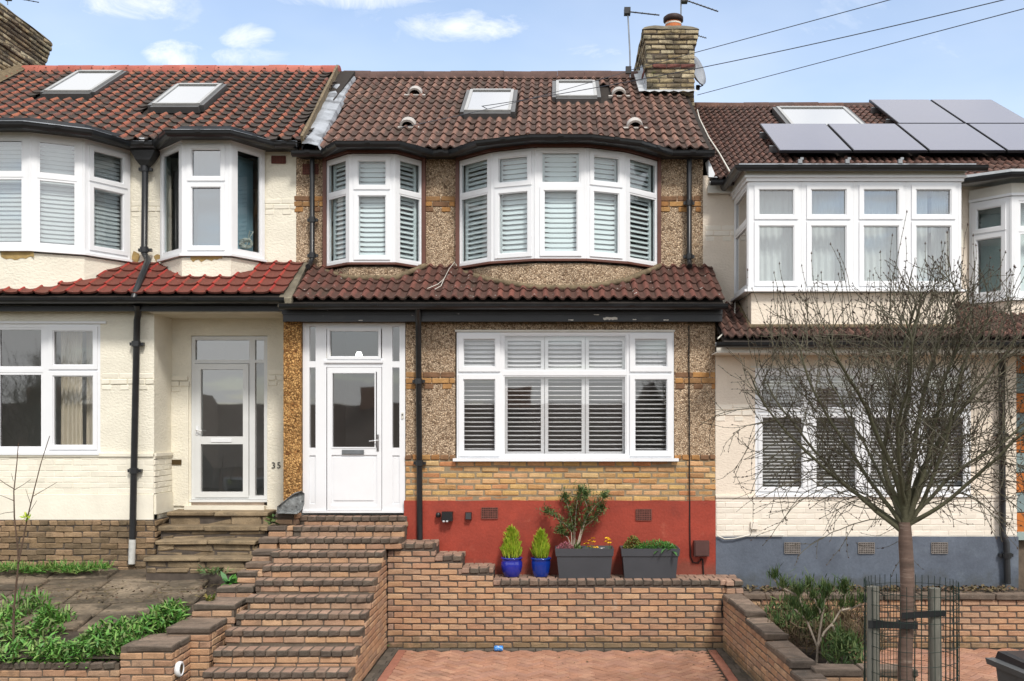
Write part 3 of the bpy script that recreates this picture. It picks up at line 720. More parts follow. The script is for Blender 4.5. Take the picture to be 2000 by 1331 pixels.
def interior(h, x0, x1, zg, z1f, zc, yback=3.3, m='room_wall', yf=.25):
    mb = MB()
    mb.box(x0, x1, yf, yback, zg - .1, zg); mb.box(x0, x1, .98, yback, z1f - .15, z1f); mb.box(x0, x1, .98, yback, zc, zc + .08)
    mb.box(x0, x1, yback, yback + .1, zg - .1, zc + .08)
    mb.box(x0, x0 + .06, .98, yback, zg, zc); mb.box(x1 - .06, x1, .98, yback, zg, zc)
    return mb.build('interior', m, h)
def roof_deck(h, rf, x0, x1, d1, skew=0.):
    mb = MB(); a0, a1, b0, b1 = rf.pt(x0, rf.d0, -.02), rf.pt(x1, rf.d0, -.02), rf.pt(x0 + skew, d1, -.02), rf.pt(x1, d1, -.02)
    r0, r1 = Vector((b0.x, 2 * b0.y - a0.y, a0.z)), Vector((b1.x, 2 * b1.y - a1.y, a1.z))
    mb.add([a0, a1, b1, b0, r0, r1], [(0, 1, 2, 3), (3, 2, 5, 4), (0, 3, 4), (1, 5, 2)])
    return mb.build('roof', 'roof_deck', h)
def bay_prism(h, name, pts, off, z0, z1, m, back=.72):
    p = offset_path(pts, off); mb = MB(); mb.prism([tuple(q) for q in p] + [(p[-1][0], back), (p[0][0], back)], z0, z1); return mb.build(name, m, h)
def front_y(pts, x):
    for a, b in zip(pts, pts[1:]):
        if min(a[0], b[0]) <= x <= max(a[0], b[0]) and a[0] != b[0]: return a[1] + (b[1] - a[1]) * (x - a[0]) / (b[0] - a[0])
    return 99
def poly_band(h, name, pts, off0, off1, z0, z1, m):
    """band following the bay, between two offsets"""
    a, b = offset_path(pts, off0), offset_path(pts, off1); mb = MB()
    for i in range(len(pts) - 1):
        mb.prism([tuple(a[i]), tuple(a[i + 1]), tuple(b[i + 1]), tuple(b[i])], z0, z1)
    return mb.build(name, m, h)

# ================================================================== CENTRE HOUSE
XL, XR = -3.56, 2.045
ch = empty('terraced_house', (0, 0, 0), 'brown pebbledashed house with white shutters and red painted base', 'house', 'terraced houses in the row')
big = [(-1.327, .68), (-.850, .24), (-.272, .02), (.365, .02), (.891, .24), (1.362, .68)]
sml = [(-3.129, .68), (-2.734, .31), (-2.157, .31), (-1.837, .68)]
ZS, ZH, ZT = ZE + 2.165, ZE + 3.60, ZE + 3.115
w = MB()
wall_holes(w, XL, XR - .055, ZE + 1.5, ZE + 3.80, .70, [(big[0][0], big[-1][0], ZS - .03, ZH + .02), (sml[0][0], sml[-1][0], ZS - .03, ZH + .02)], .28)
wall_holes(w, wx(792, DG), XR, ZE - .42, ZE + 1.40, 0, [(wx(889, DG), wx(1317, DG), wz(898, DG), wz(648, DG))], .25)
w.box(XL, XL + .05, .74, 7.5, -.1, ZE + 3.6); w.box(XR - .08, XR - .03, .74, 7.5, -.1, ZE + 3.2); w.box(XR - .05, XR - .002, .02, .74, -.1, ZE + 1.4); w.box(XL, XR, 7.5, 7.6, -.1, ZE + 3.6)
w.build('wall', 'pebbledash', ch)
p = MB(); p.box(wx(556, DG), wx(590, DG), -.06, .42, wz(986, DG), ZE + 1.40); p.build('porch_pier', 'pebbledash_orange', ch)
interior(ch, XL + .06, XR - .06, ZE - 1.12, ZE + 1.95, ZE + 3.72)
hd = MB(); hd.box(wx(800, DG) + .02, wx(800, DG) + .1, .26, 3.2, ZE - 1.1, ZE + 1.6); hd.box(XL + .02, XL + .1, .3, 3.2, ZE - 1.1, ZE + 1.6); hd.build('hall_partition', 'room_dark', ch)
# brick courses under the window, string course bricks
P = Pieces(ch, 'brick', 300)
bk = MB(); bk.box(wx(792, DG), XR, -.01, .2, wz(980, DG), wz(896, DG)); bk.build('mortar_bed', 'mortar_pale', ch)
z = wz(979, DG); r = 0
while z < wz(897, DG) - .05:
    course(P, (0, -.018, 0), (1, 0, 0), (0, -1, 0), wx(792, DG), XR, z, .061, .213, .06, 'brick_yellow', .11 * (r % 2) + random.uniform(0, .05), .015, wob=.004, jit=.005, c=.010); z += .0755; r += 1
course(P, (0, -.03, 0), (1, 0, 0), (0, -1, 0), wx(792, DG), wx(889, DG), wz(898, DG), .06, .11, .07, 'brick_dado', .03, jit=.006)
course(P, (0, -.03, 0), (1, 0, 0), (0, -1, 0), wx(1318, DG), XR, wz(898, DG), .06, .11, .07, 'brick_dado', .03, jit=.006)
dado(P, wx(793, DG), wx(888, DG), wz(727, DG), 0, 'brick_dado'); dado(P, wx(1319, DG), XR, wz(727, DG), 0, 'brick_dado')
for a, b in ((575, 638), (829, 889), (1291, 1369)): dado(P, wx(a, DU), wx(b, DU), wz(383, DU), .70, 'brick_dado')
P.flush()
rp = MB(); x0r, zt = wx(790, DG), wz(978, DG)
n = 28; vs = []
for i in range(n + 1): vs.append((x0r + (XR - x0r) * i / n, -.045, zt + random.uniform(-.006, .006)))
for i in range(n + 1): vs.append((x0r + (XR - x0r) * i / n, -.045, -.1))
for i in range(n + 1): vs.append((x0r + (XR - x0r) * i / n, .05, vs[i][2] + .002))
rp.add(vs, [(n + 1 + i, n + 2 + i, i + 1, i) for i in range(n)] + [(i, i + 1, 2 * n + 3 + i, 2 * n + 2 + i) for i in range(n)])
rp.build('plinth', 'red_paint', ch)
air_brick(ch, 941, 972, 992, 1013, -.045); air_brick(ch, 1242, 1272, 995, 1016, -.045)
air_brick(ch, 592, 622, 322, 341, .70)
# upper bays
for pts in (big, sml):
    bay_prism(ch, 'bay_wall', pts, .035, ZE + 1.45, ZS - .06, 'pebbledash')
    poly_band(ch, 'bay_fascia', pts, .07, -.05, ZH + .012, ZH + .16, 'brown_wood'); poly_band(ch, 'bay_moulding', pts, .10, .071, ZH + .055, ZH + .16, 'brown_wood')
    # brown jambs at both ends
    for x, s in ((pts[0][0], -1), (pts[-1][0], 1)): j = MB(); j.box(x, x + s * .05, .62, .72, ZS - .03, ZH + .05); j.build('bay_jamb', 'brown_wood', ch)
P = Pieces(ch, 'louvre', 300)
lv = [[(48, 40), (46, 40), (50, 44), (46, 40), (40, 34)], ]
window_run(ch, big, ZS, ZH, ZT, P, sash={(1, 0), (1, 1), (3, 0), (3, 1), (2, 0)}, louv=dict(pitch=.066, chord=.066, ang=[(50, 52), (64, 62), (74, 72), (66, 64), (44, 50)], frame=.045), sill='brown_wood')
window_run(ch, sml, ZS, ZH, ZT, P, sash={(1, 0), (1, 1)}, louv=dict(pitch=.066, chord=.066, ang=[(50, 50), (66, 64), (46, 46)], frame=.045), sill='brown_wood')
# ground-floor window (left casement, wide fixed light, right casement)
gx0, gx1, gz0, gz1, gzt = wx(892, DG), wx(1316, DG), wz(895, DG), wz(649, DG), wz(729, DG)
ga, gb = wx(979, DG), wx(1228, DG); gy = .03
fr = MB(); fc = Facet((gx0, gy), (gx1, gy)); fc.ring(fr, 0, gx1 - gx0, gz0, gz1, .038, -.04, .03)
for xx in (ga, gb): fc.box(fr, xx - gx0 - .028, xx - gx0 + .028, gz0 + .038, gz1 - .038, -.038, .028)
for (a, b) in ((.038, ga - gx0 - .028), (ga - gx0 + .028, gb - gx0 - .028), (gb - gx0 + .028, gx1 - gx0 - .038)): fc.box(fr, a, b, gzt - .03, gzt + .03, -.036, .026)
gw = fr.build('window', 'white_upvc', ch, 'wide living room window with open louvred shutters')
sm = MB(); sm.box(wx(886, DG), wx(1324, DG), -.10, .03, wz(901, DG), wz(895, DG) - .002); sm.build('sill', 'white_upvc', gw)
hd = MB(); hd.box(gx0 - .02, gx1 + .01, -.03, .02, gz1 + .002, gz1 + .026); hd.build('head_trim', 'white_trim', gw)
for (a, b, sash) in ((.038, ga - gx0 - .028, 1), (ga - gx0 + .028, gb - gx0 - .028, 0), (gb - gx0 + .028, gx1 - gx0 - .038, 1)):
    for (v0, v1, row) in ((gz0 + .038, gzt - .03, 0), (gzt + .03, gz1 - .038, 1)):
        wd = .062 if sash else .016; mb = MB(); fc.ring(mb, a - (.014 if sash else 0), b + (.014 if sash else 0), v0 - (.012 if sash else 0), v1 + (.012 if sash else 0), wd, .004, .05 if sash else .018)
        fc.ring(mb, a + wd - .02, b - wd + .02, v0 + wd - .02, v1 - wd + .02, .016, .002, .03 if sash else .010)
        mb.build('sash', 'white_upvc', gw); pane(fc, gw, a + wd - .02, b - wd + .02, v0 + wd - .02, v1 - wd + .02)
        k = 1 if sash else 3
        for q in range(k):
            u0, u1 = a + (b - a) * q / k, a + (b - a) * (q + 1) / k; e = .05
            sf = MB(); fc.ring(sf, u0 + .004, u1 - .004, v0, v1 - (.0 if row == 0 else .02), .044, -.105, -.075); sf.build('shutter_frame', 'louvre_white', gw)
            slat_row(P, fc, u0 + e, u1 - e, v0 + e, v1 - e - (.02 if row else 0), -.09, .057, .063, 34 if row else 9, 'louvre_white', gw)
P.flush()
# front door: frame with two sidelights, top light, half-glazed leaf
dx0, dx1, dz0, dz1 = wx(591, DG), wx(791, DG), wz(1002, DG), wz(631, DG); dy = .04
fc = Facet((dx0, dy), (dx1, dy)); W = dx1 - dx0; px = lambda p: wx(p, DG) - dx0; pz = lambda y: wz(y, DG)
fr = MB()
for a, b in ((591, 604), (616, 637), (746, 766), (780, 791)): fc.box(fr, px(a), px(b), dz0 + .03, dz1, -.05, .03)
for (a, b) in ((604, 616), (766, 780)):
    for (t, q) in ((631, 638), (706, 718), (875, 890), (985, 998)): fc.box(fr, px(a), px(b), pz(q), pz(t), -.045, .028)
    fc.box(fr, px(a), px(b), pz(985), pz(890), -.03, .012); fc.box(fr, px(a) + .018, px(b) - .018, pz(982), pz(894), .0125, .018)
for (t, q) in ((631, 643), (700, 717)): fc.box(fr, px(637), px(746), pz(q), pz(t), -.045, .028)
fc.box(fr, px(634), px(748), pz(709), pz(704), .029, .055); fc.box(fr, 0, W, dz0, dz0 + .03, -.05, .05)
fd = fr.build('front_door', 'white_upvc', ch, 'white half-glazed front door with narrow sidelights')
tl = MB(); fc.ring(tl, px(639), px(744), pz(702), pz(641), .03, .004, .045); fc.ring(tl, px(643), px(740), pz(702) + .028, pz(641) - .028, .012, .003, .032); tl.build('top_light', 'white_upvc', fd)
for (a, b, t, q, mm) in ((604, 616, 638, 706, 'glass'), (604, 616, 718, 875, 'glass'), (766, 780, 638, 706, 'glass'), (766, 780, 718, 875, 'glass'), (646, 737, 644, 699, 'glass_frost'), (649, 732, 729, 874, 'glass')):
    pane(fc, fd, px(a), px(b), pz(q), pz(t), .0, mm)
lf = MB(); fc.ring(lf, px(639), px(745), pz(997), pz(718), .058, -.01, .04)
fc.box(lf, px(639) + .058, px(745) - .058, pz(889), pz(875), -.008, .038); fc.box(lf, px(639) + .058, px(745) - .058, pz(997) + .058, pz(889), -.006, .022)
fc.box(lf, px(652), px(729), pz(978), pz(894), .0225, .032); fc.ring(lf, px(647), px(734), pz(876), pz(727), .016, .0, .045)
leaf = lf.build('door_leaf', 'white_upvc', fd)
lp = MB(); fc.box(lp, px(668), px(711), pz(888), pz(879), .0385, .05); fc.box(lp, px(671), px(708), pz(886.5), pz(880.5), .0505, .056); lp.build('letter_plate', 'metal_grey', fd)
hn = MB(); fc.box(hn, px(736), px(740), pz(881), pz(849), .0405, .052); hn.tube([fc.pt(px(738), pz(861), .05), fc.pt(px(738), pz(861), .085), fc.pt(px(731), pz(861), .088), fc.pt(px(722), pz(862), .08)], .009, 8); hn.build('handle', 'chrome', fd)
bl = MB(); fc.box(bl, px(784), px(788), pz(818), pz(806), .0305, .045); fc.box(bl, px(785), px(787), pz(812), pz(809), .0455, .05, 1); bl.build('doorbell', ['white_trim', 'dark_plastic'], fd)
# porch lintel over the door, fascia, canopy roof
fb = MB(); X0, X1 = wx(551, 12.65), wx(1411, 12.65)
fb.box(X0, X1, -.21, -.17, wz(614, 12.65), wz(600, 12.6)); fb.box(X0 + .03, X1, -.19, -.15, wz(628, 12.65), wz(613.5, 12.65)); fb.box(X0 + .03, X1, -.15, .0, ZE + 1.345, ZE + 1.375); fb.box(X0, X0 + .03, -.16, .2, wz(628, 12.65), wz(612, 12.6))
fb.build('fascia', 'black_paint', ch)
for (a, b, y0_, y1_) in ((1178, 1206, 619, 626), (1160, 1170, 614, 616), (1296, 1306, 624, 627), (700, 708, 625, 627), (1236, 1243, 623, 626), (1110, 1120, 624, 626.5)):
    d = 12.65; mb = MB(); k = 9; yy = -.1925
    vs = [(wx(a + (b - a) * i / k, d), yy, wz(y0_ + random.uniform(0, .35) * (y1_ - y0_), d)) for i in range(k + 1)] + [(wx(a + (b - a) * i / k, d), yy, wz(y1_ - random.uniform(0, .35) * (y1_ - y0_), d)) for i in range(k + 1)]
    mb.add(vs, [(k + 1 + i, k + 2 + i, i + 1, i) for i in range(k)]); mb.build('peeled_patch', 'white_trim', ch)
lt = MB(); lt.box(wx(556, DG), wx(800, DG), .0, .30, dz1 + .003, ZE + 1.5); lt.build('lintel', 'pebbledash', ch)
cr = Roof(12.55, 1.590, .578)
dk = MB(); a, b, c2, e = cr.pt(-3.42, 12.5, -.03), cr.pt(2.11, 12.5, -.03), cr.pt(2.05, 13.6, -.03), cr.pt(-3.50, 13.6, -.03); dn = Vector((0, 0, -.05))
dk.add([a, b, c2, e, a + dn, b + dn, c2 + dn, e + dn], BOXF); dk.build('canopy_deck', 'roof_deck', ch)
P = Pieces(ch, 'tile', 300)
def in_bay(x, d):
    return any(d + CAMY > front_y(offset_path(pp, .035), x) + .09 for pp in (big, sml)) 
lay_tiles(P, cr, -3.36, 2.10, 13.58, .288, .262, 'wave', 'tile_canopy', skip=in_bay)
lf = MB(); q0, q1, q2, q3 = cr.pt(-3.50, 12.48, .05), cr.pt(-3.33, 12.48, .07), cr.pt(-3.39, 13.56, .07), cr.pt(-3.56, 13.56, .05)
lf.add([q0, q1, q2, q3, q0 + dn * 2, q1 + dn * 2, q2 + dn * 2, q3 + dn * 2], BOXF); lf.build('verge_mortar', 'flaunching', ch)
gz = ZE + (CY - 596) * 12.47 / F
gutter(ch, [(wx(546, 12.47), Yd(12.47), gz), (wx(1421, 12.47), Yd(12.47), gz)], .056)
# mortar fillets where the bays meet the canopy
for pts in (big, sml):
    op = offset_path(pts, .055); mb = MB()
    path = [Vector((q[0], q[1] , cr.pt(q[0], q[1] - CAMY, .05).z)) for q in op]
    path[0].z = min(path[0].z, ZS - .06); mb.tube(path, .042, 7); mb.build('flashing_fillet', 'bedding', ch)
# main roof
mr = Roof(13.30, 3.70, .62); DR = 16.9
holes = []
roof_deck(ch, mr, -3.44, 2.10, DR)
holes.append(roof_window(ch, mr, 907, 998, 231, 190)); holes.append(roof_window(ch, mr, 1086, 1166, 202, 172))
vents = [(811, 188), (797, 251), (1209, 190), (1240, 252)]
vp = []
for (vx, vy) in vents: q = mr.d(vy); vp.append((wx(vx, q), q))
def skip_main(x, d):
    if any(h[0] < x < h[1] and h[2] < d < h[3] for h in holes): return True
    if 1.36 < x < 2.3 and d > 15.85: return True
    return False
lay_tiles(P, mr, -3.52, 2.08, DR - .02, .292, .302, 'wave', 'tile_brown', skip=skip_main, xl=lambda d: -3.207 - (d - 13.35) * .0655)
P.flush()
for i, (x, d) in enumerate(vp):
    U, Vv, Nn = Vector((1, 0, 0)), Vector((0, mr.c, mr.s)), Vector((0, -mr.s, mr.c)); o = mr.pt(x, d, .03); vs = []; n = 8
    for k, (rr, v) in enumerate(((.115, -.06), (.115, .10), (.05, .26))):
        for j in range(n + 1):
            a = math.pi * j / n; vs.append(o + U * (-rr * math.cos(a)) + Vv * v + Nn * (rr * math.sin(a) * .95))
    for j in range(n + 1):
        a = math.pi * j / n; vs.append(o + U * (-.085 * math.cos(a)) + Vv * -.06 + Nn * (.085 * math.sin(a) * .95))
    for j in range(n + 1):
        a = math.pi * j / n; vs.append(o + U * (-.085 * math.cos(a)) + Vv * .07 + Nn * (.085 * math.sin(a) * .95))
    m1 = n + 1; mb = MB()
    mb.add(vs, [(k * m1 + j, k * m1 + j + 1, (k + 1) * m1 + j + 1, (k + 1) * m1 + j) for k in range(2) for j in range(n)], 0, True)
    mb.add(vs, [(3 * m1 + j, 3 * m1 + j + 1, j + 1, j) for j in range(n)] + [(3 * m1 + j + 1, 3 * m1 + j, 4 * m1 + j, 4 * m1 + j + 1) for j in range(n)], 0)
    mb.add(vs[4 * m1:], [tuple(range(m1))[::-1]], 1)
    mb.obox(o + U * -.17 + Vv * -.10 + Nn * -.02, U * .34, Vv * .06, Nn * .03)
    mb.build('tile_vent', ['vent_hood', 'vent_dark'], ch)
rz = ZE + 5.93
ridge(ch, wx(672, 16.85), wx(1245, 16.85), Yd(16.88), rz - .065, .165, .46, 'ridge_brown')
# lead strip over the party wall to the left house
mb = MB(); n = 14; vs = []
for i in range(n + 1):
    d = 13.22 + (16.72 - 13.22) * i / n; xa, xb = -3.40 - (d - 13.3) * .083, -3.215 - (d - 13.35) * .0655
    bump = .014 * (i % 2)
    for (x, nn) in ((xa, .02), (xa + .01, .11 + bump), ((xa + xb) / 2, .115 + bump), (xb + .03, .085), (xb + .06, .02)): vs.append(mr.pt(x, d, nn))
mb.add(vs, [(i * 5 + j, i * 5 + j + 1, i * 5 + 6 + j, i * 5 + 5 + j) for i in range(n) for j in range(4)]); mb.build('lead_flashing', 'lead', ch)
# eaves gutter following the bays, flat bay roofs, soffits
gz = ZE + 3.668; gd = lambda off, pts: [(q[0], q[1]) for q in offset_path(pts, off)]
s2, b2 = gd(.30, sml[1:3]), gd(.30, big)
gp = [(wx(567, 13.2), .44), (wx(630, 13.2), .44), (s2[0][0] - .10, s2[0][1]), (s2[1][0] + .10, s2[1][1]), (wx(842, 13.2), .44), (wx(880, 13.25), .44), (b2[1][0], b2[1][1]), (b2[2][0], b2[2][1]), (b2[3][0], b2[3][1]), (b2[4][0], b2[4][1]), (wx(1312, 13.2), .44), (wx(1397, 13.2), .44)]
gutter(ch, [(x, y, gz) for x, y in gp], .062)
mb = MB(); mb.prism([(x, y) for x, y in offset_path(gp, -.02)] + [(2.0, 1.0), (-3.4, 1.0)], gz - .028, gz + .012); mb.build('eaves_soffit', 'black_paint', ch)
mb = MB(); mb.prism([(x, y) for x, y in offset_path(gp, -.045)] + [(2.0, 1.3), (-3.3, 1.3)], gz + .02, gz + .035); mb.build('bay_roof', 'lead', ch)
# downpipes and cables
downpipe(ch, [(wx(608, 13.4), .60, ZE + 3.62), (wx(608, 13.4), .60, wz(505, 13.4)), (wx(604, 13.35), .50, wz(517, 13.3)), (wx(603, 13.3), .40, wz(521, 13.25))], .034, brackets=[(wx(608, 13.4), .60, wz(428, 13.4)), (wx(608, 13.4), .6, wz(498, 13.4))])
downpipe(ch, [(wx(1347, 13.4), .60, ZE + 3.62), (wx(1347, 13.4), .60, wz(509, 13.4)), (wx(1348, 13.3), .5, wz(519, 13.3))], .036, brackets=[(wx(1347, 13.4), .60, wz(395, 13.4)), (wx(1347, 13.4), .6, wz(500, 13.4))])
downpipe(ch, [(wx(816, 12.55), -.30, gz - gz + ZE + 1.49), (wx(816, 12.6), -.20, ZE + 1.36), (wx(817, 12.75), -.09, ZE + 1.26), (wx(820, 12.75), -.09, wz(1063, 12.75))], .038, brackets=[(wx(817, 12.75), -.09, wz(745, 12.75)), (wx(819, 12.75), -.09, wz(905, 12.75))])
cable('cable', [(wx(1345, DG), -.02, ZE + 1.3), (wx(1346, DG), -.03, wz(900, DG)), (wx(1346, DG), -.06, wz(1030, DG)), (wx(1347, DG), -.06, wz(1085, DG)), (wx(1352, DG), -.06, wz(1098, DG)), (wx(1362, DG), -.06, wz(1099, DG)), (wx(1369, DG), -.06, wz(1090, DG))], .008, 'cable_black', ch)
cable('cable', [(wx(1371, DG), -.06, wz(1090, DG)), (wx(1373, DG), -.06, wz(1128, DG))], .009, 'cable_black', ch)
q = [cr.pt(wx(889, 13.5), 13.5, .1), cr.pt(wx(878, 13.3), 13.3, .09), cr.pt(wx(868, 13.0), 13.0, .085), cr.pt(wx(856, 12.85), 12.85, .08), cr.pt(wx(836, 12.75), 12.72, .08)]
cable('cable', [V(892, 520, 13.4)] + q, .0045, 'cable_white', ch); cable('cable', [q[2], cr.pt(wx(862, 12.8), 12.8, .08), cr.pt(wx(850, 12.7), 12.7, .08)], .0045, 'cable_white', ch)
# bright hall lamp behind the top light
mb = MB(); c = V(701, 694, 13.6); mb.lathe(c, [(.0, -.05), (.03, -.042), (.046, 0), (.03, .042), (.01, .05)], 12); mb.build('hall_lamp', 'lamp_glow', None, 'lit globe lamp hanging behind the glass over the white front door', 'lamp')

# ---- chimneys
def chimney(h, x0, x1, d0, d1, zb, steps, cap, band=None, label=None):
    """steps: list of (courses, projection, material)"""
    root = D.objects.new('chimney', None); attach(root, h)
    core = MB(); core.box(x0 + .012, x1 - .012, Yd(d0) + .012, Yd(d1) - .012, zb - 1.2, zb + sum(s[0] for s in steps) * .076); core.build('core', 'mortar_dark', root)
    P = Pieces(root, 'brick', 300); z = zb; r = 0
    for (k, pr, mm) in steps:
        if pr > 0: c = MB(); c.box(x0 - pr + .012, x1 + pr - .012, Yd(d0) - pr + .012, Yd(d1) + pr - .012, z, z + k * .076); c.build('oversailing_course', 'mortar_dark', root)
        for i in range(k):
            o = random.uniform(-.02, .02) + (.11 if r % 2 else 0)
            course(P, (0, Yd(d0) - pr, 0), (1, 0, 0), (0, -1, 0), x0 - pr, x1 + pr, z + .006, .066, .215, .10, mm, o, parent=root, jit=.008, c=.011, wob=.004)
            for xx, nn, u in ((x0 - pr, (-1, 0, 0), (0, -1, 0)), (x1 + pr, (1, 0, 0), (0, 1, 0))):
                a0, a1 = (Yd(d0) - pr + .1, Yd(d1) + pr) if u[1] > 0 else (-(Yd(d1) + pr), -(Yd(d0) - pr + .1))
                course(P, (xx, 0, 0), u, nn, a0, a1, z + .006, .066, .215, .10, mm, o + .05, parent=root, jit=.008, c=.011, wob=.004)
            z += .076; r += 1
    P.flush(); pr = steps[-1][1]
    fl = MB(); n = 6; bx0, bx1, by0, by1 = x0 - pr, x1 + pr, Yd(d0) - pr, Yd(d1) + pr; rings = []
    for (k, ins, zz) in ((0, 0., 0), (1, .02, .03), (2, .10, .09), (3, .24, cap)):
        ring = []
        for (ax, ay, bx_, by_) in ((bx0 + ins, by0 + ins, bx1 - ins, by0 + ins), (bx1 - ins, by0 + ins, bx1 - ins, by1 - ins), (bx1 - ins, by1 - ins, bx0 + ins, by1 - ins), (bx0 + ins, by1 - ins, bx0 + ins, by0 + ins)):
            for i in range(n): t = i / n; ring.append((ax + (bx_ - ax) * t + random.uniform(-.012, .012), ay + (by_ - ay) * t + random.uniform(-.012, .012), z + zz + random.uniform(-.01, .01)))
        rings.append(ring)
    m = len(rings[0]); vs = sum(rings, [])
    fl.add(vs, [(k * m + j, k * m + (j + 1) % m, (k + 1) * m + (j + 1) % m, (k + 1) * m + j) for k in range(3) for j in range(m)] + [tuple(range(3 * m, 4 * m))]); fl.build('flaunching', 'flaunching', root)
    return root, z
B = 'brick_chimney'
cx0, cx1 = 1.426, 2.205
chm, zc = chimney(ch, cx0, cx1, 15.9, 17.9, ZE + (CY - 218) * 15.9 / F, [(9, 0, B), (1, .022, 'brick_red_band'), (3, .0, B), (1, .012, B), (1, .028, B), (1, .046, B), (1, .064, B)], .15)
pc = Vector((wx(1315, 16.4), Yd(16.4), zc)); mb = MB()
mb.lathe(pc, [(.15, .02), (.138, .1), (.130, .30), (.132, .33)], 20); pot = mb.build('chimney_pot', 'pot_orange', chm)
mb = MB(); mb.lathe(pc, [(.131, .285), (.136, .29), (.136, .31), (.131, .315)], 20); mb.build('pot_band', 'white_trim', chm)
mb = MB(); mb.lathe(pc, [(.135, .335), (.165, .35), (.165, .41), (.13, .44), (.0, .45)], 20); mb.build('cowl', 'cowl_dark', chm)
lf = MB()   # lead apron at the chimney foot
q = [mr.pt(cx0 - .12, 15.72, .09), mr.pt(cx1 + .02, 15.72, .09), Vector((cx1 + .02, Yd(15.885), ZE + (CY - 176) * 15.9 / F)), Vector((cx0 - .03, Yd(15.885), ZE + (CY - 176) * 15.9 / F))]
k = 12; vs = [q[0].lerp(q[1], i / k) + Vector((0, 0, .02 * (i % 2))) for i in range(k + 1)] + [q[3].lerp(q[2], i / k) for i in range(k + 1)]
lf.add(vs, [(i, i + 1, k + 2 + i, k + 1 + i) for i in range(k)])
for i in range(6):
    d = 15.75 + i * .2; a = mr.pt(cx0 - .13, d, .09); lf.add([a, mr.pt(cx0 - .01, d, .10), mr.pt(cx0 - .01, d, .10) + Vector((0, 0, .18)), mr.pt(cx0 - .01, d + .22, .1) + Vector((0, 0, .18)), mr.pt(cx0 - .01, d + .22, .1), mr.pt(cx0 - .13, d + .22, .09)], [(0, 1, 4, 5), (1, 2, 3, 4)])
lf.build('lead_apron', 'lead_pale', chm)

# ================================================================== LEFT HOUSE
lh = empty('terraced_house', (-6, 0, 0), 'cream rendered house with red tiled canopy and recessed porch', 'house', 'terraced houses in the row')
lbig = [(-8.31, .68), (-7.956, .12), (-7.41, -.15), (-6.73, -.15), (-6.184, .12), (-5.832, .68)]
lsml = [(-5.378, .68), (-4.908, .21), (-4.295, .21), (-4.002, .68)]
LZS, LZH, LZT = ZE + 2.262, ZE + 3.735, ZE + 3.205
X0 = -9.15
XREC = -5.213
w = MB()
wall_holes(w, X0, XL, ZE + 1.55, ZE + 3.92, .70, [(lbig[0][0], lbig[-1][0], LZS - .03, LZH + .02), (lsml[0][0], lsml[-1][0], LZS - .03, LZH + .02)], .28)
LW = (wx(-130, DG), wx(196, DG), wz(884, DG), wz(633, DG))
wall_holes(w, X0, XREC, wz(888, DG), ZE + 1.50, 0, [LW], .25)
w.add([(XREC, 0, ZE - 1.4), (XREC, .6, ZE - 1.4), (XREC, .6, ZE + 1.5), (XREC, 0, ZE + 1.5)], [(0, 1, 2, 3)])
D2 = 13.45
wall_holes(w, XREC, XL, ZE - 1.16, ZE + 1.46, .60, [(wx(373, D2), wx(522, D2), wz(988, D2), wz(656, D2))], .2)
w.box(XREC, wx(372, D2) - .02, .575, .6, wz(988, D2), wz(752, D2)); 
w.box(X0, X0 + .05, .74, 7.5, -.1, ZE + 3.6); w.box(X0, XL, 7.5, 7.6, -.1, ZE + 3.6)
w.build('wall', 'cream_render', lh)
sf = MB(); sf.box(XREC, XL + .1, -.15, .62, ZE + 1.455, ZE + 1.49); sf.build('porch_ceiling', 'soffit_paint', lh)
interior(lh, X0 + .06, XL - .05, ZE - 1.0, ZE + 2.02, ZE + 3.85, yf=.85)
# painted brick base, smooth band, brown brick plinth
P = Pieces(lh, 'painted_brick', 200); bm = MB(); bm.box(X0, XREC, -.012, .1, wz(966, DG), wz(888, DG)); bm.box(X0, XREC + .0, -.03, .1, wz(1015, DG), wz(966, DG)); bm.box(XREC, XREC + .028, 0, .6, wz(1005, DG), wz(966, DG)); bm.box(X0, XREC, -.035, .05, wz(892, DG), wz(886, DG)); bm.box(XREC, XREC + .03, .0, .6, wz(892, DG), wz(886, DG))
bm.build('base_render', 'cream_paint', lh)
for i in range(7): course(P, (0, -.016, 0), (1, 0, 0), (0, -1, 0), X0, XREC, wz(965, DG) + i * .0745, .068, .225, .04, 'cream_paint', .11 * (i % 2), .006, c=.004, jit=.002)
for i in range(7): course(P, (XREC + .012, 0, 0), (0, 1, 0), (1, 0, 0), 0, .6, wz(965, DG) + i * .0745, .068, .225, .04, 'cream_paint', .11 * (i % 2), .006, c=.004, jit=.002)
P.flush()
P = Pieces(lh, 'plinth_brick', 200); bm = MB(); bm.box(X0, XREC + .02, -.04, .6, -.1, wz(1015, DG)); bm.build('plinth_core', 'mortar_dark', lh)
for i in range(9): course(P, (0, -.055, 0), (1, 0, 0), (0, -1, 0), X0, XREC + .03, wz(1015, DG) - (i + 1) * .0755, .068, .225 if i else .105, .06, 'brick_plinth', .11 * (i % 2), .008, c=.010, jit=.007, wob=.004)
for i in range(4): course(P, (XREC + .035, 0, 0), (0, 1, 0), (1, 0, 0), -.03, .6, wz(1015, DG) - (i + 1) * .0755, .068, .225, .05, 'brick_plinth', .11 * (i % 2), .008, c=.010, jit=.007, wob=.004)
P.flush()
P = Pieces(lh, 'painted_brick', 200)
dado(P, wx(199, DG), XREC, wz(729, DG), 0, 'cream_paint', proud=.008); dado(P, XREC, wx(371, D2), wz(734, D2), .575, 'cream_paint', proud=.008); dado(P, wx(524, D2), XL, wz(722, D2), .60, 'cream_paint', proud=.01)
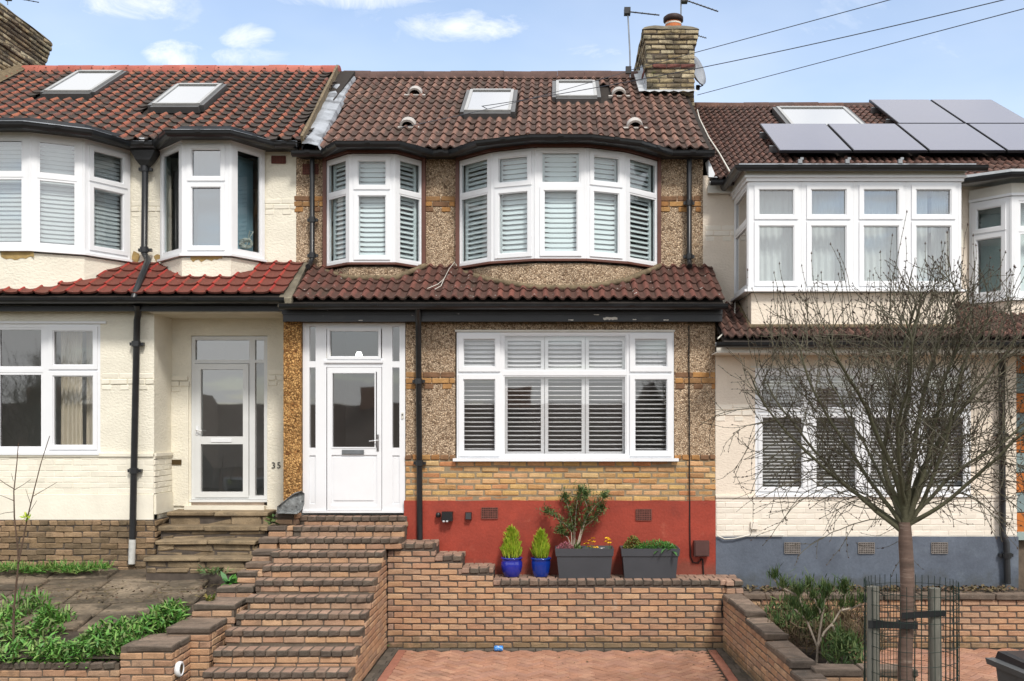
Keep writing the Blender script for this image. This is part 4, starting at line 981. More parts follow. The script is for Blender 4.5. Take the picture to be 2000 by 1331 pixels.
dado(P, wx(257, DU), wx(316, DU), wz(393, DU), .70, 'cream_paint', proud=.006); dado(P, wx(518, DU), XL, wz(388, DU), .70, 'cream_paint', proud=.006); P.flush()
air_brick(lh, 531, 558, 306, 320, .70); 
pl = MB(); pl.box(wx(337, D2), wx(356, D2), .56, .58, wz(908, D2), wz(898, D2)); pl.build('name_plate', 'brass', lh)
tc = D.curves.new('house_number', 'FONT'); tc.body = '35'; tc.size = .118; tc.extrude = .004; tc.materials.append(MATS['dark_plastic'])
to = D.objects.new('house_number', tc); to.location = (wx(530, D2), .594, wz(915, D2)); tc.space_character = 1.25; COL.objects.link(to)
for ch_i, ob in enumerate([to]):
    bpy.context.view_layer.update(); me = D.meshes.new_from_object(to.evaluated_get(bpy.context.evaluated_depsgraph_get())); loc = to.location.copy(); D.objects.remove(to); D.curves.remove(tc)
    me.transform(Matrix.Rotation(R(90), 4, 'X')); to = D.objects.new('house_number', me); to.location = loc; attach(to, lh)
# bays
for pts in (lbig, lsml):
    bay_prism(lh, 'bay_wall', pts, .03, ZE + 1.5, LZS - .05, 'cream_render')
    poly_band(lh, 'bay_fascia', pts, .05, -.05, LZH + .004, LZH + .045, 'white_upvc'); poly_band(lh, 'bay_soffit_board', pts, .04, -.05, LZH + .047, LZH + .2, 'black_paint')
P = Pieces(lh, 'blind_slat', 300)
bw = window_run(lh, lbig, LZS, LZH, LZT, P, sash={(4, 0), (4, 1)}, mg='glass_bright', louv=dict(pitch=.056, chord=.060, ang=66, frame=0), fw=.06, fixed_w=.03, slat_m='blind_white', slat_n=-.11)
lsw = window_run(lh, lsml, LZS, LZH, LZT, P, sash={(1, 0), (1, 1)}, mg=('glass_bay', 'glass_mirror', 'glass_bay'), notrans=(0, 2), fw=.055, fixed_w=.03)
P.flush()
bq_ = poly_band(lh, 'blind_backing', [(lsml[0][0] + .04, .9)] + lsml[1:3] + [(lsml[3][0] - .04, .9)], -.20, -.21, LZS + .05, LZH - .05, 'backing_teal')  # added backing sheet, no real blind: its colour brightens the dark side panes
# peeled render patches
for (pa, pb, ya, yb, yy) in ((2, 66, 491, 506, -.185), ):
    d = yy - CAMY; mb = MB(); k = 12
    top = [(wx(pa + (pb - pa) * i / k, d), wz(ya, d)) for i in range(k + 1)]; bot = [(wx(pa + (pb - pa) * i / k, d), wz(yb + random.uniform(-4, 3) - 5 * abs(i / k - .5), d)) for i in range(k + 1)]
    vs = [(x, yy, z) for x, z in top] + [(x, yy, z) for x, z in bot]; mb.add(vs, [(i + k + 1, i + k + 2, i + 1, i) for i in range(k)]); mb.build('bare_patch', 'bare_render', lh)
for (pa, pb, ya, yb, yy) in ((257, 273, 490, 514, .694), (300, 316, 496, 512, .694), (505, 517, 510, 522, .694)):
    d = yy - CAMY; mb = MB(); c = V((pa + pb) / 2, (ya + yb) / 2, d); vs = [c] + [Vector((c.x + math.cos(a) * (wx(pb, d) - wx(pa, d)) / 2 * random.uniform(.7, 1.1), yy, c.z + math.sin(a) * (wz(ya, d) - wz(yb, d)) / 2 * random.uniform(.7, 1.1))) for a in [i * math.pi / 6 for i in range(12)]]
    mb.add(vs, [(0, 1 + (i + 1) % 12, 1 + i) for i in range(12)]); mb.build('bare_patch', 'bare_render', lh)
mb = MB(); yy = .175; d = yy - CAMY; vs = []
for i in range(13): vs.append((wx(372 + 62 * i / 12, d), yy, wz(500, d))); 
for i in range(13): vs.append((wx(372 + 62 * i / 12, d), yy, wz(503 + random.uniform(0, 14) * (1.2 - i / 12), d)))
mb.add(vs, [(i + 13, i + 14, i + 1, i) for i in range(12)]); mb.build('bare_patch', 'bare_render', lh)
# ground window with curtain
fcs = [(wx(-130, DG), .03), (wx(-12, DG), .03), (wx(91, DG), .03), (wx(196, DG), .03)]
lw = window_run(lh, fcs, LW[2], LW[3], wz(724, DG), None, sash={(2, 0), (2, 1)}, mg='glass', posts=False, fw=.045, fixed_w=.03)
tr = MB(); tr.box(LW[0], LW[1] + .08, -.03, .02, LW[3] + .002, LW[3] + .03); tr.build('head_trim', 'white_upvc', lw)
def curtain(parent, x0, x1, y, z0, z1, m, folds=9, amp=.03, gather=None):
    mb = MB(); n = folds * 8; rows = 10; vs = []
    for j in range(rows + 1):
        t = j / rows
        for i in range(n + 1):
            u = i / n; x = x0 + (x1 - x0) * u
            if gather: x = gather[0] + (x - gather[0]) * (1 - gather[1] * math.sin(math.pi * min(1, (1 - t) * 1.0)) ** 1)
            vs.append((x, y + amp * math.sin(u * folds * 2 * math.pi + .6 * math.sin(t * 3 + u * 9)) * (.4 + .6 * (1 - t)), z0 + (z1 - z0) * t))
    mb.add(vs, [(j * (n + 1) + i, j * (n + 1) + i + 1, (j + 1) * (n + 1) + i + 1, (j + 1) * (n + 1) + i) for j in range(rows) for i in range(n)], 0, True)
    return mb.build('curtain', m, parent)
curtain(lw, wx(96, DG), wx(140, DG), .30, LW[2], LW[3], 'curtain_cream', 5, .035); curtain(lw, wx(140, DG), wx(200, DG), .40, LW[2], LW[3], 'curtain_cream', 3, .02)
# inner porch door
fc = Facet((wx(373, D2), .66), (wx(522, D2), .66)); px = lambda p: wx(p, D2) - wx(373, D2); pz = lambda y: wz(y, D2)
fr = MB(); fc.ring(fr, 0, px(522), pz(976), pz(657), .05, -.04, .04); fc.box(fr, px(486), px(497), pz(976) + .05, pz(657) - .05, -.038, .038)
fc.box(fr, .05, px(486), pz(710), pz(703), -.036, .036); fc.box(fr, px(497), px(522) - .05, pz(709), pz(703), -.036, .036); fc.box(fr, -.02, px(522), pz(981), pz(976.5), -.03, .07)
pd = fr.build('porch_door', 'old_upvc', lh, 'white glazed porch door with two dark panes')
pane(fc, pd, .05, px(486), pz(703), pz(657) - .05, 0, 'glass_bright'); pane(fc, pd, px(497), px(522) - .05, pz(703), pz(657) - .05, 0, 'glass_bright'); pane(fc, pd, px(497), px(522) - .05, pz(976) + .05, pz(709), 0, 'glass')
lf = MB(); fc.ring(lf, px(381), px(485), pz(972), pz(711), .075, .002, .055); fc.box(lf, px(381) + .075, px(485) - .075, pz(868), pz(853), .003, .05); leaf = lf.build('door_leaf', 'old_upvc', pd)
pane(fc, pd, px(390), px(476), pz(853), pz(720), .012, 'glass_bright'); pane(fc, pd, px(390), px(476), pz(962), pz(868), .012, 'glass')
lp = MB(); fc.box(lp, px(412), px(452), pz(864), pz(857), .0505, .06); lp.build('letter_plate', 'white_upvc', pd)
hn = MB(); fc.box(hn, px(383), px(387), pz(850), pz(832), .0555, .065); hn.tube([fc.pt(px(385), pz(840), .06), fc.pt(px(385), pz(840), .1), fc.pt(px(396), pz(842), .1)], .009, 8); hn.build('handle', 'white_upvc', pd)
th = MB(); th.box(wx(365, D2), wx(520, D2), .50, .7, wz(1000, D2), wz(987.5, D2)); th.build('threshold', 'cream_paint', lh)
dkk = MB(); dkk.box(wx(366, D2), wx(515, D2), .62, .72, wz(987, D2), wz(976.5, D2)); dkk.build('threshold_gap', 'room_dark', lh)
# canopy roof, fascia, gutter
lc = Roof(12.55, 1.668, .564)
dk = MB(); a, b, c2, e = lc.pt(X0, 12.5, -.03), lc.pt(-3.45, 12.5, -.03), lc.pt(-3.58, 13.6, -.03), lc.pt(X0, 13.6, -.03); dk.add([a, b, c2, e, a + dn, b + dn, c2 + dn, e + dn], BOXF); dk.build('canopy_deck', 'roof_deck', lh)
P = Pieces(lh, 'tile', 300)
def in_lbay(x, d): return any(d + CAMY > front_y(offset_path(pp, .03), x) + .10 for pp in (lbig, lsml)) or (abs(x - wx(232, 12.9) - (13.05 - d) * .02) < .09 and d < 13.6 and False)
lay_tiles(P, lc, -8.4, -3.50, 13.58, .198, .262, 'roll', 'tile_red', skip=in_lbay, xr=lambda d: -3.50 - (d - 12.55) * .05)
fb = MB(); fb.box(X0, wx(553, 12.62), -.21, -.17, ZE + 1.545, ZE + 1.60); fb.box(X0, wx(553, 12.65), -.19, -.15, ZE + 1.468, ZE + 1.54); fb.box(X0, wx(553, 12.65), -.15, .0, ZE + 1.49, ZE + 1.51); fb.build('fascia', 'black_paint', lh)
gz = ZE + (CY - 584) * 12.47 / F; gutter(lh, [(X0, Yd(12.47), gz), (wx(557, 12.47), Yd(12.47), gz)], .056)
# main roof
lr = Roof(13.30, 3.815, .64); LDR = 16.7; roof_deck(lh, lr, X0 - .3, -3.40, LDR, -.25)
lholes = [roof_window(lh, lr, 90, 182, 192, 153), roof_window(lh, lr, 300, 393, 218, 179)]
def skip_l(x, d): return any(h[0] < x < h[1] and h[2] < d < h[3] for h in lholes) or (x < -8.98 and d > 15.5)
lay_tiles(P, lr, -9.7, -3.36, LDR - .02, .192, .205, 'pan', 'tile_clay', skip=skip_l, xr=lambda d: -3.46 - (d - 13.35) * .083)
P.flush()
ridge(lh, wx(46, 16.65), wx(663, 16.65), Yd(16.7), ZE + (CY - 130) * 16.7 / F - .16, .17, .30, 'ridge_red')
mb = MB(); mb.box(wx(46, 16.6), wx(663, 16.6), Yd(16.56), Yd(16.75), ZE + 5.84, ZE + 5.925); mb.build('ridge_bedding', 'bedding', lh)
mb = MB(); vs = []
for i in range(15):
    d = 13.25 + 3.45 * i / 14; xx = -3.40 - (d - 13.35) * .083
    for (x, nn) in ((xx - .02, .09), (xx + .015, .09), (xx + .02, -.02), (xx - .02, -.02)): vs.append(lr.pt(x, d, nn + random.uniform(-.008, .008)))
mb.add(vs, [(i * 4 + j, i * 4 + (j + 1) % 4, i * 4 + 4 + (j + 1) % 4, i * 4 + 4 + j) for i in range(14) for j in range(4)] + [(0, 1, 2, 3)]); mb.build('verge_mortar', 'bedding', lh)
gz = ZE + 3.784; s2, b2 = offset_path(lsml[1:3], .28), offset_path(lbig, .28)
gp = [(b2[1][0], b2[1][1]), (b2[2][0], b2[2][1]), (b2[3][0], b2[3][1]), (b2[4][0], b2[4][1]), (wx(248, 13.2), .44), (wx(300, 13.2), .44), (s2[0][0] - .08, s2[0][1]), (s2[1][0] + .08, s2[1][1]), (wx(530, 13.2), .44), (wx(576, 13.2), .44)]
gutter(lh, [(x, y, gz) for x, y in gp], .065)
mb = MB(); mb.prism([(x, y) for x, y in offset_path(gp, -.02)] + [(-3.6, 1.0), (-9, 1.0)], gz - .04, gz + .012); mb.build('eaves_soffit', 'black_paint', lh)
mb = MB(); mb.prism([(x, y) for x, y in offset_path(gp, -.03)] + [(-3.6, 1.3), (-9, 1.3)], gz + .03, gz + .05); mb.build('bay_roof', 'lead', lh)
# hopper and downpipe, jogging over the canopy
d = 13.42; hp = MB(); x = wx(283, d); zt = wz(290, d)
vs = []
for (ww, dd, zz) in ((.16, .10, zt), (.16, .10, zt - .06), (.10, .08, zt - .17), (.05, .05, zt - .24)): vs += [(x - ww, .58 - dd, zz), (x + ww, .58 - dd, zz), (x + ww, .58 + dd, zz), (x - ww, .58 + dd, zz)]
hp.add(vs, [(k * 4 + j, k * 4 + 4 + j, k * 4 + 4 + (j + 1) % 4, k * 4 + (j + 1) % 4) for k in range(3) for j in range(4)] + [(0, 1, 2, 3), (15, 14, 13, 12)]); hp.build('rain_hopper', 'pipe_black', lh)
mb = MB(); mb.box(x - .03, x + .04, .45, .6, zt + .0, zt + .11); mb.build('hopper_outlet', 'lead_pale', lh)
downpipe(lh, [(x, .58, zt - .2), (wx(281, d), .58, wz(495, d)), (wx(286, 13.3), .50, wz(506, 13.3)), (wx(287, 13.25), .42, wz(512, 13.25)), (wx(262, 12.55), -.28, wz(574, 12.55)), (wx(261, 12.55), -.29, wz(583, 12.55))], .042, brackets=[(wx(282, d), .58, wz(330, d)), (wx(281, d), .58, wz(488, d))])
downpipe(lh, [(wx(267, 12.6), -.24, ZE + 1.55), (wx(268, 12.7), -.12, ZE + 1.44), (wx(267, 12.75), -.09, ZE + 1.36), (wx(258, 12.75), -.09, wz(1055, 12.75))], .042, brackets=[(wx(265, 12.75), -.09, wz(672, 12.75)), (wx(261, 12.75), -.09, wz(920, 12.75))])
downpipe(lh, [(wx(258, 12.75), -.09, wz(1054, 12.75)), (wx(256.5, 12.75), -.09, wz(1102, 12.75))], .043, 'pipe_white')
lchm, _z = chimney(lh, -9.95, -9.02, 15.55, 17.55, ZE + 5.2, [(13, 0, B), (1, .03, B), (2, 0, B), (1, .014, B), (1, .03, B), (1, .05, B), (2, .07, B)], .15)
mb = MB(); mb.add([lr.pt(-9.04, 15.5, .1), lr.pt(-8.86, 15.5, .05), lr.pt(-8.86, 16.7, .05), lr.pt(-9.04, 16.7, .10), lr.pt(-9.04, 15.5, .16)], [(0, 1, 4), (4, 1, 2, 3)]); mb.build('chimney_fillet', 'bedding', lchm)

# ================================================================== RIGHT HOUSE
rh = empty('terraced_house', (4.8, 0, 0), 'pale pink house with blue-grey base and solar panels on its roof', 'house', 'terraced houses in the row')
RX1 = 7.55; RXP = wx(1985, DG)
RZS, RZH, RZT = ZE + 1.727, ZE + 3.08, ZE + 2.594
rbay = [(2.440, .68), (2.432, -.30), (3.092, -.30), (3.752, -.30), (4.412, -.30), (5.072, -.30), (5.08, .68)]
rsml = [(5.63, .68), (5.996, .25), (6.60, .25), (6.97, .68)]
w = MB()
wall_holes(w, XR - .055, RX1, ZE + 1.0, ZE + 3.42, .70, [(2.47, 5.05, RZS - .02, RZH + .02), (rsml[0][0], rsml[-1][0], ZE + 1.66, ZE + 3.05)], .28)
RW = (wx(1475, DG), wx(1896, DG), wz(966, DG), wz(719, DG))
wall_holes(w, XR + .004, RXP, wz(971, DG), ZE + .95, 0, [RW], .25)
w.add([(RXP, 0, -.1), (RXP, .7, -.1), (RXP, .7, ZE + .95), (RXP, 0, ZE + .95)], [(0, 1, 2, 3)])
w.box(RX1, RX1 + .05, .74, 7.5, -.1, ZE + 3.3); w.box(XR, RX1, 7.5, 7.6, -.1, ZE + 3.3)
w.build('wall', 'pink_render', rh)
interior(rh, XR + .06, RX1 - .05, ZE - 1.4, ZE + 1.5, ZE + 3.3, m='room_teal')
P = Pieces(rh, 'painted_brick', 200); bm = MB(); bm.box(XR + .005, RXP, -.012, .1, wz(1048, DG), wz(971, DG)); bm.box(XR + .005, RXP, -.035, .02, wz(972, DG), wz(968, DG)); bm.build('base_render', 'pink_paint', rh)
for i in range(7): course(P, (0, -.016, 0), (1, 0, 0), (0, -1, 0), XR + .01, RXP, wz(1047, DG) + i * .0735, .067, .225, .04, 'pink_paint', .11 * (i % 2), .006, c=.004, jit=.002)
dado(P, XR + .01, wx(1470, DG), wz(790, DG), 0, 'pink_paint', proud=.008); dado(P, XR - .02, wx(1436, DU), wz(440, DU), .70, 'pink_paint', proud=.006); P.flush()
bp = MB(); bp.box(XR + .003, RXP + .01, -.04, .1, -.1, wz(1048, DG)); bp.build('plinth', 'blue_paint', rh)
for a, b in ((1532, 1562), (1676, 1707), (1819, 1850)): air_brick(rh, a, b, 1060, 1081, -.04, 'airbrick_iron')
# porch at the far end, painted in orange and teal blocks
P = Pieces(rh, 'painted_block', 60); hgt = (wz(690, 13.2) - wz(1040, 13.2)) / 9
for i in range(9): course(P, (0, .35, 0), (1, 0, 0), (0, -1, 0), RXP, RX1, wz(1040, 13.2) + i * hgt, hgt - .012, .5, .1, 'paint_orange' if i % 2 == 0 else 'paint_teal', .0, .012, c=.006)
P.flush()
mb = MB(); mb.box(RXP, RX1, .36, .6, -.1, ZE + 1.2); mb.build('porch_wall', 'mortar_grey', rh)
# square bay
bay_prism(rh, 'bay_wall', [(2.46, .68), (2.46, -.27), (5.045, -.27), (5.05, .68)], .0, ZE + .95, RZS - .04, 'pink_render')
P = Pieces(rh, 'louvre', 10)
bw = window_run(rh, rbay, RZS, RZH, RZT, None, sash={(1, 0), (2, 0), (3, 0), (4, 0), (1, 1), (2, 1), (3, 1), (4, 1)}, mg='glass_bright', fw=.05, fixed_w=.03)
curtain(bw, 2.55, 4.75, -.10, RZS + .05, RZH - .05, 'net_curtain', 26, .022)
curtain(bw, 4.82, 5.0, -.06, RZS + .05, RZH - .05, 'net_curtain', 3, .022)
bo = [(2.432, .68), (2.432, -.30), (5.072, -.30), (5.08, .68)]
poly_band(rh, 'bay_fascia', bo, .05, -.06, RZH + .004, RZH + .045, 'white_upvc'); poly_band(rh, 'bay_fascia', bo, .075, -.06, RZH + .047, RZH + .075, 'white_upvc'); poly_band(rh, 'bay_fascia', bo, .06, -.06, RZH + .077, RZH + .17, 'white_trim')
mb = MB(); q = offset_path(bo, .16); mb.prism([tuple(a) for a in q] + [(5.2, 1.3), (2.3, 1.3)], RZH + .171, RZH + .20); mb.build('bay_roof', 'lead', rh)
gz = RZH + .155; q = offset_path(bo, .17)
gutter(rh, [(q[0][0], .6, gz), (q[1][0], q[1][1], gz), (q[2][0] + .12, q[2][1], gz)], .05)
for px_ in (1567, 1660, 1764):
    mb = MB(); c = Vector((wx(px_, 12.3), -.45, RZH + .2)); mb.box(c.x - .03, c.x + .02, -.47, -.42, c.z, c.z + .05); mb.box(c.x + .0, c.x + .04, -.46, -.43, c.z + .05, c.z + .075); mb.build('panel_clamp', 'metal_grey', rh)
# small angled bay at the far end
sw = window_run(rh, rsml, ZE + 1.69, ZE + 3.03, ZE + 2.585, None, sash={(0, 0), (0, 1)}, mg='glass_bay', fw=.06, fixed_w=.03)
bl = MB(); f0 = Facet(rsml[0], rsml[1]); f0.box(bl, .05, f0.L - .05, ZE + 1.75, ZE + 2.98, -.2, -.19); bl.build('blind_backing', 'room_teal', sw)
f1 = Facet(rsml[1], rsml[2]); bl = MB(); f1.box(bl, .05, f1.L - .05, ZE + 1.75, ZE + 2.98, -.2, -.19); bl.build('blind_backing', 'net_curtain', sw)
bay_prism(rh, 'bay_wall', rsml, .03, ZE + 1.0, ZE + 1.65, 'pink_render'); poly_band(rh, 'bay_fascia', rsml, .05, -.05, ZE + 3.034, ZE + 3.07, 'white_upvc'); poly_band(rh, 'bay_fascia', rsml, .04, -.05, ZE + 3.072, ZE + 3.2, 'white_trim')
q = offset_path(rsml, .22); gutter(rh, [(5.30, .45, ZE + 3.28)] + [(a[0], a[1], ZE + 3.28) for a in q[1:3]] + [(7.3, .45, ZE + 3.28)], .05)
mb = MB(); q = offset_path(rsml, .26); mb.prism([(5.35, .36)] + [tuple(a) for a in q[1:3]] + [(7.2, .5), (7.2, 1.3), (5.3, 1.3)], ZE + 3.27, ZE + 3.33); mb.build('bay_roof', 'lead_pale', rh)
# eaves stub by the centre house
gutter(rh, [(XR + .0, .42, ZE + 3.27), (2.36, .42, ZE + 3.27)], .05, False)
mb = MB(); mb.box(XR - .0, 2.42, .60, .69, ZE + 3.16, ZE + 3.26); mb.build('eaves_board', 'white_trim', rh)
# ground window behind the tree
k = 4; fcs = [(RW[0] + (RW[1] - RW[0]) * i / k, .03) for i in range(k + 1)]
P = Pieces(rh, 'blind_slat', 120)
gw2 = window_run(rh, fcs, RW[2], RW[3], wz(806, DG), P, mg='glass', posts=False, sash=set(), louv=dict(pitch=.045, chord=.022, ang=[(10, 18)] * 4, frame=0), fw=.05, fixed_w=.045, slat_m='blind_white', slat_n=-.13)
P.flush()
bl = MB(); bl.box(RW[0] + .06, RW[1] - .06, .26, .27, RW[2] + .05, RW[3] - .05); bl.build('blind_backing', 'backing_grey', gw2)  # added grey backing, not a real blind, to lighten the dark interior
tr = MB(); tr.box(RW[0] - .06, RW[1] + .04, -.03, .02, RW[3] + .002, RW[3] + .025); tr.build('head_trim', 'white_trim', gw2)
# canopy
rc = Roof(12.30, 1.085, .456)
dk = MB(); a, b, c2, e = rc.pt(XR + .02, 12.27, -.03), rc.pt(RX1, 12.27, -.03), rc.pt(RX1, 13.6, -.03), rc.pt(XR + .02, 13.6, -.03); dk.add([a, b, c2, e, a + dn, b + dn, c2 + dn, e + dn], BOXF); dk.build('canopy_deck', 'roof_deck', rh)
P = Pieces(rh, 'tile', 300)
def in_rbay(x, d): return (2.43 < x < 5.07 and d > 12.66) or d + CAMY > front_y(offset_path(rsml, .03), x) + .08
lay_tiles(P, rc, XR + .03, 7.2, 13.58, .21, .25, 'wave', 'tile_dark', skip=in_rbay)
gz = ZE + (CY - 671) * 12.22 / F; gutter(rh, [(wx(1398, 12.22), Yd(12.22), gz), (7.3, Yd(12.22), gz)], .05)
fb = MB(); fb.box(wx(1400, 12.35), 7.3, -.5, -.46, ZE + .915, ZE + .995); fb.box(wx(1402, 12.35), 7.3, -.46, .05, ZE + .918, ZE + .935); fb.build('fascia', 'white_trim', rh)
mb = MB(); q = offset_path([(2.46, .68), (2.46, -.27), (5.045, -.27)], .02); mb.tube([Vector((a[0], a[1], rc.pt(0, a[1] - CAMY, .06).z)) for a in q], .035, 6); mb.build('flashing_fillet', 'bedding', rh)
# main roof with skylight
rr = Roof(13.30, 3.30, .58); RDR = 17.1; roof_deck(rh, rr, XR + .04, 7.52, RDR)
rholes = [roof_window(rh, rr, 1546, 1688, 260, 223)]
pd0, pd1, pd2 = rr.d(320), rr.d(265.5), rr.d(217)
rowA = [wx(p_, pd1) for p_ in (1481, 1612.5, 1747, 1885, 2020)]; rowB = [wx(p_, pd2) for p_ in (1694, 1813.5, 1935)]
def skip_r(x, d):
    return any(h[0] < x < h[1] and h[2] < d < h[3] for h in rholes) or (rowA[0] + .15 < x < rowA[-1] - .1 and pd0 + .2 < d < pd1 - .1) or (rowB[0] + .15 < x < rowB[-1] - .1 and pd1 < d < pd2 - .15)
lay_tiles(P, rr, XR + .05, 7.5, RDR - .02, .21, .205, 'wave', 'tile_dark', skip=skip_r)
P.flush()
ridge(rh, wx(1356, 17.05), wx(1937, 17.05), Yd(17.1), ZE + (CY - 202) * 17.1 / F - .115, .125, .44, 'ridge_dark')
downpipe(rh, [(wx(1957, 12.3), -.5, gz - .03), (wx(1957, 12.6), -.25, ZE + .86), (wx(1957, 12.75), -.09, ZE + .78), (wx(1959, 12.75), -.09, wz(1045, 12.75)), (wx(1967, 12.72), -.11, wz(1060, 12.75)), (wx(1969, 12.72), -.11, wz(1140, 12.75))], .042, brackets=[(wx(1958, 12.75), -.09, wz(850, 12.75)), (wx(1968, 12.72), -.11, wz(1085, 12.75))])
cable('cable', [V(1432, 335, 13.2), V(1440, 385, 13.5), V(1441, 580, 13.5)], .008, 'cable_black', rh)
cable('cable', [V(1436, 590, 13.4), V(1434, 632, 12.9), V(1420, 645, 12.6), V(1402, 662, 12.35)], .010, 'cable_white', rh)
cable('cable', [V(1362, 215, 16.2), V(1366, 232, 15.4), V(1385, 270, 14.5), V(1405, 300, 13.9), V(1425, 335, 13.3)], .012, 'cable_white', rh)
cable('cable', [V(1402, 1047, 12.78), V(1415, 1053, 12.77), V(1435, 1052, 12.77), V(1462, 1046, 12.78), V(1530, 1046, 12.78)], .010, 'cable_white', rh)
mb = MB(); mb.box(wx(1465, DG), wx(1479, DG), -.06, -.02, wz(1033, DG), wz(1019, DG)); mb.build('junction_box', 'pink_paint', rh)
mb = MB(); mb.box(wx(1872, DU), wx(1878, DU), .64, .69, wz(485, DU), wz(450, DU)); mb.build('junction_box', 'cream_paint', rh)
mb = MB(); q = [V(1378, 318, 13.5), V(1384, 312, 13.4), V(1398, 344, 13.3), V(1402, 347, 13.25), V(1384, 346, 13.3)]; mb.add(q + [a + Vector((0, .05, 0)) for a in q], [(0, 1, 2, 3, 4)] + [(i, 5 + i, 5 + (i + 1) % 5, (i + 1) % 5) for i in range(5)]); mb.build('lead_flashing', 'lead_pale', rh)

# solar panels lie on the roof: things of their own
U, Vv, Nn = Vector((1, 0, 0)), Vector((0, rr.c, rr.s)), Vector((0, -rr.s, rr.c))
SL = {(0, 0): 'leftmost solar panel of the lower row, below the skylight', (0, 1): 'second solar panel in the lower row, right of the skylight edge', (0, 2): 'third solar panel in the lower row, under the upper pair',
      (0, 3): 'rightmost solar panel of the lower row at the roof edge', (1, 0): 'upper solar panel next to the skylight', (1, 1): 'upper solar panel at the far right end of the ridge'}
for r_, (row, da, db) in enumerate(((rowA, pd0, pd1 - .015), (rowB, pd1 + .015, pd2))):
    for i in range(len(row) - 1):
        o = rr.pt(row[i], da, .15); Lp, Wp = (db - da) / rr.c, row[i + 1] - row[i] - .03
        t = empty('solar_panel', o, SL[(r_, i)], 'solar panel', 'solar panels on the right roof')
        mb = MB(); mb.obox(o, U * Wp, Vv * Lp, Nn * .035); mb.build('frame', 'solar_edge', t)
        mb = MB(); mb.obox(o + U * .012 + Vv * .012 + Nn * .0355, U * (Wp - .024), Vv * (Lp - .024), Nn * .004); mb.build('cell_sheet', 'solar_cell', t)
        for vv in (.25, .75): mb = MB(); mb.obox(o + Vv * Lp * vv - Nn * .10 - U * .06, U * (Wp + .06), Vv * .04, Nn * .095); mb.build('rail', 'metal_grey', t)
# ================================================================== FRONT STEPS, WALLS, DRIVE
UX, NY = (1, 0, 0), (0, -1, 0)
SY = [1009, 1029, 1052, 1079, 1106, 1134, 1167, 1199, 1232, 1271, 1313]
SLX = [-3.30, -3.32, -3.42, -3.45, -3.47, -3.48, -3.50, -3.53, -3.565, -3.60, -3.62]
st = empty('brick_steps', (-2.8, -1.5, 0), 'flight of red brick steps with dark nosings up to the white door', 'steps')
ST = []
for k, y in enumerate(SY):
    d = 12.74 - .26 * k; ST.append((d, wz(y, d), SLX[k], -1.92 if k < 3 else -2.10))
ST.append((12.74 - .26 * 11, .10, -3.63, -2.10))
P = Pieces(st, 'brick', 300)
core = MB()
for k, (d, zt, a, b) in enumerate(ST):
    yb_ = (Yd(ST[k - 1][0]) + .016) if k else .05
    core.box(a + .012, (b if k > 2 else -2.10) - .012, Yd(d) + .014, yb_, -.05, zt - .006)
    if k < 3: core.box(-2.112, b - .012, Yd(d) + .014, yb_, zt - .135 if k == 2 else ST[k + 1][1] - .13, zt - .006)
core.build('core', 'mortar_grey', st)
for k, (d, zt, a, b) in enumerate(ST):
    s_ = D.objects.new('step', None); attach(s_, st)
    course(P, (0, Yd(d) - .012, 0), UX, NY, a, b, zt - .062, .062, .106, .215, ('brick_coping', 'brick_tread'), random.uniform(0, .04), .009, parent=s_, two=True, c=.008, jit=.005, wob=.003)
    zb = ST[k + 1][1] if k + 1 < len(ST) else 0
    z = zt - .062 - .009 - .064
    while z > zb - .05:
        course(P, (0, Yd(d) + .004, 0), UX, NY, a, b, z, .064, .218, .08, 'brick_step', random.uniform(.02, .2), .010, parent=s_, c=.008, jit=.004, wob=.002); z -= .074
z = .005; r = 0
while z < ST[3][1] - .07:      # right flank of the flight, above the drive
    yf = next((Yd(ST[k][0]) for k in range(len(ST) - 1, 2, -1) if ST[k][1] - .075 >= z + .05), None)
    if yf is not None: course(P, (-2.10, 0, 0), (0, 1, 0), (1, 0, 0), yf + .01, -.56, z, .064, .215, .08, 'brick_step', .11 * (r % 2), .010, c=.008, jit=.004)
    z += .0745; r += 1
P.flush()

rw = empty('retaining_wall', (0, -.5, 0), 'long pinkish brick retaining wall below the planters', 'wall')
WT = [(748, 850, 1.295), (850, 902, 1.144), (902, 963, .993), (963, 1418, .842), (1418, 1450, .842)]
P = Pieces(rw, 'brick', 300); core = MB(); dW = 12.3; YW = Yd(dW)
for (a, b, zt) in WT: core.box(wx(a, dW) if a > 748 else -2.09, wx(b, dW) - .008, YW + .008, -.055, -.05, zt - .012)
core.build('core', 'mortar_dark', rw)
z = .004; r = 0
while z < 1.23:
    for (a, b, zt) in ([(-2.10, None, 0)]):
        x1 = max([wx(q[1], dW) for q in WT if q[2] - .07 > z + .05] or [-9])
        if x1 > -9: course(P, (0, YW, 0), UX, NY, -2.10, x1, z, .0645, .2155, .1, 'brick_salmon', .1125 * (r % 2) + .03, .0105, c=.008, jit=.004)
    z += .0757; r += 1
for (a, b, zt) in WT:
    xa, xb = (wx(a, dW) if a > 748 else -2.10), wx(b, dW); f = .012 if a < 1418 else .06
    course(P, (0, YW - f, 0), UX, NY, xa, xb, zt - .062, .062, .108, .215, ('brick_coping', 'brick_tread'), .02, .010, two=True, c=.008, jit=.005)
    course(P, (0, YW - f + .225, 0), UX, NY, xa, xb, zt - .062, .060, .108, .215, 'brick_tread', .05, .010, c=.006)
    course(P, (0, YW - f + .45, 0), UX, NY, xa, xb, zt - .062, .060, .108, .215, 'brick_tread', .0, .010, c=.006)
z = .004; r = 0
pier = MB(); pier.box(wx(1418, dW) + .01, wx(1450, dW) - .01, YW - .04, YW, -.05, .77); pier.build('pier_core', 'mortar_dark', rw)
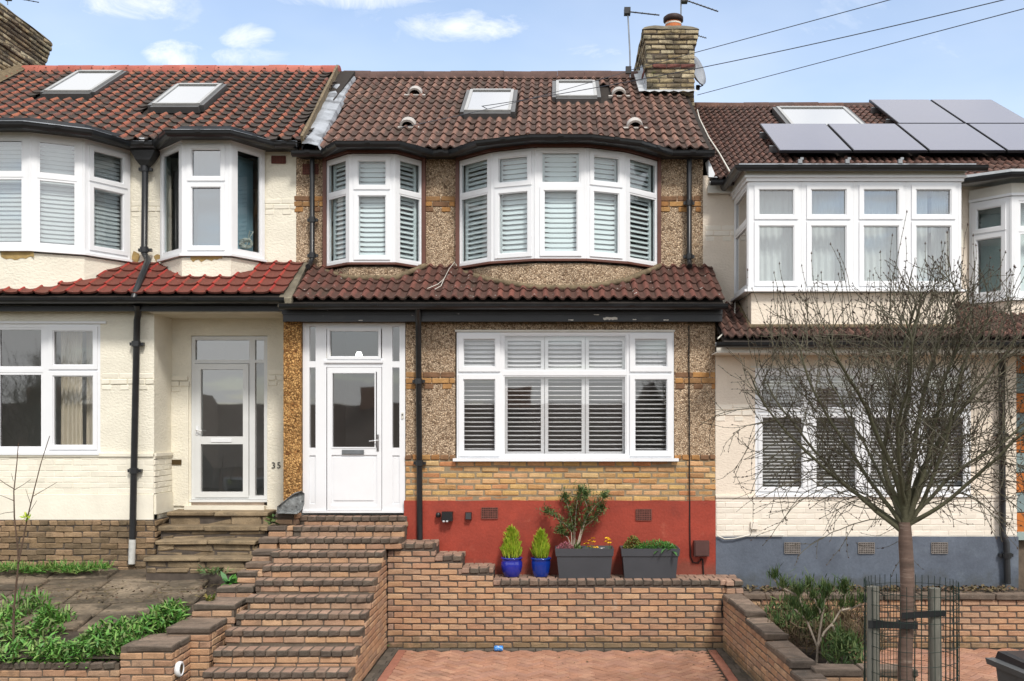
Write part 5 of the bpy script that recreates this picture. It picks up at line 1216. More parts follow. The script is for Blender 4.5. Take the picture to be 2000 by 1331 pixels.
while z < .74:
    course(P, (0, YW - .05, 0), UX, NY, wx(1418, dW), wx(1450, dW), z, .0645, .2155, .1, 'brick_salmon', .1125 * (r % 2), .0105, c=.008, jit=.004); z += .0757; r += 1
P.flush()

def block_wall(P, parent, x0, x1, yf, yb, z0, zt, mats='brick_step', left=False, right=True, front=True, cap=True, capL=.215):
    """short free-standing piece of wall: brick faces, dark capping bricks"""
    c = MB(); c.box(x0 + .008, x1 - .008, yf + .008, yb, z0 - .05, zt - .01); c.build('core', 'mortar_grey', parent)
    z = zt - .062 - .010 - .064; r = 0
    while z > z0 - .07:
        if front: course(P, (0, yf, 0), UX, NY, x0, x1, z, .064, .2155, .09, mats, .1125 * (r % 2), .010, c=.008, jit=.004)
        if right: course(P, (x1, 0, 0), (0, 1, 0), (1, 0, 0), yf + .1, yb, z, .064, .2155, .09, mats, .1125 * ((r + 1) % 2), .010, c=.008, jit=.004)
        if left: course(P, (x0, 0, 0), (0, -1, 0), (-1, 0, 0), -yb, -yf - .1, z, .064, .2155, .09, mats, .1125 * ((r + 1) % 2), .010, c=.008, jit=.004)
        z -= .0745; r += 1
    if cap:
        if x1 - x0 > yb - yf: course(P, (0, yf - .008, 0), UX, NY, x0 - .008, x1 + .008, zt - .062, .062, capL, min(.25, yb - yf + .01), ('brick_coping', 'cap_top'), .0, .014, c=.010, jit=.006, two=True)
        else: course(P, (x1 + .008, 0, 0), (0, 1, 0), (1, 0, 0), yf - .008, yb, zt - .062, .062, .215, min(.46, x1 - x0 + .016), ('brick_coping', 'cap_top'), 0., .014, c=.010, jit=.006, two=True)
gwl = empty('stepped_garden_wall', (-3.8, -2, 0), 'stepped brick wall with dark caps left of the brick steps', 'wall')
P = Pieces(gwl, 'brick', 300)
BL = [(538, 582, 1004, 12.66), (524, 571, 1028, 12.48), (506, 541, 1052, 12.26), (492, 540, 1076, 12.04), (480, 525, 1100, 11.85), (463, 511, 1117, 11.7), (423, 493, 1147, 11.45), (374, 458, 1181, 10.95), (326, 409, 1227, 10.4), (234, 336, 1262, 9.9)]
for i, (a, b, y, d) in enumerate(BL):
    yb = Yd(BL[i - 1][3]) + .12 if i else -.06
    block_wall(P, gwl, wx(a, d), wx(b, d), Yd(d), yb, .05 if i > 5 else .5, wz(y, d), capL=.23)
P.flush()
fw_ = empty('low_front_wall', (-5, -2.9, 0), 'low brick wall with dark coping edging the weedy garden', 'wall')
P = Pieces(fw_, 'brick', 300); block_wall(P, fw_, -9.2, wx(233, 9.92), Yd(9.92), Yd(9.92) + .22, .0, wz(1296, 9.92), right=False, cap=False)
course(P, (0, Yd(9.92) - .01, 0), UX, NY, -9.2, wx(233, 9.92), wz(1296, 9.92) - .062, .066, .113, .23, ('brick_coping', 'cap_top'), .03, .014, c=.010, jit=.006, two=True); P.flush()
# right-hand stepped wall along the drive
rsw = empty('stepped_drive_wall', (2.2, -2, 0), 'stepped brick wall with mossy dark caps along the right of the drive', 'wall')
P = Pieces(rsw, 'brick', 300); SG = [(12.24, 11.04, -2.062), (11.04, 10.2, -2.135), (10.2, 9.3, -2.205), (9.3, 8.4, -2.28)]
e = Vector((.05, -1, 0)).normalized(); nl = Vector((-1, -.05, 0)).normalized()
for i, (da, db, zr) in enumerate(SG):
    o = Vector((2.055 + (12.1 - da) * .05, Yd(da), 0)); L = da - db; zt = ZE + zr
    c = MB(); c.obox(o + nl * -.008 + Vector((0, 0, -.05)), e * (L - .008), nl * -.20, Vector((0, 0, zt - .06 + .05))); c.build('core', 'mortar_grey', rsw)
    z = zt - .064 - .009 - .064; r = 0
    while z > -.06:
        course(P, o, e, nl, 0, L, z, .064, .2155, .09, 'brick_salmon', .1125 * (r % 2) + .05, .010, c=.008, jit=.004)
        if r < 2: course(P, o + e * L, -nl, e, 0, .215, z, .064, .2155, .09, 'brick_coping' if r == 0 else 'brick_salmon', 0, .010, c=.008, jit=.004)
        z -= .0745; r += 1
    course(P, o + nl * .014, e, nl, -.0, L + .012, zt - .064, .064, .42, .245, ('brick_coping', 'cap_top'), .1, .012, c=.012, jit=.007, two=True)
P.flush()
frw = empty('low_front_wall', (2.9, -3.6, 0), 'short low wall with mossy coping in front of the scrubby shrub', 'wall')
P = Pieces(frw, 'brick', 120); block_wall(P, frw, wx(1593, 9.15), wx(1792, 9.15), Yd(9.15), Yd(9.15) + .24, .0, wz(1309, 9.15), mats='brick_salmon', left=True, capL=.44); P.flush()
rbw = empty('rear_garden_wall', (4.3, -.5, 0), 'brick garden wall under the blue-grey base behind the young tree', 'wall')
P = Pieces(rbw, 'brick', 300); zt = wz(1161, 12.3); x0_, x1_ = wx(1452, 12.3), wx(2040, 12.3)
c = MB(); c.box(x0_, x1_, YW + .008, YW + .2, -.05, zt - .06); c.build('core', 'mortar_dark', rbw)
z = zt - .075 - .064; r = 0
while z > -.07: course(P, (0, YW, 0), UX, NY, x0_, x1_, z, .0645, .2155, .1, 'brick_salmon', .1125 * (r % 2), .0105, c=.008, jit=.004); z -= .0757; r += 1
course(P, (0, YW - .03, 0), UX, NY, x0_, x1_, zt - .066, .066, .45, .26, ('brick_coping', 'cap_top'), .1, .010, c=.010, jit=.006, two=True); P.flush()
mb = MB(); mb.box(x0_, x1_, YW + .2, -.04, -.05, zt - .02); mb.build('garden_bed', 'soil', kind='structure')
mb = MB(); mb.box(2.28, 3.25, Yd(9.3), Yd(12.28), -.05, .22); mb.build('garden_soil', 'soil', kind='structure')

def herringbone(P, parent, x0, x1, y0, y1, z, w, m, th=.05):
    c, s = math.cos(R(45)), math.sin(R(45)); n = int((abs(x1 - x0) + abs(y1 - y0)) / w) + 4; cx_, cy_ = (x0 + x1) / 2, (y0 + y1) / 2
    for i in range(-n, n):
        for j in range(-n, n):
            for (ox, oy, hv) in ((1, .5, 0), (2.5, 0, 1)):
                gx, gy = (i + 2 * j + ox) * w, (i - 2 * j + oy) * w
                X, Y = cx_ + gx * c - gy * s, cy_ + gx * s + gy * c
                if not (x0 < X < x1 and y0 < Y < y1): continue
                k = brick_key(2 * w - .014, w - .014, th, m, .006, .002)
                M = Matrix.Translation((X, Y, z - th / 2 + random.uniform(-.0025, .0025))) @ Matrix.Rotation(R(45) + (R(90) if hv else 0), 4, 'Z') @ Matrix.Rotation(random.uniform(-.006, .006), 4, 'X')
                P.add(BRICKS[k][0], BRICKS[k][1], M, w * w)
dv = D.objects.new('driveway', None); dv.location = (0, -2, 0); attach(dv, None); dv['kind'] = 'structure'
mb = MB(); mb.box(-2.09, 2.2, -6, YW + .01, -.08, -.012); mb.build('sub_base', 'soil', dv)
P = Pieces(dv, 'paver', 300); herringbone(P, dv, -1.86, 1.88, -4.2, YW - .11, 0, .1, 'paver'); P.flush()
P = Pieces(dv, 'edging_brick', 80)
for xx in (-1.945, 1.855): course(P, (xx + .1, 0, 0), (0, 1, 0), (1, 0, 0), -4.2, YW - .11, -.055, .062, .205, .1, 'paver_edge', 0, .004, c=.004)
P.flush(); P = Pieces(dv, 'border_paver', 200)
course(P, (0, YW - .10, 0), UX, NY, -1.95, 1.95, -.055, .058, .205, .1, 'paver_grey', 0, .006, c=.006)
for i in range(18): course(P, (0, YW - .01 - i * .205, 0), UX, NY, 1.965, 2.09 + i * .011, -.055, .058, .1, .2, 'paver_grey', .03 * (i % 2), .005, c=.006)
for i in range(18): course(P, (0, YW - .01 - i * .205, 0), UX, NY, -2.095, -1.952, -.055, .058, .1, .2, 'paver_grey', .03 * (i % 2), .005, c=.006)
P.flush()
dv2 = D.objects.new('driveway', None); dv2.location = (4.5, -2, 0); attach(dv2, None); dv2['kind'] = 'structure'
mb = MB(); mb.box(3.27, 7.5, -3.6, YW - .01, -.08, -.012); mb.build('sub_base', 'mortar_grey', dv2)
P = Pieces(dv2, 'paver', 300); herringbone(P, dv2, 3.3, 6.4, -3.5, YW - .03, 0, .1, 'paver'); P.flush()

# left garden: worn slabs falling towards the street
lg = D.objects.new('garden_paving', None); lg.location = (-6, -1, .7); attach(lg, None); lg['kind'] = 'structure'
def gz_(y): return ZE - 1.80 + (y + .05) * .17 if y > -2.0 else ZE - 2.13 + (y + 2.0) * .12
mb = MB(); mb.add([(-9.2, -2.9, gz_(-2.9) - .09), (-4.12, -2.9, gz_(-2.9) - .09), (-3.62, 0, gz_(0) - .05), (-9.2, 0, gz_(0) - .05)], [(0, 1, 2, 3)]); mb.build('bed', 'soil', lg)
P = Pieces(lg, 'slab', 120)
for i in range(5):
    y = -.30 - i * .42; x = -9.0 + random.uniform(0, .3)
    while x < -3.75:
        L = random.choice((.45, .6, .75)); k = brick_key(L, .41, .07, 'stone_slab', .014, .012)
        if x + L < -3.52 - .15 * i: P.add(BRICKS[k][0], BRICKS[k][1], Matrix.Translation((x + L / 2, y, gz_(y) - .045 + random.uniform(-.008, .008))) @ Matrix.Rotation(math.atan(.17) + random.uniform(-.01, .01), 4, 'X') @ Matrix.Rotation(random.uniform(-.02, .02), 4, 'Y'), L * .1)
        x += L + .012
P.flush()
# stone steps of the left house
ss = empty('stone_steps', (-4.6, 0, .9), 'old worn stone steps rising to the recessed cream porch', 'steps')
P = Pieces(ss, 'stone', 120)
for (a, b, yt, ynb, yb, d, mr_) in ((326, 524, 1000, 1008, 1027, 13.08, 1), (310, 524, 1028, 1037, 1056, 12.80, 2), (303, 500, 1056, 1064, 1090, 12.52, 2), (281, 492, 1090, 1097, 1121, 12.24, 2)):
    x0_, x1_ = wx(a, d), wx(b, d); zt, zn, zb = wz(yt, d), wz(ynb, d), wz(yb, d)
    course(P, (0, Yd(d) - .03, 0), UX, NY, x0_, x1_, zn, zt - zn, .72, .40, 'stone_step', random.uniform(0, .4), .006, c=.010, jit=.006)
    h = (zn - zb) / mr_
    for q in range(mr_): course(P, (0, Yd(d) + .01, 0), UX, NY, x0_ + .03, x1_ - .01, zb + q * h, h - .008, .48 if q else .4, .12, 'stone_step', random.uniform(0, .3), .010, c=.014, jit=.012, wob=.006)
    c = MB(); c.box(x0_ + .02, x1_ - .02, Yd(d) + .02, .62, zb - .25, zn - .005); c.build('core', 'mortar_dark', ss)
P.flush()

# ================================================================== OPPOSITE SIDE OF THE STREET (seen mirrored in the glass)
def opp_house(x0, x1, ridge_z, eave_z, label, gable=None, chim=.8):
    yf, yb = -31.0, -40.0; t = empty('house_across_street', ((x0 + x1) / 2, yf, -3.6), label, 'house', 'houses across the street')
    w = MB(); w.box(x0, x1, yb, yf, -4.2, eave_z); w.build('wall', 'opposite_brick', t)
    r = MB(); o = .3; ym = (yf + yb) / 2
    r.add([(x0, yf + o, eave_z), (x1, yf + o, eave_z), (x1, yb - o, eave_z), (x0, yb - o, eave_z), (x0, ym, ridge_z), (x1, ym, ridge_z)], [(0, 1, 5, 4), (1, 2, 5), (2, 3, 4, 5), (3, 0, 4), (0, 3, 2, 1)])
    rf_ = r.build('roof', 'opposite_roof', t); c = MB(); xc = x0 + (x1 - x0) * chim; c.box(xc - .6, xc + .6, ym - .4, ym + .4, ridge_z - .6, ridge_z + .8); c.build('chimney', 'opposite_brick', rf_)
    if gable is not None:
        xa, xb = x0 + (x1 - x0) * gable[0], x0 + (x1 - x0) * gable[1]; xm = (xa + xb) / 2; m = MB(); yg = yf + 1.0; zg_ = ridge_z + gable[2]
        m.add([(xa, yg, -4.2), (xb, yg, -4.2), (xb, yg, eave_z), (xm, yg, zg_), (xa, yg, eave_z), (xa, ym, -4.2), (xb, ym, -4.2), (xb, ym, eave_z), (xm, ym, zg_), (xa, ym, eave_z)], [(4, 3, 2, 1, 0), (1, 2, 7, 6), (0, 5, 9, 4), (2, 3, 8, 7), (3, 4, 9, 8), (5, 6, 7, 8, 9)]); m.build('gable', 'opposite_roof', t)
    for i in range(2):
        xa = x0 + (x1 - x0) * (.08 + .5 * i); m = MB(); m.box(xa, xa + (x1 - x0) * .3, yf + .001, yf + .06, eave_z - 1.9, eave_z - .5); f = m.build('window', 'white_upvc', t); g_ = MB(); g_.box(xa + .1, xa + (x1 - x0) * .3 - .1, yf + .061, yf + .07, eave_z - 1.8, eave_z - .6); g_.build('pane', 'dark_plastic', f)
    m = MB(); m.box(x0 + .6, x0 + 1.6, yf + .001, yf + .08, -3.6, -1.5); m.build('door', 'brown_wood', t)
for (a, b, gb, cm, lab) in [(-30, -20, None, .5, 'dark brick house across the road, furthest up the street'), (-20, -11.5, (.1, .55, .5), .8, 'dark gabled brick house across the road facing the cream house'), (-11.5, -3, None, .30, 'dark brick house across the road facing the brick steps'),
                                 (-3, 6, (.62, .98, .9), .12, 'dark gabled house across the road facing the living room window'), (6, 16, None, .7, 'dark house across the road facing the pink house'), (16, 28, (.3, .7, .6), .9, 'dark gabled house across the road, furthest down the street')]:
    opp_house(a, b, 3.85, .9, lab, gb, cm)

# ================================================================== POTS, PLANTERS AND THEIR PLANTS
def leaf(mb, p, d, L, w, bend=.3, n=2, up=Vector((0, 0, 1)), mi=0):
    """one leaf: a tapered strip along d that droops by bend"""
    p, d = Vector(p), Vector(d).normalized(); sd = d.cross(up)
    if sd.length < .05: sd = d.cross(Vector((1, 0, 0)))
    sd.normalize(); a = random.uniform(-.9, .9); nr = sd.cross(d); sd = sd * math.cos(a) + nr * math.sin(a)
    vs = [p - sd * w * .15, p + sd * w * .15]; c = p.copy(); dd = d.copy()
    for i in range(1, n + 1):
        dd = (dd + Vector((0, 0, -bend / n))).normalized(); c = c + dd * L / n
        ww = w * (.5 if i < n else .04) ; vs += [c - sd * ww, c + sd * ww]
    mb.add(vs, [(2 * i, 2 * i + 1, 2 * i + 3, 2 * i + 2) for i in range(n)], mi)
def rdir(el0, el1, az=None):
    a = random.uniform(0, 2 * math.pi) if az is None else az; e = R(random.uniform(el0, el1))
    return Vector((math.cos(a) * math.cos(e), math.sin(a) * math.cos(e), math.sin(e)))
zl = .842; DP = 12.62; YP = Yd(DP)
def blue_pot(px, rtop, prof, m, label):
    c = Vector((wx(px, DP), YP, zl)); mb = MB(); mb.lathe((0, 0, 0), prof, 36); t = mb.build('flower_pot', m, None, label, 'flower pot', 'blue glazed pots'); t.location = c; WM[t.name] = t.matrix_basis.copy()
    so_ = MB(); h = prof[-1][1]; so_.lathe((0, 0, 0), [(0, h), (prof[-1][0] * 1.02, h)], 20); s = D.objects.new('potting_soil', so_.mesh('potting_soil', 'soil')); s.location = c; attach(s, t)
    return c
P1 = [(0, 0), (.088, 0), (.096, .01), (.122, .07), (.136, .135), (.133, .185), (.120, .215), (.132, .228), (.138, .236), (.134, .246), (.116, .246), (.112, .236), (.110, .20)]
P2 = [(0, 0), (.085, 0), (.092, .01), (.108, .07), (.120, .14), (.123, .19), (.119, .215), (.129, .222), (.131, .236), (.126, .243), (.112, .242), (.108, .2)]
c1 = blue_pot(999.5, .136, P1, 'pot_blue', 'violet-blue glazed pot with a bulging belly under a lime conifer')
c2 = blue_pot(1056.5, .12, P2, 'pot_blue_deep', 'deep blue glazed pot, smaller and nearer the planters')
def conifer(c, h, r, label, seed):
    random.seed(seed); t = empty('dwarf_conifer', c, label, 'conifer', 'lime green conifers in pots')
    m = MB(); m.tube([c + Vector((0, 0, -.03)), c + Vector((0, 0, h * .7))], [.012, .004], 6); m.build('stem', 'stem_brown', t)
    f = MB()
    for i in range(620):
        q = random.random() ** 1.25; z = h * (.02 + .80 * q); a = random.uniform(0, 6.283)
        prof = r * (1 - q) ** .95 * min(1, .66 + 2.6 * q); rad = prof * random.uniform(.45, 1.0)
        p = c + Vector((math.cos(a) * rad, math.sin(a) * rad, z)); tilt = .75 - .35 * q
        d = Vector((math.cos(a) * (1 - tilt), math.sin(a) * (1 - tilt), tilt + .25)); L = random.uniform(.05, .12) * (1.15 - .35 * q)
        leaf(f, p, d, L, .014, -.12)
        for k in range(2): leaf(f, p + d.normalized() * L * random.uniform(.2, .5), d + Vector((random.uniform(-.4, .4), random.uniform(-.4, .4), .1)), L * .6, .009, -.1)
    for k in range(14): leaf(f, c + Vector((random.uniform(-.012, .012), random.uniform(-.012, .012), h * random.uniform(.7, .84))), Vector((random.uniform(-.15, .15), random.uniform(-.15, .15), 1)), .08, .012, 0)
    f.build('foliage', 'leaf_lime', t, kind='stuff')
conifer(c1 + Vector((0, 0, .225)), .44, .155, 'lime green cone-shaped conifer, the taller one in the violet-blue pot', 3)
conifer(c2 + Vector((.0, 0, .22)), .40, .125, 'narrow lime conifer in the deep blue pot beside the planters', 5)
def planter(p0, p1, b0, b1, label):
    x0, x1, a0, a1 = wx(p0, DP - .15), wx(p1, DP - .15), wx(b0, DP - .15), wx(b1, DP - .15); yf, yb, h = YP - .17, YP + .17, .372
    t = empty('planter', ((x0 + x1) / 2, YP, zl), label, 'planter', 'dark grey trough planters'); mb = MB(); zr = h - .095
    def ring(x0, x1, y0, y1, z): return [(x0, y0, z), (x1, y0, z), (x1, y1, z), (x0, y1, z)]
    q = .012; xs = lambda f: (a0 + (x0 + q - a0) * f, a1 + (x1 - q - a1) * f); m0, m1 = xs(zr / h)
    vs = ring(a0, a1, yf + .03, yb - .03, zl) + ring(m0, m1, yf + q, yb - q, zl + zr); mb.add(vs, [(0, 1, 5, 4), (1, 2, 6, 5), (2, 3, 7, 6), (3, 0, 4, 7), (3, 2, 1, 0)]); mb.build('trough', 'planter_grey', t)
    mb = MB(); z0 = zl + zr + .001; vs = ring(m0 - q, m1 + q, yf, yb, z0) + ring(x0, x1, yf - .004, yb + .004, zl + h) + ring(x0 + .02, x1 - .02, yf + .02, yb - .02, zl + h) + ring(x0 + .03, x1 - .03, yf + .03, yb - .03, zl + h - .05)
    mb.add(vs, [(k * 4 + j, k * 4 + (j + 1) % 4, k * 4 + 4 + (j + 1) % 4, k * 4 + 4 + j) for k in range(3) for j in range(4)] + [(0, 3, 2, 1)]); mb.build('rim', 'planter_grey', t)
    mb = MB(); mb.box(x0 + .03, x1 - .03, yf + .03, yb - .03, zl + h - .08, zl + h - .045); mb.build('potting_soil', 'soil', t)
planter(1084, 1199, 1092, 1192, 'dark grey trough planter holding the tall shrub and yellow flowers'); planter(1213, 1328, 1220, 1320, 'dark grey trough planter filled with low green plants')
zp = zl + .32; pp = lambda px, py, dy=0: Vector((wx(px, DP + dy), YP + dy, wz(py, DP + dy)))
# tall shrub
random.seed(11); sh = empty('shrub', pp(1120, 1073), 'tall open shrub with pale stems in the dark planter', 'shrub'); fo = MB()
stems = [((1117, 1075), (1116, 1040), (1108, 1028), (1085, 1010), (1068, 1003)), ((1119, 1076), (1120, 1040), (1116, 1010), (1108, 985), (1103, 972)), ((1122, 1076), (1123, 1030), (1125, 1000), (1128, 975), (1136, 960)), ((1126, 1076), (1136, 1040), (1146, 1010), (1162, 988), (1182, 972)), ((1124, 1076), (1137, 1028), (1150, 1000), (1143, 980), (1144, 965)), ((1128, 1074), (1140, 1030), (1160, 1015), (1172, 1002), (1174, 993)), ((1118, 1072), (1109, 1050), (1098, 1042), (1094, 1038))]
for s_ in stems:
    dy = random.uniform(-.08, .12); pts = [pp(x, y, dy + .03 * math.sin(i * 1.7)) for i, (x, y) in enumerate(s_)]
    m = MB(); m.tube(pts, [.0075 - .0012 * i for i in range(len(pts))], 6); m.build('stem', 'stem_pale', sh)
    for i in range(1, len(pts)):
        nl_ = 14 if i == 1 else 95
        if i == 1 and s_[0][0] < 1128: continue
        for k in range(nl_):
            q = pts[i - 1].lerp(pts[i], random.random()); o = rdir(-30, 80) * abs(random.gauss(0, .062)); leaf(fo, q + o, rdir(-10, 85), random.uniform(.035, .06), .013, .2)
    for k in range(120): o = rdir(-20, 80) * abs(random.gauss(0, .055)); leaf(fo, pts[-1] + o, rdir(0, 90), random.uniform(.035, .06), .013, .2)
fo.build('foliage', 'leaf_shrub', sh, kind='stuff')
def tuft(name, px0, px1, pyb, h, n, L, w, m, label, cat, el=(30, 88), bend=.4, dy=.1, d0=0, seed=1, mid=1.0):
    random.seed(seed); f = MB(); b = pp((px0 + px1) / 2, pyb)
    for i in range(n):
        u = random.random(); c_ = pp(px0 + (px1 - px0) * u, pyb, d0 + random.uniform(-dy, dy)); hh = h * (1 - mid * abs(2 * u - 1) ** 2) * random.random()
        leaf(f, c_ + Vector((0, 0, hh)), rdir(*el), L * random.uniform(.6, 1.1), w, bend)
    return f.build(name, m, None, label, cat, base=b)
tuft('heather', 1086, 1122, 1074, .09, 700, .03, .007, 'heather', 'pink and grey heather at the left end of the planter', 'heather', (20, 90), .1, .1, -.03, 21)
tuft('green_plant', 1122, 1134, 1076, .08, 60, .07, .02, 'leaf_shrub', 'small dark leafy plant beside the shrub stems', 'plant', (20, 85), .3, .06, -.08, 22)
tuft('boxwood', 1218, 1254, 1074, .17, 900, .03, .016, 'leaf_boxwood', 'rounded bronze-green bush at the left end of its planter', 'bush', (-20, 90), .1, .12, .0, 23, .75)
tuft('fern', 1242, 1318, 1076, .12, 1500, .05, .009, 'leaf_green', 'feathery bright green plant spreading across the right planter', 'plant', (0, 85), .4, .12, -.03, 24, .55)
tuft('tulip_leaves', 1286, 1318, 1078, .05, 12, .15, .035, 'leaf_green', 'broad drooping leaves hanging over the planter rim', 'plant', (20, 70), 1.3, .05, -.14, 25)
random.seed(31)
def flowers(name, spots, m, r, label, cat):
    b = pp(spots[0][0], 1074, -.05); t = empty(name, b, label, cat)
    for (x, y) in spots:
        dy = random.uniform(-.12, -.02); c_ = pp(x, y, dy); s_ = MB(); s_.tube([pp(x + random.uniform(-4, 4), 1076, dy), c_], .0025, 4); s_.build('stem', 'leaf_green', t)
        f = MB()
        for k in range(6):
            a = k * math.pi / 3; leaf(f, c_, Vector((math.cos(a), math.sin(a) * .9 - .15, .25)), r, r * .9, .4)
        f.build('petals', m, t)
flowers('pansies', [(1146, 1061), (1152, 1056), (1158, 1051), (1160, 1058), (1150, 1068), (1158, 1069), (1186, 1051), (1190, 1054), (1184, 1058), (1191, 1060), (1145, 1062), (1164, 1069)], 'petal_yellow', .034, 'yellow pansies on thin stalks at the right of the planter', 'flowers')
flowers('daisies', [(1168, 1070), (1174, 1071), (1178, 1070)], 'petal_white', .018, 'tiny white flowers between the yellow pansies', 'flowers')

# ================================================================== GARDEN PLANTS
def clump(name, spots, n, L, w, m, label, cat, el=(10, 80), bend=.7, kind=None, seed=1, hh=.1):
    """spots: (px, py, d, radius) of ground points"""
    random.seed(seed); f = MB(); b = V(*spots[0][:3])
    for i in range(n):
        s_ = random.choice(spots); a = random.uniform(0, 6.283); rr = s_[3] * math.sqrt(random.random()); p = V(*s_[:3]) + Vector((math.cos(a) * rr, math.sin(a) * rr * .8, hh * random.random() * (1 - rr / s_[3] * .6)))
        leaf(f, p, rdir(*el), L * random.uniform(.5, 1.15), w * random.uniform(.7, 1.2), bend, 3)
    o = f.build(name, m, None, None if kind else label, None if kind else cat, kind=kind, base=b)
    if kind: o['label'] = label
    return o
clump('weeds', [(20, 1262, 10.5, .32), (70, 1255, 10.6, .32), (-10, 1225, 10.9, .28), (100, 1292, 10.1, .22), (30, 1295, 10.1, .3), (150, 1296, 10.1, .25), (95, 1230, 10.8, .12)], 3400, .105, .021, 'leaf_weed', 'leafy green weeds behind the low front wall', 'weeds', kind='stuff', seed=41, hh=.27)
clump('weeds', [(200, 1262, 10.4, .22), (235, 1256, 10.4, .2), (285, 1240, 10.6, .22), (320, 1225, 10.8, .2), (340, 1216, 11.0, .15), (215, 1285, 10.15, .2), (255, 1275, 10.3, .2)], 3200, .11, .021, 'leaf_weed', 'tall leafy weeds beside the stepped brick wall', 'weeds', kind='stuff', seed=42, hh=.27)
clump('grass', [(60 + i * 26, 1118 - (i % 3) * 3, 12.5 - .08 * (i % 2), .17) for i in range(-2, 6)], 1700, .12, .010, 'leaf_grass', 'grass along the foot of the brown brick plinth', 'grass', (20, 85), .9, 'stuff', 43, .03)
clump('grass', [(150 + i * 30, 1296, 10.15, .16) for i in range(0, 3)], 260, .2, .012, 'leaf_grass', 'long grass leaning over the low wall', 'grass', (40, 85), .9, 'stuff', 44, .05)
clump('leafy_weed', [(452, 1144, 11.75, .07)], 46, .17, .045, 'leaf_green', 'rosette of broad bright leaves on the wall end beside the steps', 'weed', (20, 75), .8, seed=45, hh=.03)
clump('leafy_weed', [(411, 1177, 11.2, .06)], 34, .10, .022, 'leaf_boxwood', 'small yellowing weed between two wall caps', 'weed', (20, 80), .6, seed=46, hh=.06)
clump('leafy_weed', [(405, 1118, 12.1, .12), (430, 1120, 12.0, .1)], 90, .12, .016, 'leaf_shrub', 'thin straggly weed at the foot of the stone steps', 'weed', (5, 60), .5, seed=47, hh=.02)
clump('leafy_weed', [(532, 1024, 12.55, .03)], 16, .10, .04, 'leaf_shrub', 'dark leafy weed growing out beside the grey rock', 'weed', (-10, 60), .5, seed=48, hh=.12)
clump('moss', [(806, 1280, 12.0, .06), (752, 1262, 12.25, .05)], 60, .03, .02, 'leaf_shrub', 'moss on the drive beside the edging bricks', 'moss', (0, 40), .3, 'stuff', 49, .01)
clump('garden_litter', [(300 + 45 * i, 1165 - 12 * (i % 3), 11.5 + .15 * (i % 2), .3) for i in range(-5, 4)] + [(120, 1150, 11.8, .4), (240, 1185, 11.2, .4)], 420, .10, .006, 'leaf_dry', 'dead straw and bits strewn over the garden slabs', 'litter', (-2, 8), .05, 'stuff', 52, .012)
clump('garden_litter', [(330 + 40 * i, 1150 + 10 * (i % 3), 11.7 - .1 * (i % 3), .4) for i in range(-6, 4)], 300, .035, .02, 'leaf_dry', 'small dead leaves strewn over the garden slabs', 'litter', (-2, 25), .1, 'stuff', 53, .012)
clump('weeds', [(20, 1215, 11.0, .25), (60, 1195, 11.2, .2), (110, 1225, 10.9, .2)], 500, .12, .018, 'leaf_weed', 'weeds round the foot of the bare sapling', 'weeds', (15, 88), .5, 'stuff', 54, .30)
# sapling
random.seed(51); sp_ = empty('sapling', V(28, 1262, 10.3), 'bare thin sapling standing among the weeds', 'sapling')
for pts_, r0 in (([(26, 1268), (27, 1190), (36, 1100), (35, 1075), (28, 1010), (27, 960), (33, 905), (36, 865)], .013), ([(36, 1098), (44, 1060), (54, 1010), (66, 960), (80, 905), (97, 852)], .010), ([(27, 955), (10, 945), (-5, 934)], .005), ([(27, 958), (44, 948), (60, 937)], .004), ([(26, 978), (12, 972), (-4, 966)], .004), ([(28, 1000), (10, 1002), (-4, 1006)], .004), ([(64, 970), (90, 955), (112, 942)], .004), ([(60, 985), (54, 968), (50, 955)], .003), ([(27, 1195), (35, 1180), (42, 1150), (52, 1120)], .005), ([(27, 1190), (14, 1170), (2, 1150), (-6, 1144)], .004), ([(26, 940), (22, 925)], .003), ([(58, 1000), (72, 978)], .003)):
    q = [V(x, y, 10.3 + .02 * math.sin(i)) for i, (x, y) in enumerate(pts_)]; m = MB(); m.tube(q, [r0 * (1 - .75 * i / len(q)) for i in range(len(q))], 6); m.build('branch', 'stem_brown', sp_)
f = MB(); 
for k in range(26): leaf(f, V(53, 1014, 10.3) + rdir(-60, 80) * .03, rdir(0, 80), .05, .02, .3)
f.build('shoot', 'leaf_lime', sp_)
# scrubby shrub in the right-hand bed
random.seed(61); rs = empty('garden_shrub', V(1600, 1305, 9.9), 'straggly shrub with bare pale stems behind the low right wall', 'shrub')
tips = []
for pts_ in ([(1594, 1312), (1597, 1265), (1590, 1248), (1577, 1215), (1560, 1165)], [(1597, 1268), (1601, 1235), (1604, 1212), (1612, 1170), (1618, 1160)], [(1598, 1262), (1610, 1235), (1626, 1218), (1640, 1195), (1647, 1188), (1652, 1160)], [(1644, 1192), (1664, 1188), (1684, 1180)], [(1578, 1218), (1568, 1204), (1552, 1190)], [(1605, 1208), (1600, 1190), (1590, 1170)], [(1606, 1310), (1620, 1290), (1640, 1270), (1662, 1258)], [(1626, 1222), (1634, 1245), (1638, 1270)], [(1577, 1212), (1590, 1204)], [(1560, 1165), (1530, 1150), (1512, 1132)]):
    q = [V(x, y, 9.95 + .05 * math.sin(i * 2.1 + x)) for i, (x, y) in enumerate(pts_)]; m = MB(); m.tube(q, [.013 * (1 - .6 * i / len(q)) for i in range(len(q))], 6); m.build('stem', 'stem_pale', rs); tips += q[-2:]
f = MB()
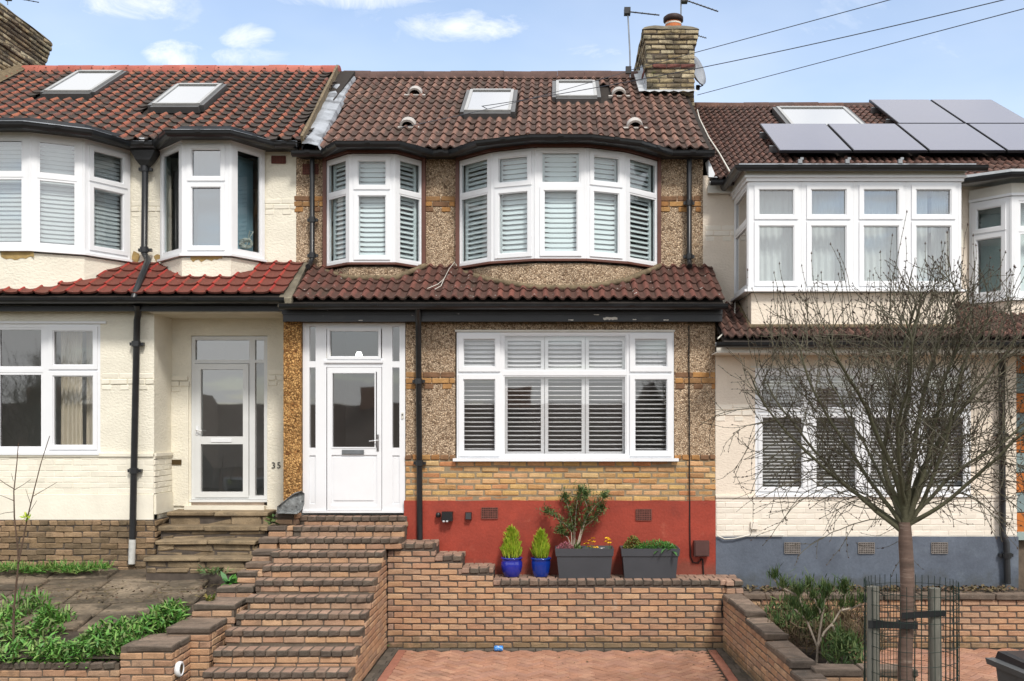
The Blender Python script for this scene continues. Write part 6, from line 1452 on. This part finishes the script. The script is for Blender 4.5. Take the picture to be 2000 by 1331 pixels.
for t_ in tips + [V(1555, 1160, 10), V(1580, 1150, 10.1), V(1610, 1155, 10), V(1650, 1152, 9.9), V(1545, 1185, 10.2), V(1600, 1200, 10.1)]:
    for k in range(85): o = rdir(-10, 80) * abs(random.gauss(0, .06)); leaf(f, t_ + o, (rdir(10, 90) + Vector((0, 0, .5))), random.uniform(.06, .12), .011, .1)
f.build('foliage', 'leaf_shrub', rs, kind='stuff')
clump('dry_undergrowth', [(1540, 1260, 10.9, .3), (1510, 1235, 11.4, .25), (1590, 1270, 10.6, .35), (1640, 1270, 10.5, .3), (1680, 1275, 10.2, .25), (1560, 1225, 11.3, .3), (1620, 1235, 11.2, .3), (1670, 1240, 11.0, .25)], 4200, .17, .009, 'leaf_dry', 'dry tangled undergrowth behind the stepped drive wall', 'undergrowth', (10, 88), .25, 'stuff', 62, .38)
clump('undergrowth', [(1550, 1240, 10.9, .25), (1590, 1245, 10.8, .3), (1660, 1300, 9.7, .2), (1640, 1290, 9.8, .2), (1540, 1215, 11.2, .3)], 1500, .11, .014, 'leaf_shrub', 'dull green low growth among the dry stems', 'undergrowth', (10, 88), .3, 'stuff', 63, .34)
clump('leaf_litter', [(1480 + 40 * i, 1152, 12.55, .2) for i in range(13)], 1100, .05, .03, 'leaf_dry', 'dark dead leaves in the bed below the blue-grey base', 'leaves', (-10, 50), .2, 'stuff', 64, .04)

# ================================================================== STREET TREE, GUARD, STAKES
random.seed(77); np.random.seed(77)
TX, TD = wx(1770, 7.8), 7.8; TY = Yd(TD); tr_ = empty('street_tree', (TX, TY, -.06), 'young bare street tree with many budding twigs inside a wire guard', 'tree')
zf = wz(1030, TD); m = MB(); m.tube([(TX + .012 * math.sin(i * .9), TY, -.1 + (zf + .14) * i / 12) for i in range(13)], [.066, .060, .058, .057, .056, .055, .057, .055, .053, .055, .055, .054, .046], 14); m.build('trunk', 'bark_trunk', tr_)
twg, bud = MB(), MB()
def budat(p, d, s=.011):
    a = d.orthogonal().normalized(); b = d.cross(a); q = [p - d * s * .5, p + a * s * .45, p + b * s * .45, p - a * s * .45, p - b * s * .45, p + d * s * 1.3]
    bud.add(q, [(0, 2, 1), (0, 3, 2), (0, 4, 3), (0, 1, 4), (5, 1, 2), (5, 2, 3), (5, 3, 4), (5, 4, 1)])
def path_grow(p, d, L, seg, up, wob):
    pts = [p.copy()]; n = max(2, int(L / seg)); d = d.normalized()
    for i in range(n):
        d = (d + Vector((random.gauss(0, wob), random.gauss(0, wob), random.gauss(0, wob) + up))).normalized(); p = p + d * seg; pts.append(p.copy())
    return pts
def inside(p):
    c_ = Vector((TX + .02, TY, zf + .75)); q = p - c_; return (q.x / 1.66) ** 2 + (q.y / 1.45) ** 2 + (q.z / (1.36 if q.z > 0 else 1.30)) ** 2 < 1
def trim(pts):
    k = len(pts)
    for i, q in enumerate(pts):
        if not inside(q): k = i; break
    return pts[:max(2, k)]
NL = 15
for i in range(NL):
    azm = i * 2.39996 + .5; inc = [18, 62, 40, 74, 30, 58, 80, 24, 68, 46, 84, 35, 60, 78, 52, 82, 70][i]; z0 = zf + [.05, .0, .1, .02, .12, .06, .05, .2, .1, .16, .08, .26, .2, .12, .05, .16, .2][i]
    d0_ = Vector((math.sin(R(inc)) * math.cos(azm), math.sin(R(inc)) * math.sin(azm), math.cos(R(inc))))
    up_ = .035 if inc > 50 else .012
    lp_ = trim(path_grow(Vector((TX, TY, z0 - .06)) + d0_ * .02, d0_ * .6 + Vector((0, 0, .55)) * (1 if inc < 60 else .5), 1.75, .09, up_, .075)); n = len(lp_); r0 = .020 if inc < 50 else .014
    m = MB(); m.tube([lp_[0] - Vector((0, 0, .10))] + lp_, [r0 * 1.25] + [r0 * (1 - .8 * j / n) * (1.25 - .25 * min(1, j / 3)) + .003 for j in range(n)], 8); m.build('branch', 'bark', tr_)
    for j in range(2, n):
        for rep in range(2 if (j > 4 and j % 3) else 1):
            par = (lp_[j] - lp_[j - 1]).normalized(); side = par.orthogonal().normalized(); side = Matrix.Rotation(random.uniform(0, 6.283), 3, par) @ side
            d1 = par * .75 + side * random.uniform(.6, 1.1); droop = random.random() < (.62 if inc > 55 else .10)
            up1 = -.085 if droop else .07
            L1 = random.uniform(.4, 1.0) * (1 - .35 * j / n); sp = trim(path_grow(lp_[j], d1, L1, .07, up1, .09)); ns = len(sp)
            twg.tube(sp, [.0046 * (1 - .55 * q / ns) for q in range(ns)], 5, caps=False)
            for q in range(1, ns):
                if random.random() < .66:
                    par2 = (sp[q] - sp[q - 1]).normalized(); s2_ = Matrix.Rotation(random.uniform(0, 6.283), 3, par2) @ par2.orthogonal().normalized()
                    tw = trim(path_grow(sp[q], par2 * .8 + s2_ * .8, random.uniform(.12, .48), .05, -.07 if droop and random.random() < .6 else .08, .10)); nt = len(tw)
                    twg.tube(tw, [.0027 * (1 - .5 * w_ / nt) for w_ in range(nt)], 4, caps=False)
                    for w_ in range(1, nt): budat(tw[w_] + Vector((random.gauss(0, .004), random.gauss(0, .004), 0)), (tw[w_] - tw[w_ - 1]).normalized() + rdir(-50, 50) * .7, random.uniform(.006, .011))
            budat(sp[-1], (sp[-1] - sp[-2]).normalized(), .014)
# long upright shoots above the crown
for i in range(60):
    a = random.uniform(0, 6.283); rr = 1.25 * math.sqrt(random.random()); p = Vector((TX + rr * math.cos(a), TY + rr * math.sin(a) * .8, zf + 1.35 + .45 * (1 - rr / 1.3) + random.uniform(-.2, .1)))
    sp = path_grow(p, Vector((math.cos(a) * .35 * rr, math.sin(a) * .3 * rr, 1)), random.uniform(.35, .75), .06, .03, .06); ns = len(sp)
    twg.tube(sp, [.0032 * (1 - .5 * q / ns) for q in range(ns)], 4, caps=False)
    for w_ in range(1, ns): budat(sp[w_], rdir(-20, 70), random.uniform(.008, .013))
    budat(sp[-1], Vector((0, 0, 1)), .015)
twg.build('twigs', 'twig', tr_, kind='stuff'); bud.build('buds', 'bud', tr_, kind='stuff')
ot = D.objects.new('street_tree', None); ot.location = (-17.4, -20.5, -2.6); ot.scale = (1.9, 1.9, 1.9); COL.objects.link(ot); tag(ot, 'bare tree across the road facing the cream house', 'tree')
for c_ in list(tr_.children):
    o = c_.copy(); COL.objects.link(o); o.parent = ot; o.matrix_parent_inverse = Matrix.Translation((-TX, -TY, .06))
GXc, GR = wx(1780, 7.8), .352; gz1 = wz(1134, 7.8); tg = empty('tree_guard', (GXc, TY, -.06), 'dark green welded wire guard around the young tree', 'tree guard')
random.seed(78)
for i in range(44):
    a = 2 * math.pi * i / 44; r_ = GR * (1 + .012 * math.sin(3 * a)); q = [(GXc + (r_ + random.gauss(0, .002)) * math.cos(a + .006 * math.sin(z_ * 3)), TY + r_ * math.sin(a), z_) for z_ in (-.06, .4, .9, gz1 - .05 - .015 * math.cos(a * 2), gz1)]
    mb = MB(); mb.tube(q, .0028, 5); mb.build('wire', 'mesh_green', tg)
z = -.0; 
while z < gz1 - .02:
    q = [(GXc + (GR + .003) * (1 + .012 * math.sin(3 * a)) * math.cos(a), TY + (GR + .003) * math.sin(a), z + .006 * math.sin(a * 2 + z * 9)) for a in [2 * math.pi * k / 40 for k in range(41)]]
    mb = MB(); mb.tube(q, .0026, 4, caps=False); mb.build('hoop', 'mesh_green', tg); z += .105
for (a, b, yt, lab, xs_) in ((1693, 1717, 1146, 'weathered timber stake left of the tree trunk', 'l'), (1824, 1848, 1152, 'weathered timber stake right of the tree trunk', 'r')):
    cxs = wx((a + b) / 2, 7.75); mb = MB(); mb.tube([(cxs, TY - .05 if xs_ == 'l' else TY + .02, -.1), (cxs + (-.0 if xs_ == 'l' else -.015), TY - .05 if xs_ == 'l' else TY + .02, wz(yt, 7.75))], [.05, .046], 12, smooth=True); mb.build('stake', 'stake', None, lab, 'stake', 'timber stakes of the young tree', base=(cxs, TY, -.06))
mb = MB(); zs_ = wz(1217, 7.75); xl = wx(1692, 7.75)
mb.box(xl - .003, xl + .10, TY - .112, TY - .104, zs_ - .03, zs_ + .03); mb.obox((xl + .10, TY - .108, zs_ - .03), (TX + .06 - xl - .10, .02, -.012), (0, .006, 0), (0, 0, .055)); mb.tube([(TX + .066 * math.cos(a), TY + .066 * math.sin(a), zs_ - .01) for a in [math.pi * (1 + k / 10) for k in range(-6, 17)]], .012, 6, caps=True)
o = mb.build('tree_tie', 'strap', None, 'black strap tying the trunk to the left stake', 'strap', 'straps of the young tree', base=(TX, TY, zs_))
mb = MB(); zs_ = wz(1202, 7.75); xr_ = wx(1847, 7.75); mb.obox((TX - .06, TY - .07, zs_ - .025), (xr_ - TX + .06, .04, .012), (0, .006, 0), (0, 0, .048)); mb.box(xr_ - .10, xr_ + .004, TY - .042, TY - .034, zs_ - .012, zs_ + .034); mb.build('tree_tie', 'strap', None, 'black strap tying the trunk to the right stake', 'strap', 'straps of the young tree', base=(TX, TY, zs_))

# ================================================================== SMALL THINGS
def rock():
    random.seed(81); pts = [(541, 1003), (541, 990), (560, 974), (574, 964), (590, 958), (595, 964), (594, 985), (588, 999), (580, 1004)]; mb = MB(); n = len(pts); vs = []
    for k, (dd, sc) in enumerate(((12.48, .80), (12.43, .97), (12.52, 1.0), (12.66, .9))):
        c_ = V(570, 986, dd)
        for (x, y) in pts: p = V(x, y, dd); vs.append(c_ + (p - c_) * sc * (1 + random.uniform(-.05, .05)) + Vector((0, random.uniform(-.015, .015), 0)))
    mb.add(vs, [(k * n + j, k * n + (j + 1) % n, k * n + n + (j + 1) % n, k * n + n + j) for k in range(3) for j in range(n)]); c0 = sum(vs[:n], Vector()) / n + Vector((0, -.02, .01)); mb.add(vs[:n] + [c0], [(j, n, (j + 1) % n) for j in range(n)]); mb.add(vs[3 * n:], [tuple(range(n))])
    mb.build('rock', 'rock_grey', None, 'jagged grey stone propped on the brick pier by the door', 'rock', base=V(566, 1004, 12.5))
rock()
t = empty('security_light', V(868, 1012, 12.78), 'black twin-lens security light fixed to the red base', 'security light')
mb = MB(); a, b = V(863, 1018, 12.72), V(884, 1000, 12.72); mb.obox((a.x, -.16, a.z), (b.x - a.x, 0, 0), (0, .10, 0), (0, 0, b.z - a.z)); mb.box(a.x + .01, b.x - .01, -.06, -.045, a.z + .02, b.z - .02); mb.build('housing', 'dark_plastic', t)
for px_ in (866.5, 873): q = V(px_, 1018.5, 12.69); mb = MB(); mb.lathe(q, [(0, -.016), (.014, -.012), (.017, .0), (.014, .01)], 12); mb.build('lens', 'sensor_glass', t)
mb = MB(); q = V(856, 1007, 12.75); mb.lathe(q, [(0, -.03), (.03, -.025), (.034, .01), (.026, .035), (0, .038)], 14); mb.build('sensor', 'dark_plastic', t)
mb = MB(); a, b = V(908, 1016, 12.76), V(921, 1001, 12.76); mb.add([(a.x, -.05, a.z), (b.x, -.05, a.z), (b.x, -.05, b.z), (a.x, -.05, b.z), (a.x + .012, -.12, a.z + .012), (b.x - .006, -.12, a.z + .012), (b.x - .006, -.10, b.z - .006), (a.x + .012, -.10, b.z - .006)], [(4, 5, 6, 7), (0, 1, 5, 4), (1, 2, 6, 5), (2, 3, 7, 6), (3, 0, 4, 7)])
mb.build('sensor_box', 'dark_plastic', None, 'small black sensor box on the red base beside an air brick', 'sensor', base=V(914, 1009, 12.8))
t = empty('meter_box', V(1370, 1072, 12.75), 'brown electricity box on the red base under the black cable', 'meter box'); a, b = V(1356, 1087, 12.72), V(1385, 1057, 12.72)
mb = MB(); mb.box(a.x, b.x, -.15, -.045, a.z, b.z); mb.build('case', 'box_brown', t); mb = MB(); mb.box(a.x + .012, b.x - .012, -.162, -.151, a.z + .012, b.z - .012); mb.build('cover', 'box_brown', t)
t = empty('bulkhead_light', V(327, 1309, 9.8), 'round white-rimmed light on the end pier of the stepped wall', 'light'); xw = wx(336, 9.9); yc = Yd(9.9) + .13; zc_ = wz(1311, 9.95)
mb = MB(); pr = [(.072, 0), (.080, .02), (.076, .045), (.056, .052), (.052, .04)]; n = 24; vs = [(xw + h_, yc + r_ * math.cos(2 * math.pi * j / n), zc_ + r_ * math.sin(2 * math.pi * j / n)) for r_, h_ in pr for j in range(n)]
mb.add(vs, [(k * n + j, k * n + (j + 1) % n, k * n + n + (j + 1) % n, k * n + n + j) for k in range(4) for j in range(n)], 0, True); mb.build('rim', 'white_upvc', t); mb = MB(); mb.add([(xw + .042, yc + .055 * math.cos(2 * math.pi * j / n), zc_ + .055 * math.sin(2 * math.pi * j / n)) for j in range(n)], [tuple(range(n))]); mb.build('lens', 'brass', t)
c_ = V(974, 1260, 12.13); mb = MB(); L_ = .055; pr = [(-L_, .024), (-L_ + .006, .034), (-.02, .036), (0, .031), (.02, .036), (L_ - .006, .034), (L_, .024)]; n = 14
vs = [(c_.x + a, c_.y + r_ * math.cos(2 * math.pi * j / n), .037 + r_ * math.sin(2 * math.pi * j / n)) for a, r_ in pr for j in range(n)]; mb.add(vs, [(k * n + j, k * n + (j + 1) % n, k * n + n + (j + 1) % n, k * n + n + j) for k in range(6) for j in range(n)], 0, True); mb.add(vs[:n], [tuple(range(n))], 1); mb.add(vs[-n:], [tuple(range(n))[::-1]], 1)
mb.build('drink_can', ['can_blue', 'metal_grey'], None, 'crushed bright blue drink can lying against the brick wall', 'can', base=(c_.x, c_.y, 0))
# drain pipe on the wall corner by the stepped wall
cable('hose', [V(1413, 1172, 12.28), V(1409, 1190, 12.27), V(1412, 1202, 12.27), V(1417, 1212, 12.26), V(1418, 1272, 12.24)], .010, 'cable_black', None, 'thin black hose hanging in the corner of the brick walls', 'hose')
# wheelie bin
bx = empty('wheelie_bin', (3.85, Yd(8.1), -.06), 'grey wheelie bin with a dark lid at the kerb', 'wheelie bin'); rot = Matrix.Rotation(R(8), 4, 'Z'); bc = Vector((3.97, Yd(8.05), 0))
def bq(x, y, z): q = rot @ Vector((x, y, 0)); return (bc.x + q.x, bc.y + q.y, z)
zb0, zb1 = -.06, wz(1330, 7.8); mb = MB()
vs = [bq(*p) for p in ((-.20, -.22, zb0), (.20, -.22, zb0), (.20, .22, zb0), (-.20, .22, zb0), (-.26, -.30, zb1), (.26, -.30, zb1), (.26, .30, zb1), (-.26, .30, zb1))]; mb.add(vs, BOXF); mb.build('body', 'bin_grey', bx)
mb = MB(); vs = [bq(*p) for p in ((-.31, -.35, zb1 + .001), (.31, -.35, zb1 + .001), (.31, .35, zb1 + .001), (-.31, .35, zb1 + .001), (-.32, -.36, zb1 + .05), (.32, -.36, zb1 + .05), (.32, .36, zb1 + .05), (-.32, .36, zb1 + .05))]; mb.add(vs, BOXF); mb.build('rim', 'bin_grey', bx)
mb = MB(); zl_ = zb1 + .051; vs = [bq(*p) for p in ((-.24, -.33, zl_), (.31, -.33, zl_), (.31, .34, zl_), (-.24, .34, zl_), (-.23, -.31, zl_ + .035), (.30, -.31, zl_ + .035), (.30, .32, zl_ + .06), (-.23, .32, zl_ + .06), (-.19, -.26, zl_ + .045), (.26, -.26, zl_ + .045), (.26, .27, zl_ + .07), (-.19, .27, zl_ + .07))]
mb.add(vs, [(0, 1, 5, 4), (1, 2, 6, 5), (2, 3, 7, 6), (3, 0, 4, 7), (4, 5, 9, 8), (5, 6, 10, 9), (6, 7, 11, 10), (7, 4, 8, 11), (8, 9, 10, 11)]); mb.build('lid', 'bin_lid', bx)
for sx in (-.2, .2):
    mb = MB(); q = bq(sx, .26, zb0 + .1); mb.tube([(q[0] - .03, q[1], q[2]), (q[0] + .03, q[1], q[2])], .1, 16); mb.build('wheel', 'dark_plastic', bx)
# white cable coil on the sill of the small left bay
mb = MB(); random.seed(91); c_ = V(482, 476, 13.55); q = [c_ + Vector((.10 * math.cos(i * .9) * random.uniform(.5, 1.1), .03 * math.sin(i * 1.3), .05 * math.sin(i * .9) + .02 * math.sin(i * .37))) for i in range(48)] + [c_ + Vector((.05, 0, .10)), c_ + Vector((.09, 0, .16)), c_ + Vector((.04, 0, .17)), c_ + Vector((.02, 0, .08))]
mb.tube(q, .007, 5); mb.build('cable_coil', 'cable_white', None, 'tangle of white cable behind the small cream-house bay window', 'cable', base=c_)

# aerials, dish, overhead wires
def aerial(name, d, mast, boom, els, label, r=.010):
    t = empty(name, V(*mast[0], d), label, 'aerial', 'television aerials on the chimneys'); m = MB(); m.tube([V(x, y, d) for x, y in mast], r, 6); m.build('mast', 'metal_grey', t)
    a, b = V(*boom[0], d), V(*boom[1], d); m = MB(); m.tube([a, b], r * .9, 6); m.build('boom', 'dark_plastic', t); dr = (b - a).normalized(); sd_ = Vector((dr.y, -dr.x, 0)).normalized() * .3 + Vector((0, .9, .15))
    for i in range(els): p = a.lerp(b, (i + .3) / els); m = MB(); l = .13 if i else .17; m.tube([p - sd_ * l, p + sd_ * l], .005, 5); m.build('element', 'dark_plastic', t)
    m = MB(); m.obox(a - Vector((.05, .06, .05)), (.1, 0, 0), (0, .12, 0), (0, 0, .1)); m.build('reflector', 'dark_plastic', t)
aerial('tv_aerial', 15.86, [(1231, 152), (1230, 100), (1228, 60), (1226, 24)], [(1225, 23), (1288, 30)], 5, 'thin aerial on a leaning pole left of the main chimney', .012)
aerial('tv_aerial', 16.8, [(1330, 75), (1330, 40), (1330, -6)], [(1337, 0), (1403, 23)], 9, 'long aerial rising behind the orange chimney pot', .012)
aerial('tv_aerial', 17.4, [(1350, 80), (1352, 66)], [(1356, 68), (1380, 75)], 6, 'small aerial poking out right of the main chimney', .008)
aerial('tv_aerial', 16.6, [(15, 10), (15, -8)], [(14, -6), (76, 5)], 7, 'aerial above the left chimney at the picture corner', .008)
t = empty('satellite_dish', V(1357, 160, 17.0), 'grey satellite dish on the right side of the chimney', 'satellite dish')
c_ = V(1361, 139, 16.6); ax = Vector((.80, -.55, .22)).normalized(); s1 = ax.cross(Vector((0, 0, 1))).normalized(); s2_ = s1.cross(ax); n = 24; vs = []
for (rr, h_) in ((0, -.06), (.12, -.05), (.20, -.02), (.25, .02), (.25, .035), (.2, -.005), (.12, -.03), (0, -.04)):
    for j in range(n): vs.append(c_ + ax * h_ + (s1 * math.cos(2 * math.pi * j / n) + s2_ * math.sin(2 * math.pi * j / n)) * rr)
mb = MB(); mb.add(vs, [(k * n + j, k * n + (j + 1) % n, k * n + n + (j + 1) % n, k * n + n + j) for k in range(7) for j in range(n)], 0, True); mb.build('reflector', 'dish', t)
mb = MB(); mb.tube([c_ - s2_ * .22, c_ - s2_ * .28 + ax * .05, V(1362, 172, 16.7)], .012, 6); q = V(1363, 172, 16.7); mb.box(q.x - .03, q.x + .03, q.y - .03, q.y + .03, q.z - .03, q.z + .04); mb.tube([c_ - ax * .05, Vector((cx1, c_.y + .2, c_.z - .1))], .018, 6); mb.build('arm', 'dark_plastic', t)
def wire(a, b, sag, label):
    a, b = Vector(a), Vector(b); q = [a.lerp(b, i / 24) - Vector((0, 0, 4 * sag * (i / 24) * (1 - i / 24))) for i in range(25)]; return cable('overhead_wire', q, .0055, 'wire_line', None, label, 'wire', 4)
for (a, b, sag, lab) in ((V(1229, 138, 15.86), V(2240, -136, 9), .0, 'upper overhead wire running to the aerial left of the chimney'), (V(905, 213, 15.1), V(2300, -85, 9), .12, 'middle overhead wire crossing in front of the chimney'), (V(1362, 186, 16.3), V(2300, -62, 9), .0, 'lower overhead wire meeting the party wall beside the dish')):
    wire(a, b, sag, lab)['group'] = 'overhead service wires'
wire(V(1228, 139, 15.86), V(780, 250, 13.9), .05, 'thin service wire drooping across the brown roof')['group'] = 'overhead service wires'
mb = MB(); q = V(1228, 137, 15.85); mb.box(q.x - .05, q.x + .04, q.y - .03, q.y + .03, q.z - .06, q.z + .05); mb.build('wire_bracket', 'dark_plastic', None, 'black wire bracket fixed at the foot of the leaning aerial', 'bracket', base=q)
mb = MB(); random.seed(95)
for i in range(90): p = Vector((random.uniform(1.4, 2.1) if random.random() < .6 else random.uniform(-1.9, 1.9), random.uniform(-.9, -.6) if random.random() < .6 else random.uniform(-2.2, -.6), .006)); leaf(mb, p, rdir(-5, 15), random.uniform(.015, .04), .015, .1)
o = mb.build('fallen_leaves', 'leaf_dry', kind='stuff'); o['label'] = 'bits of dead leaf on the brick drive'
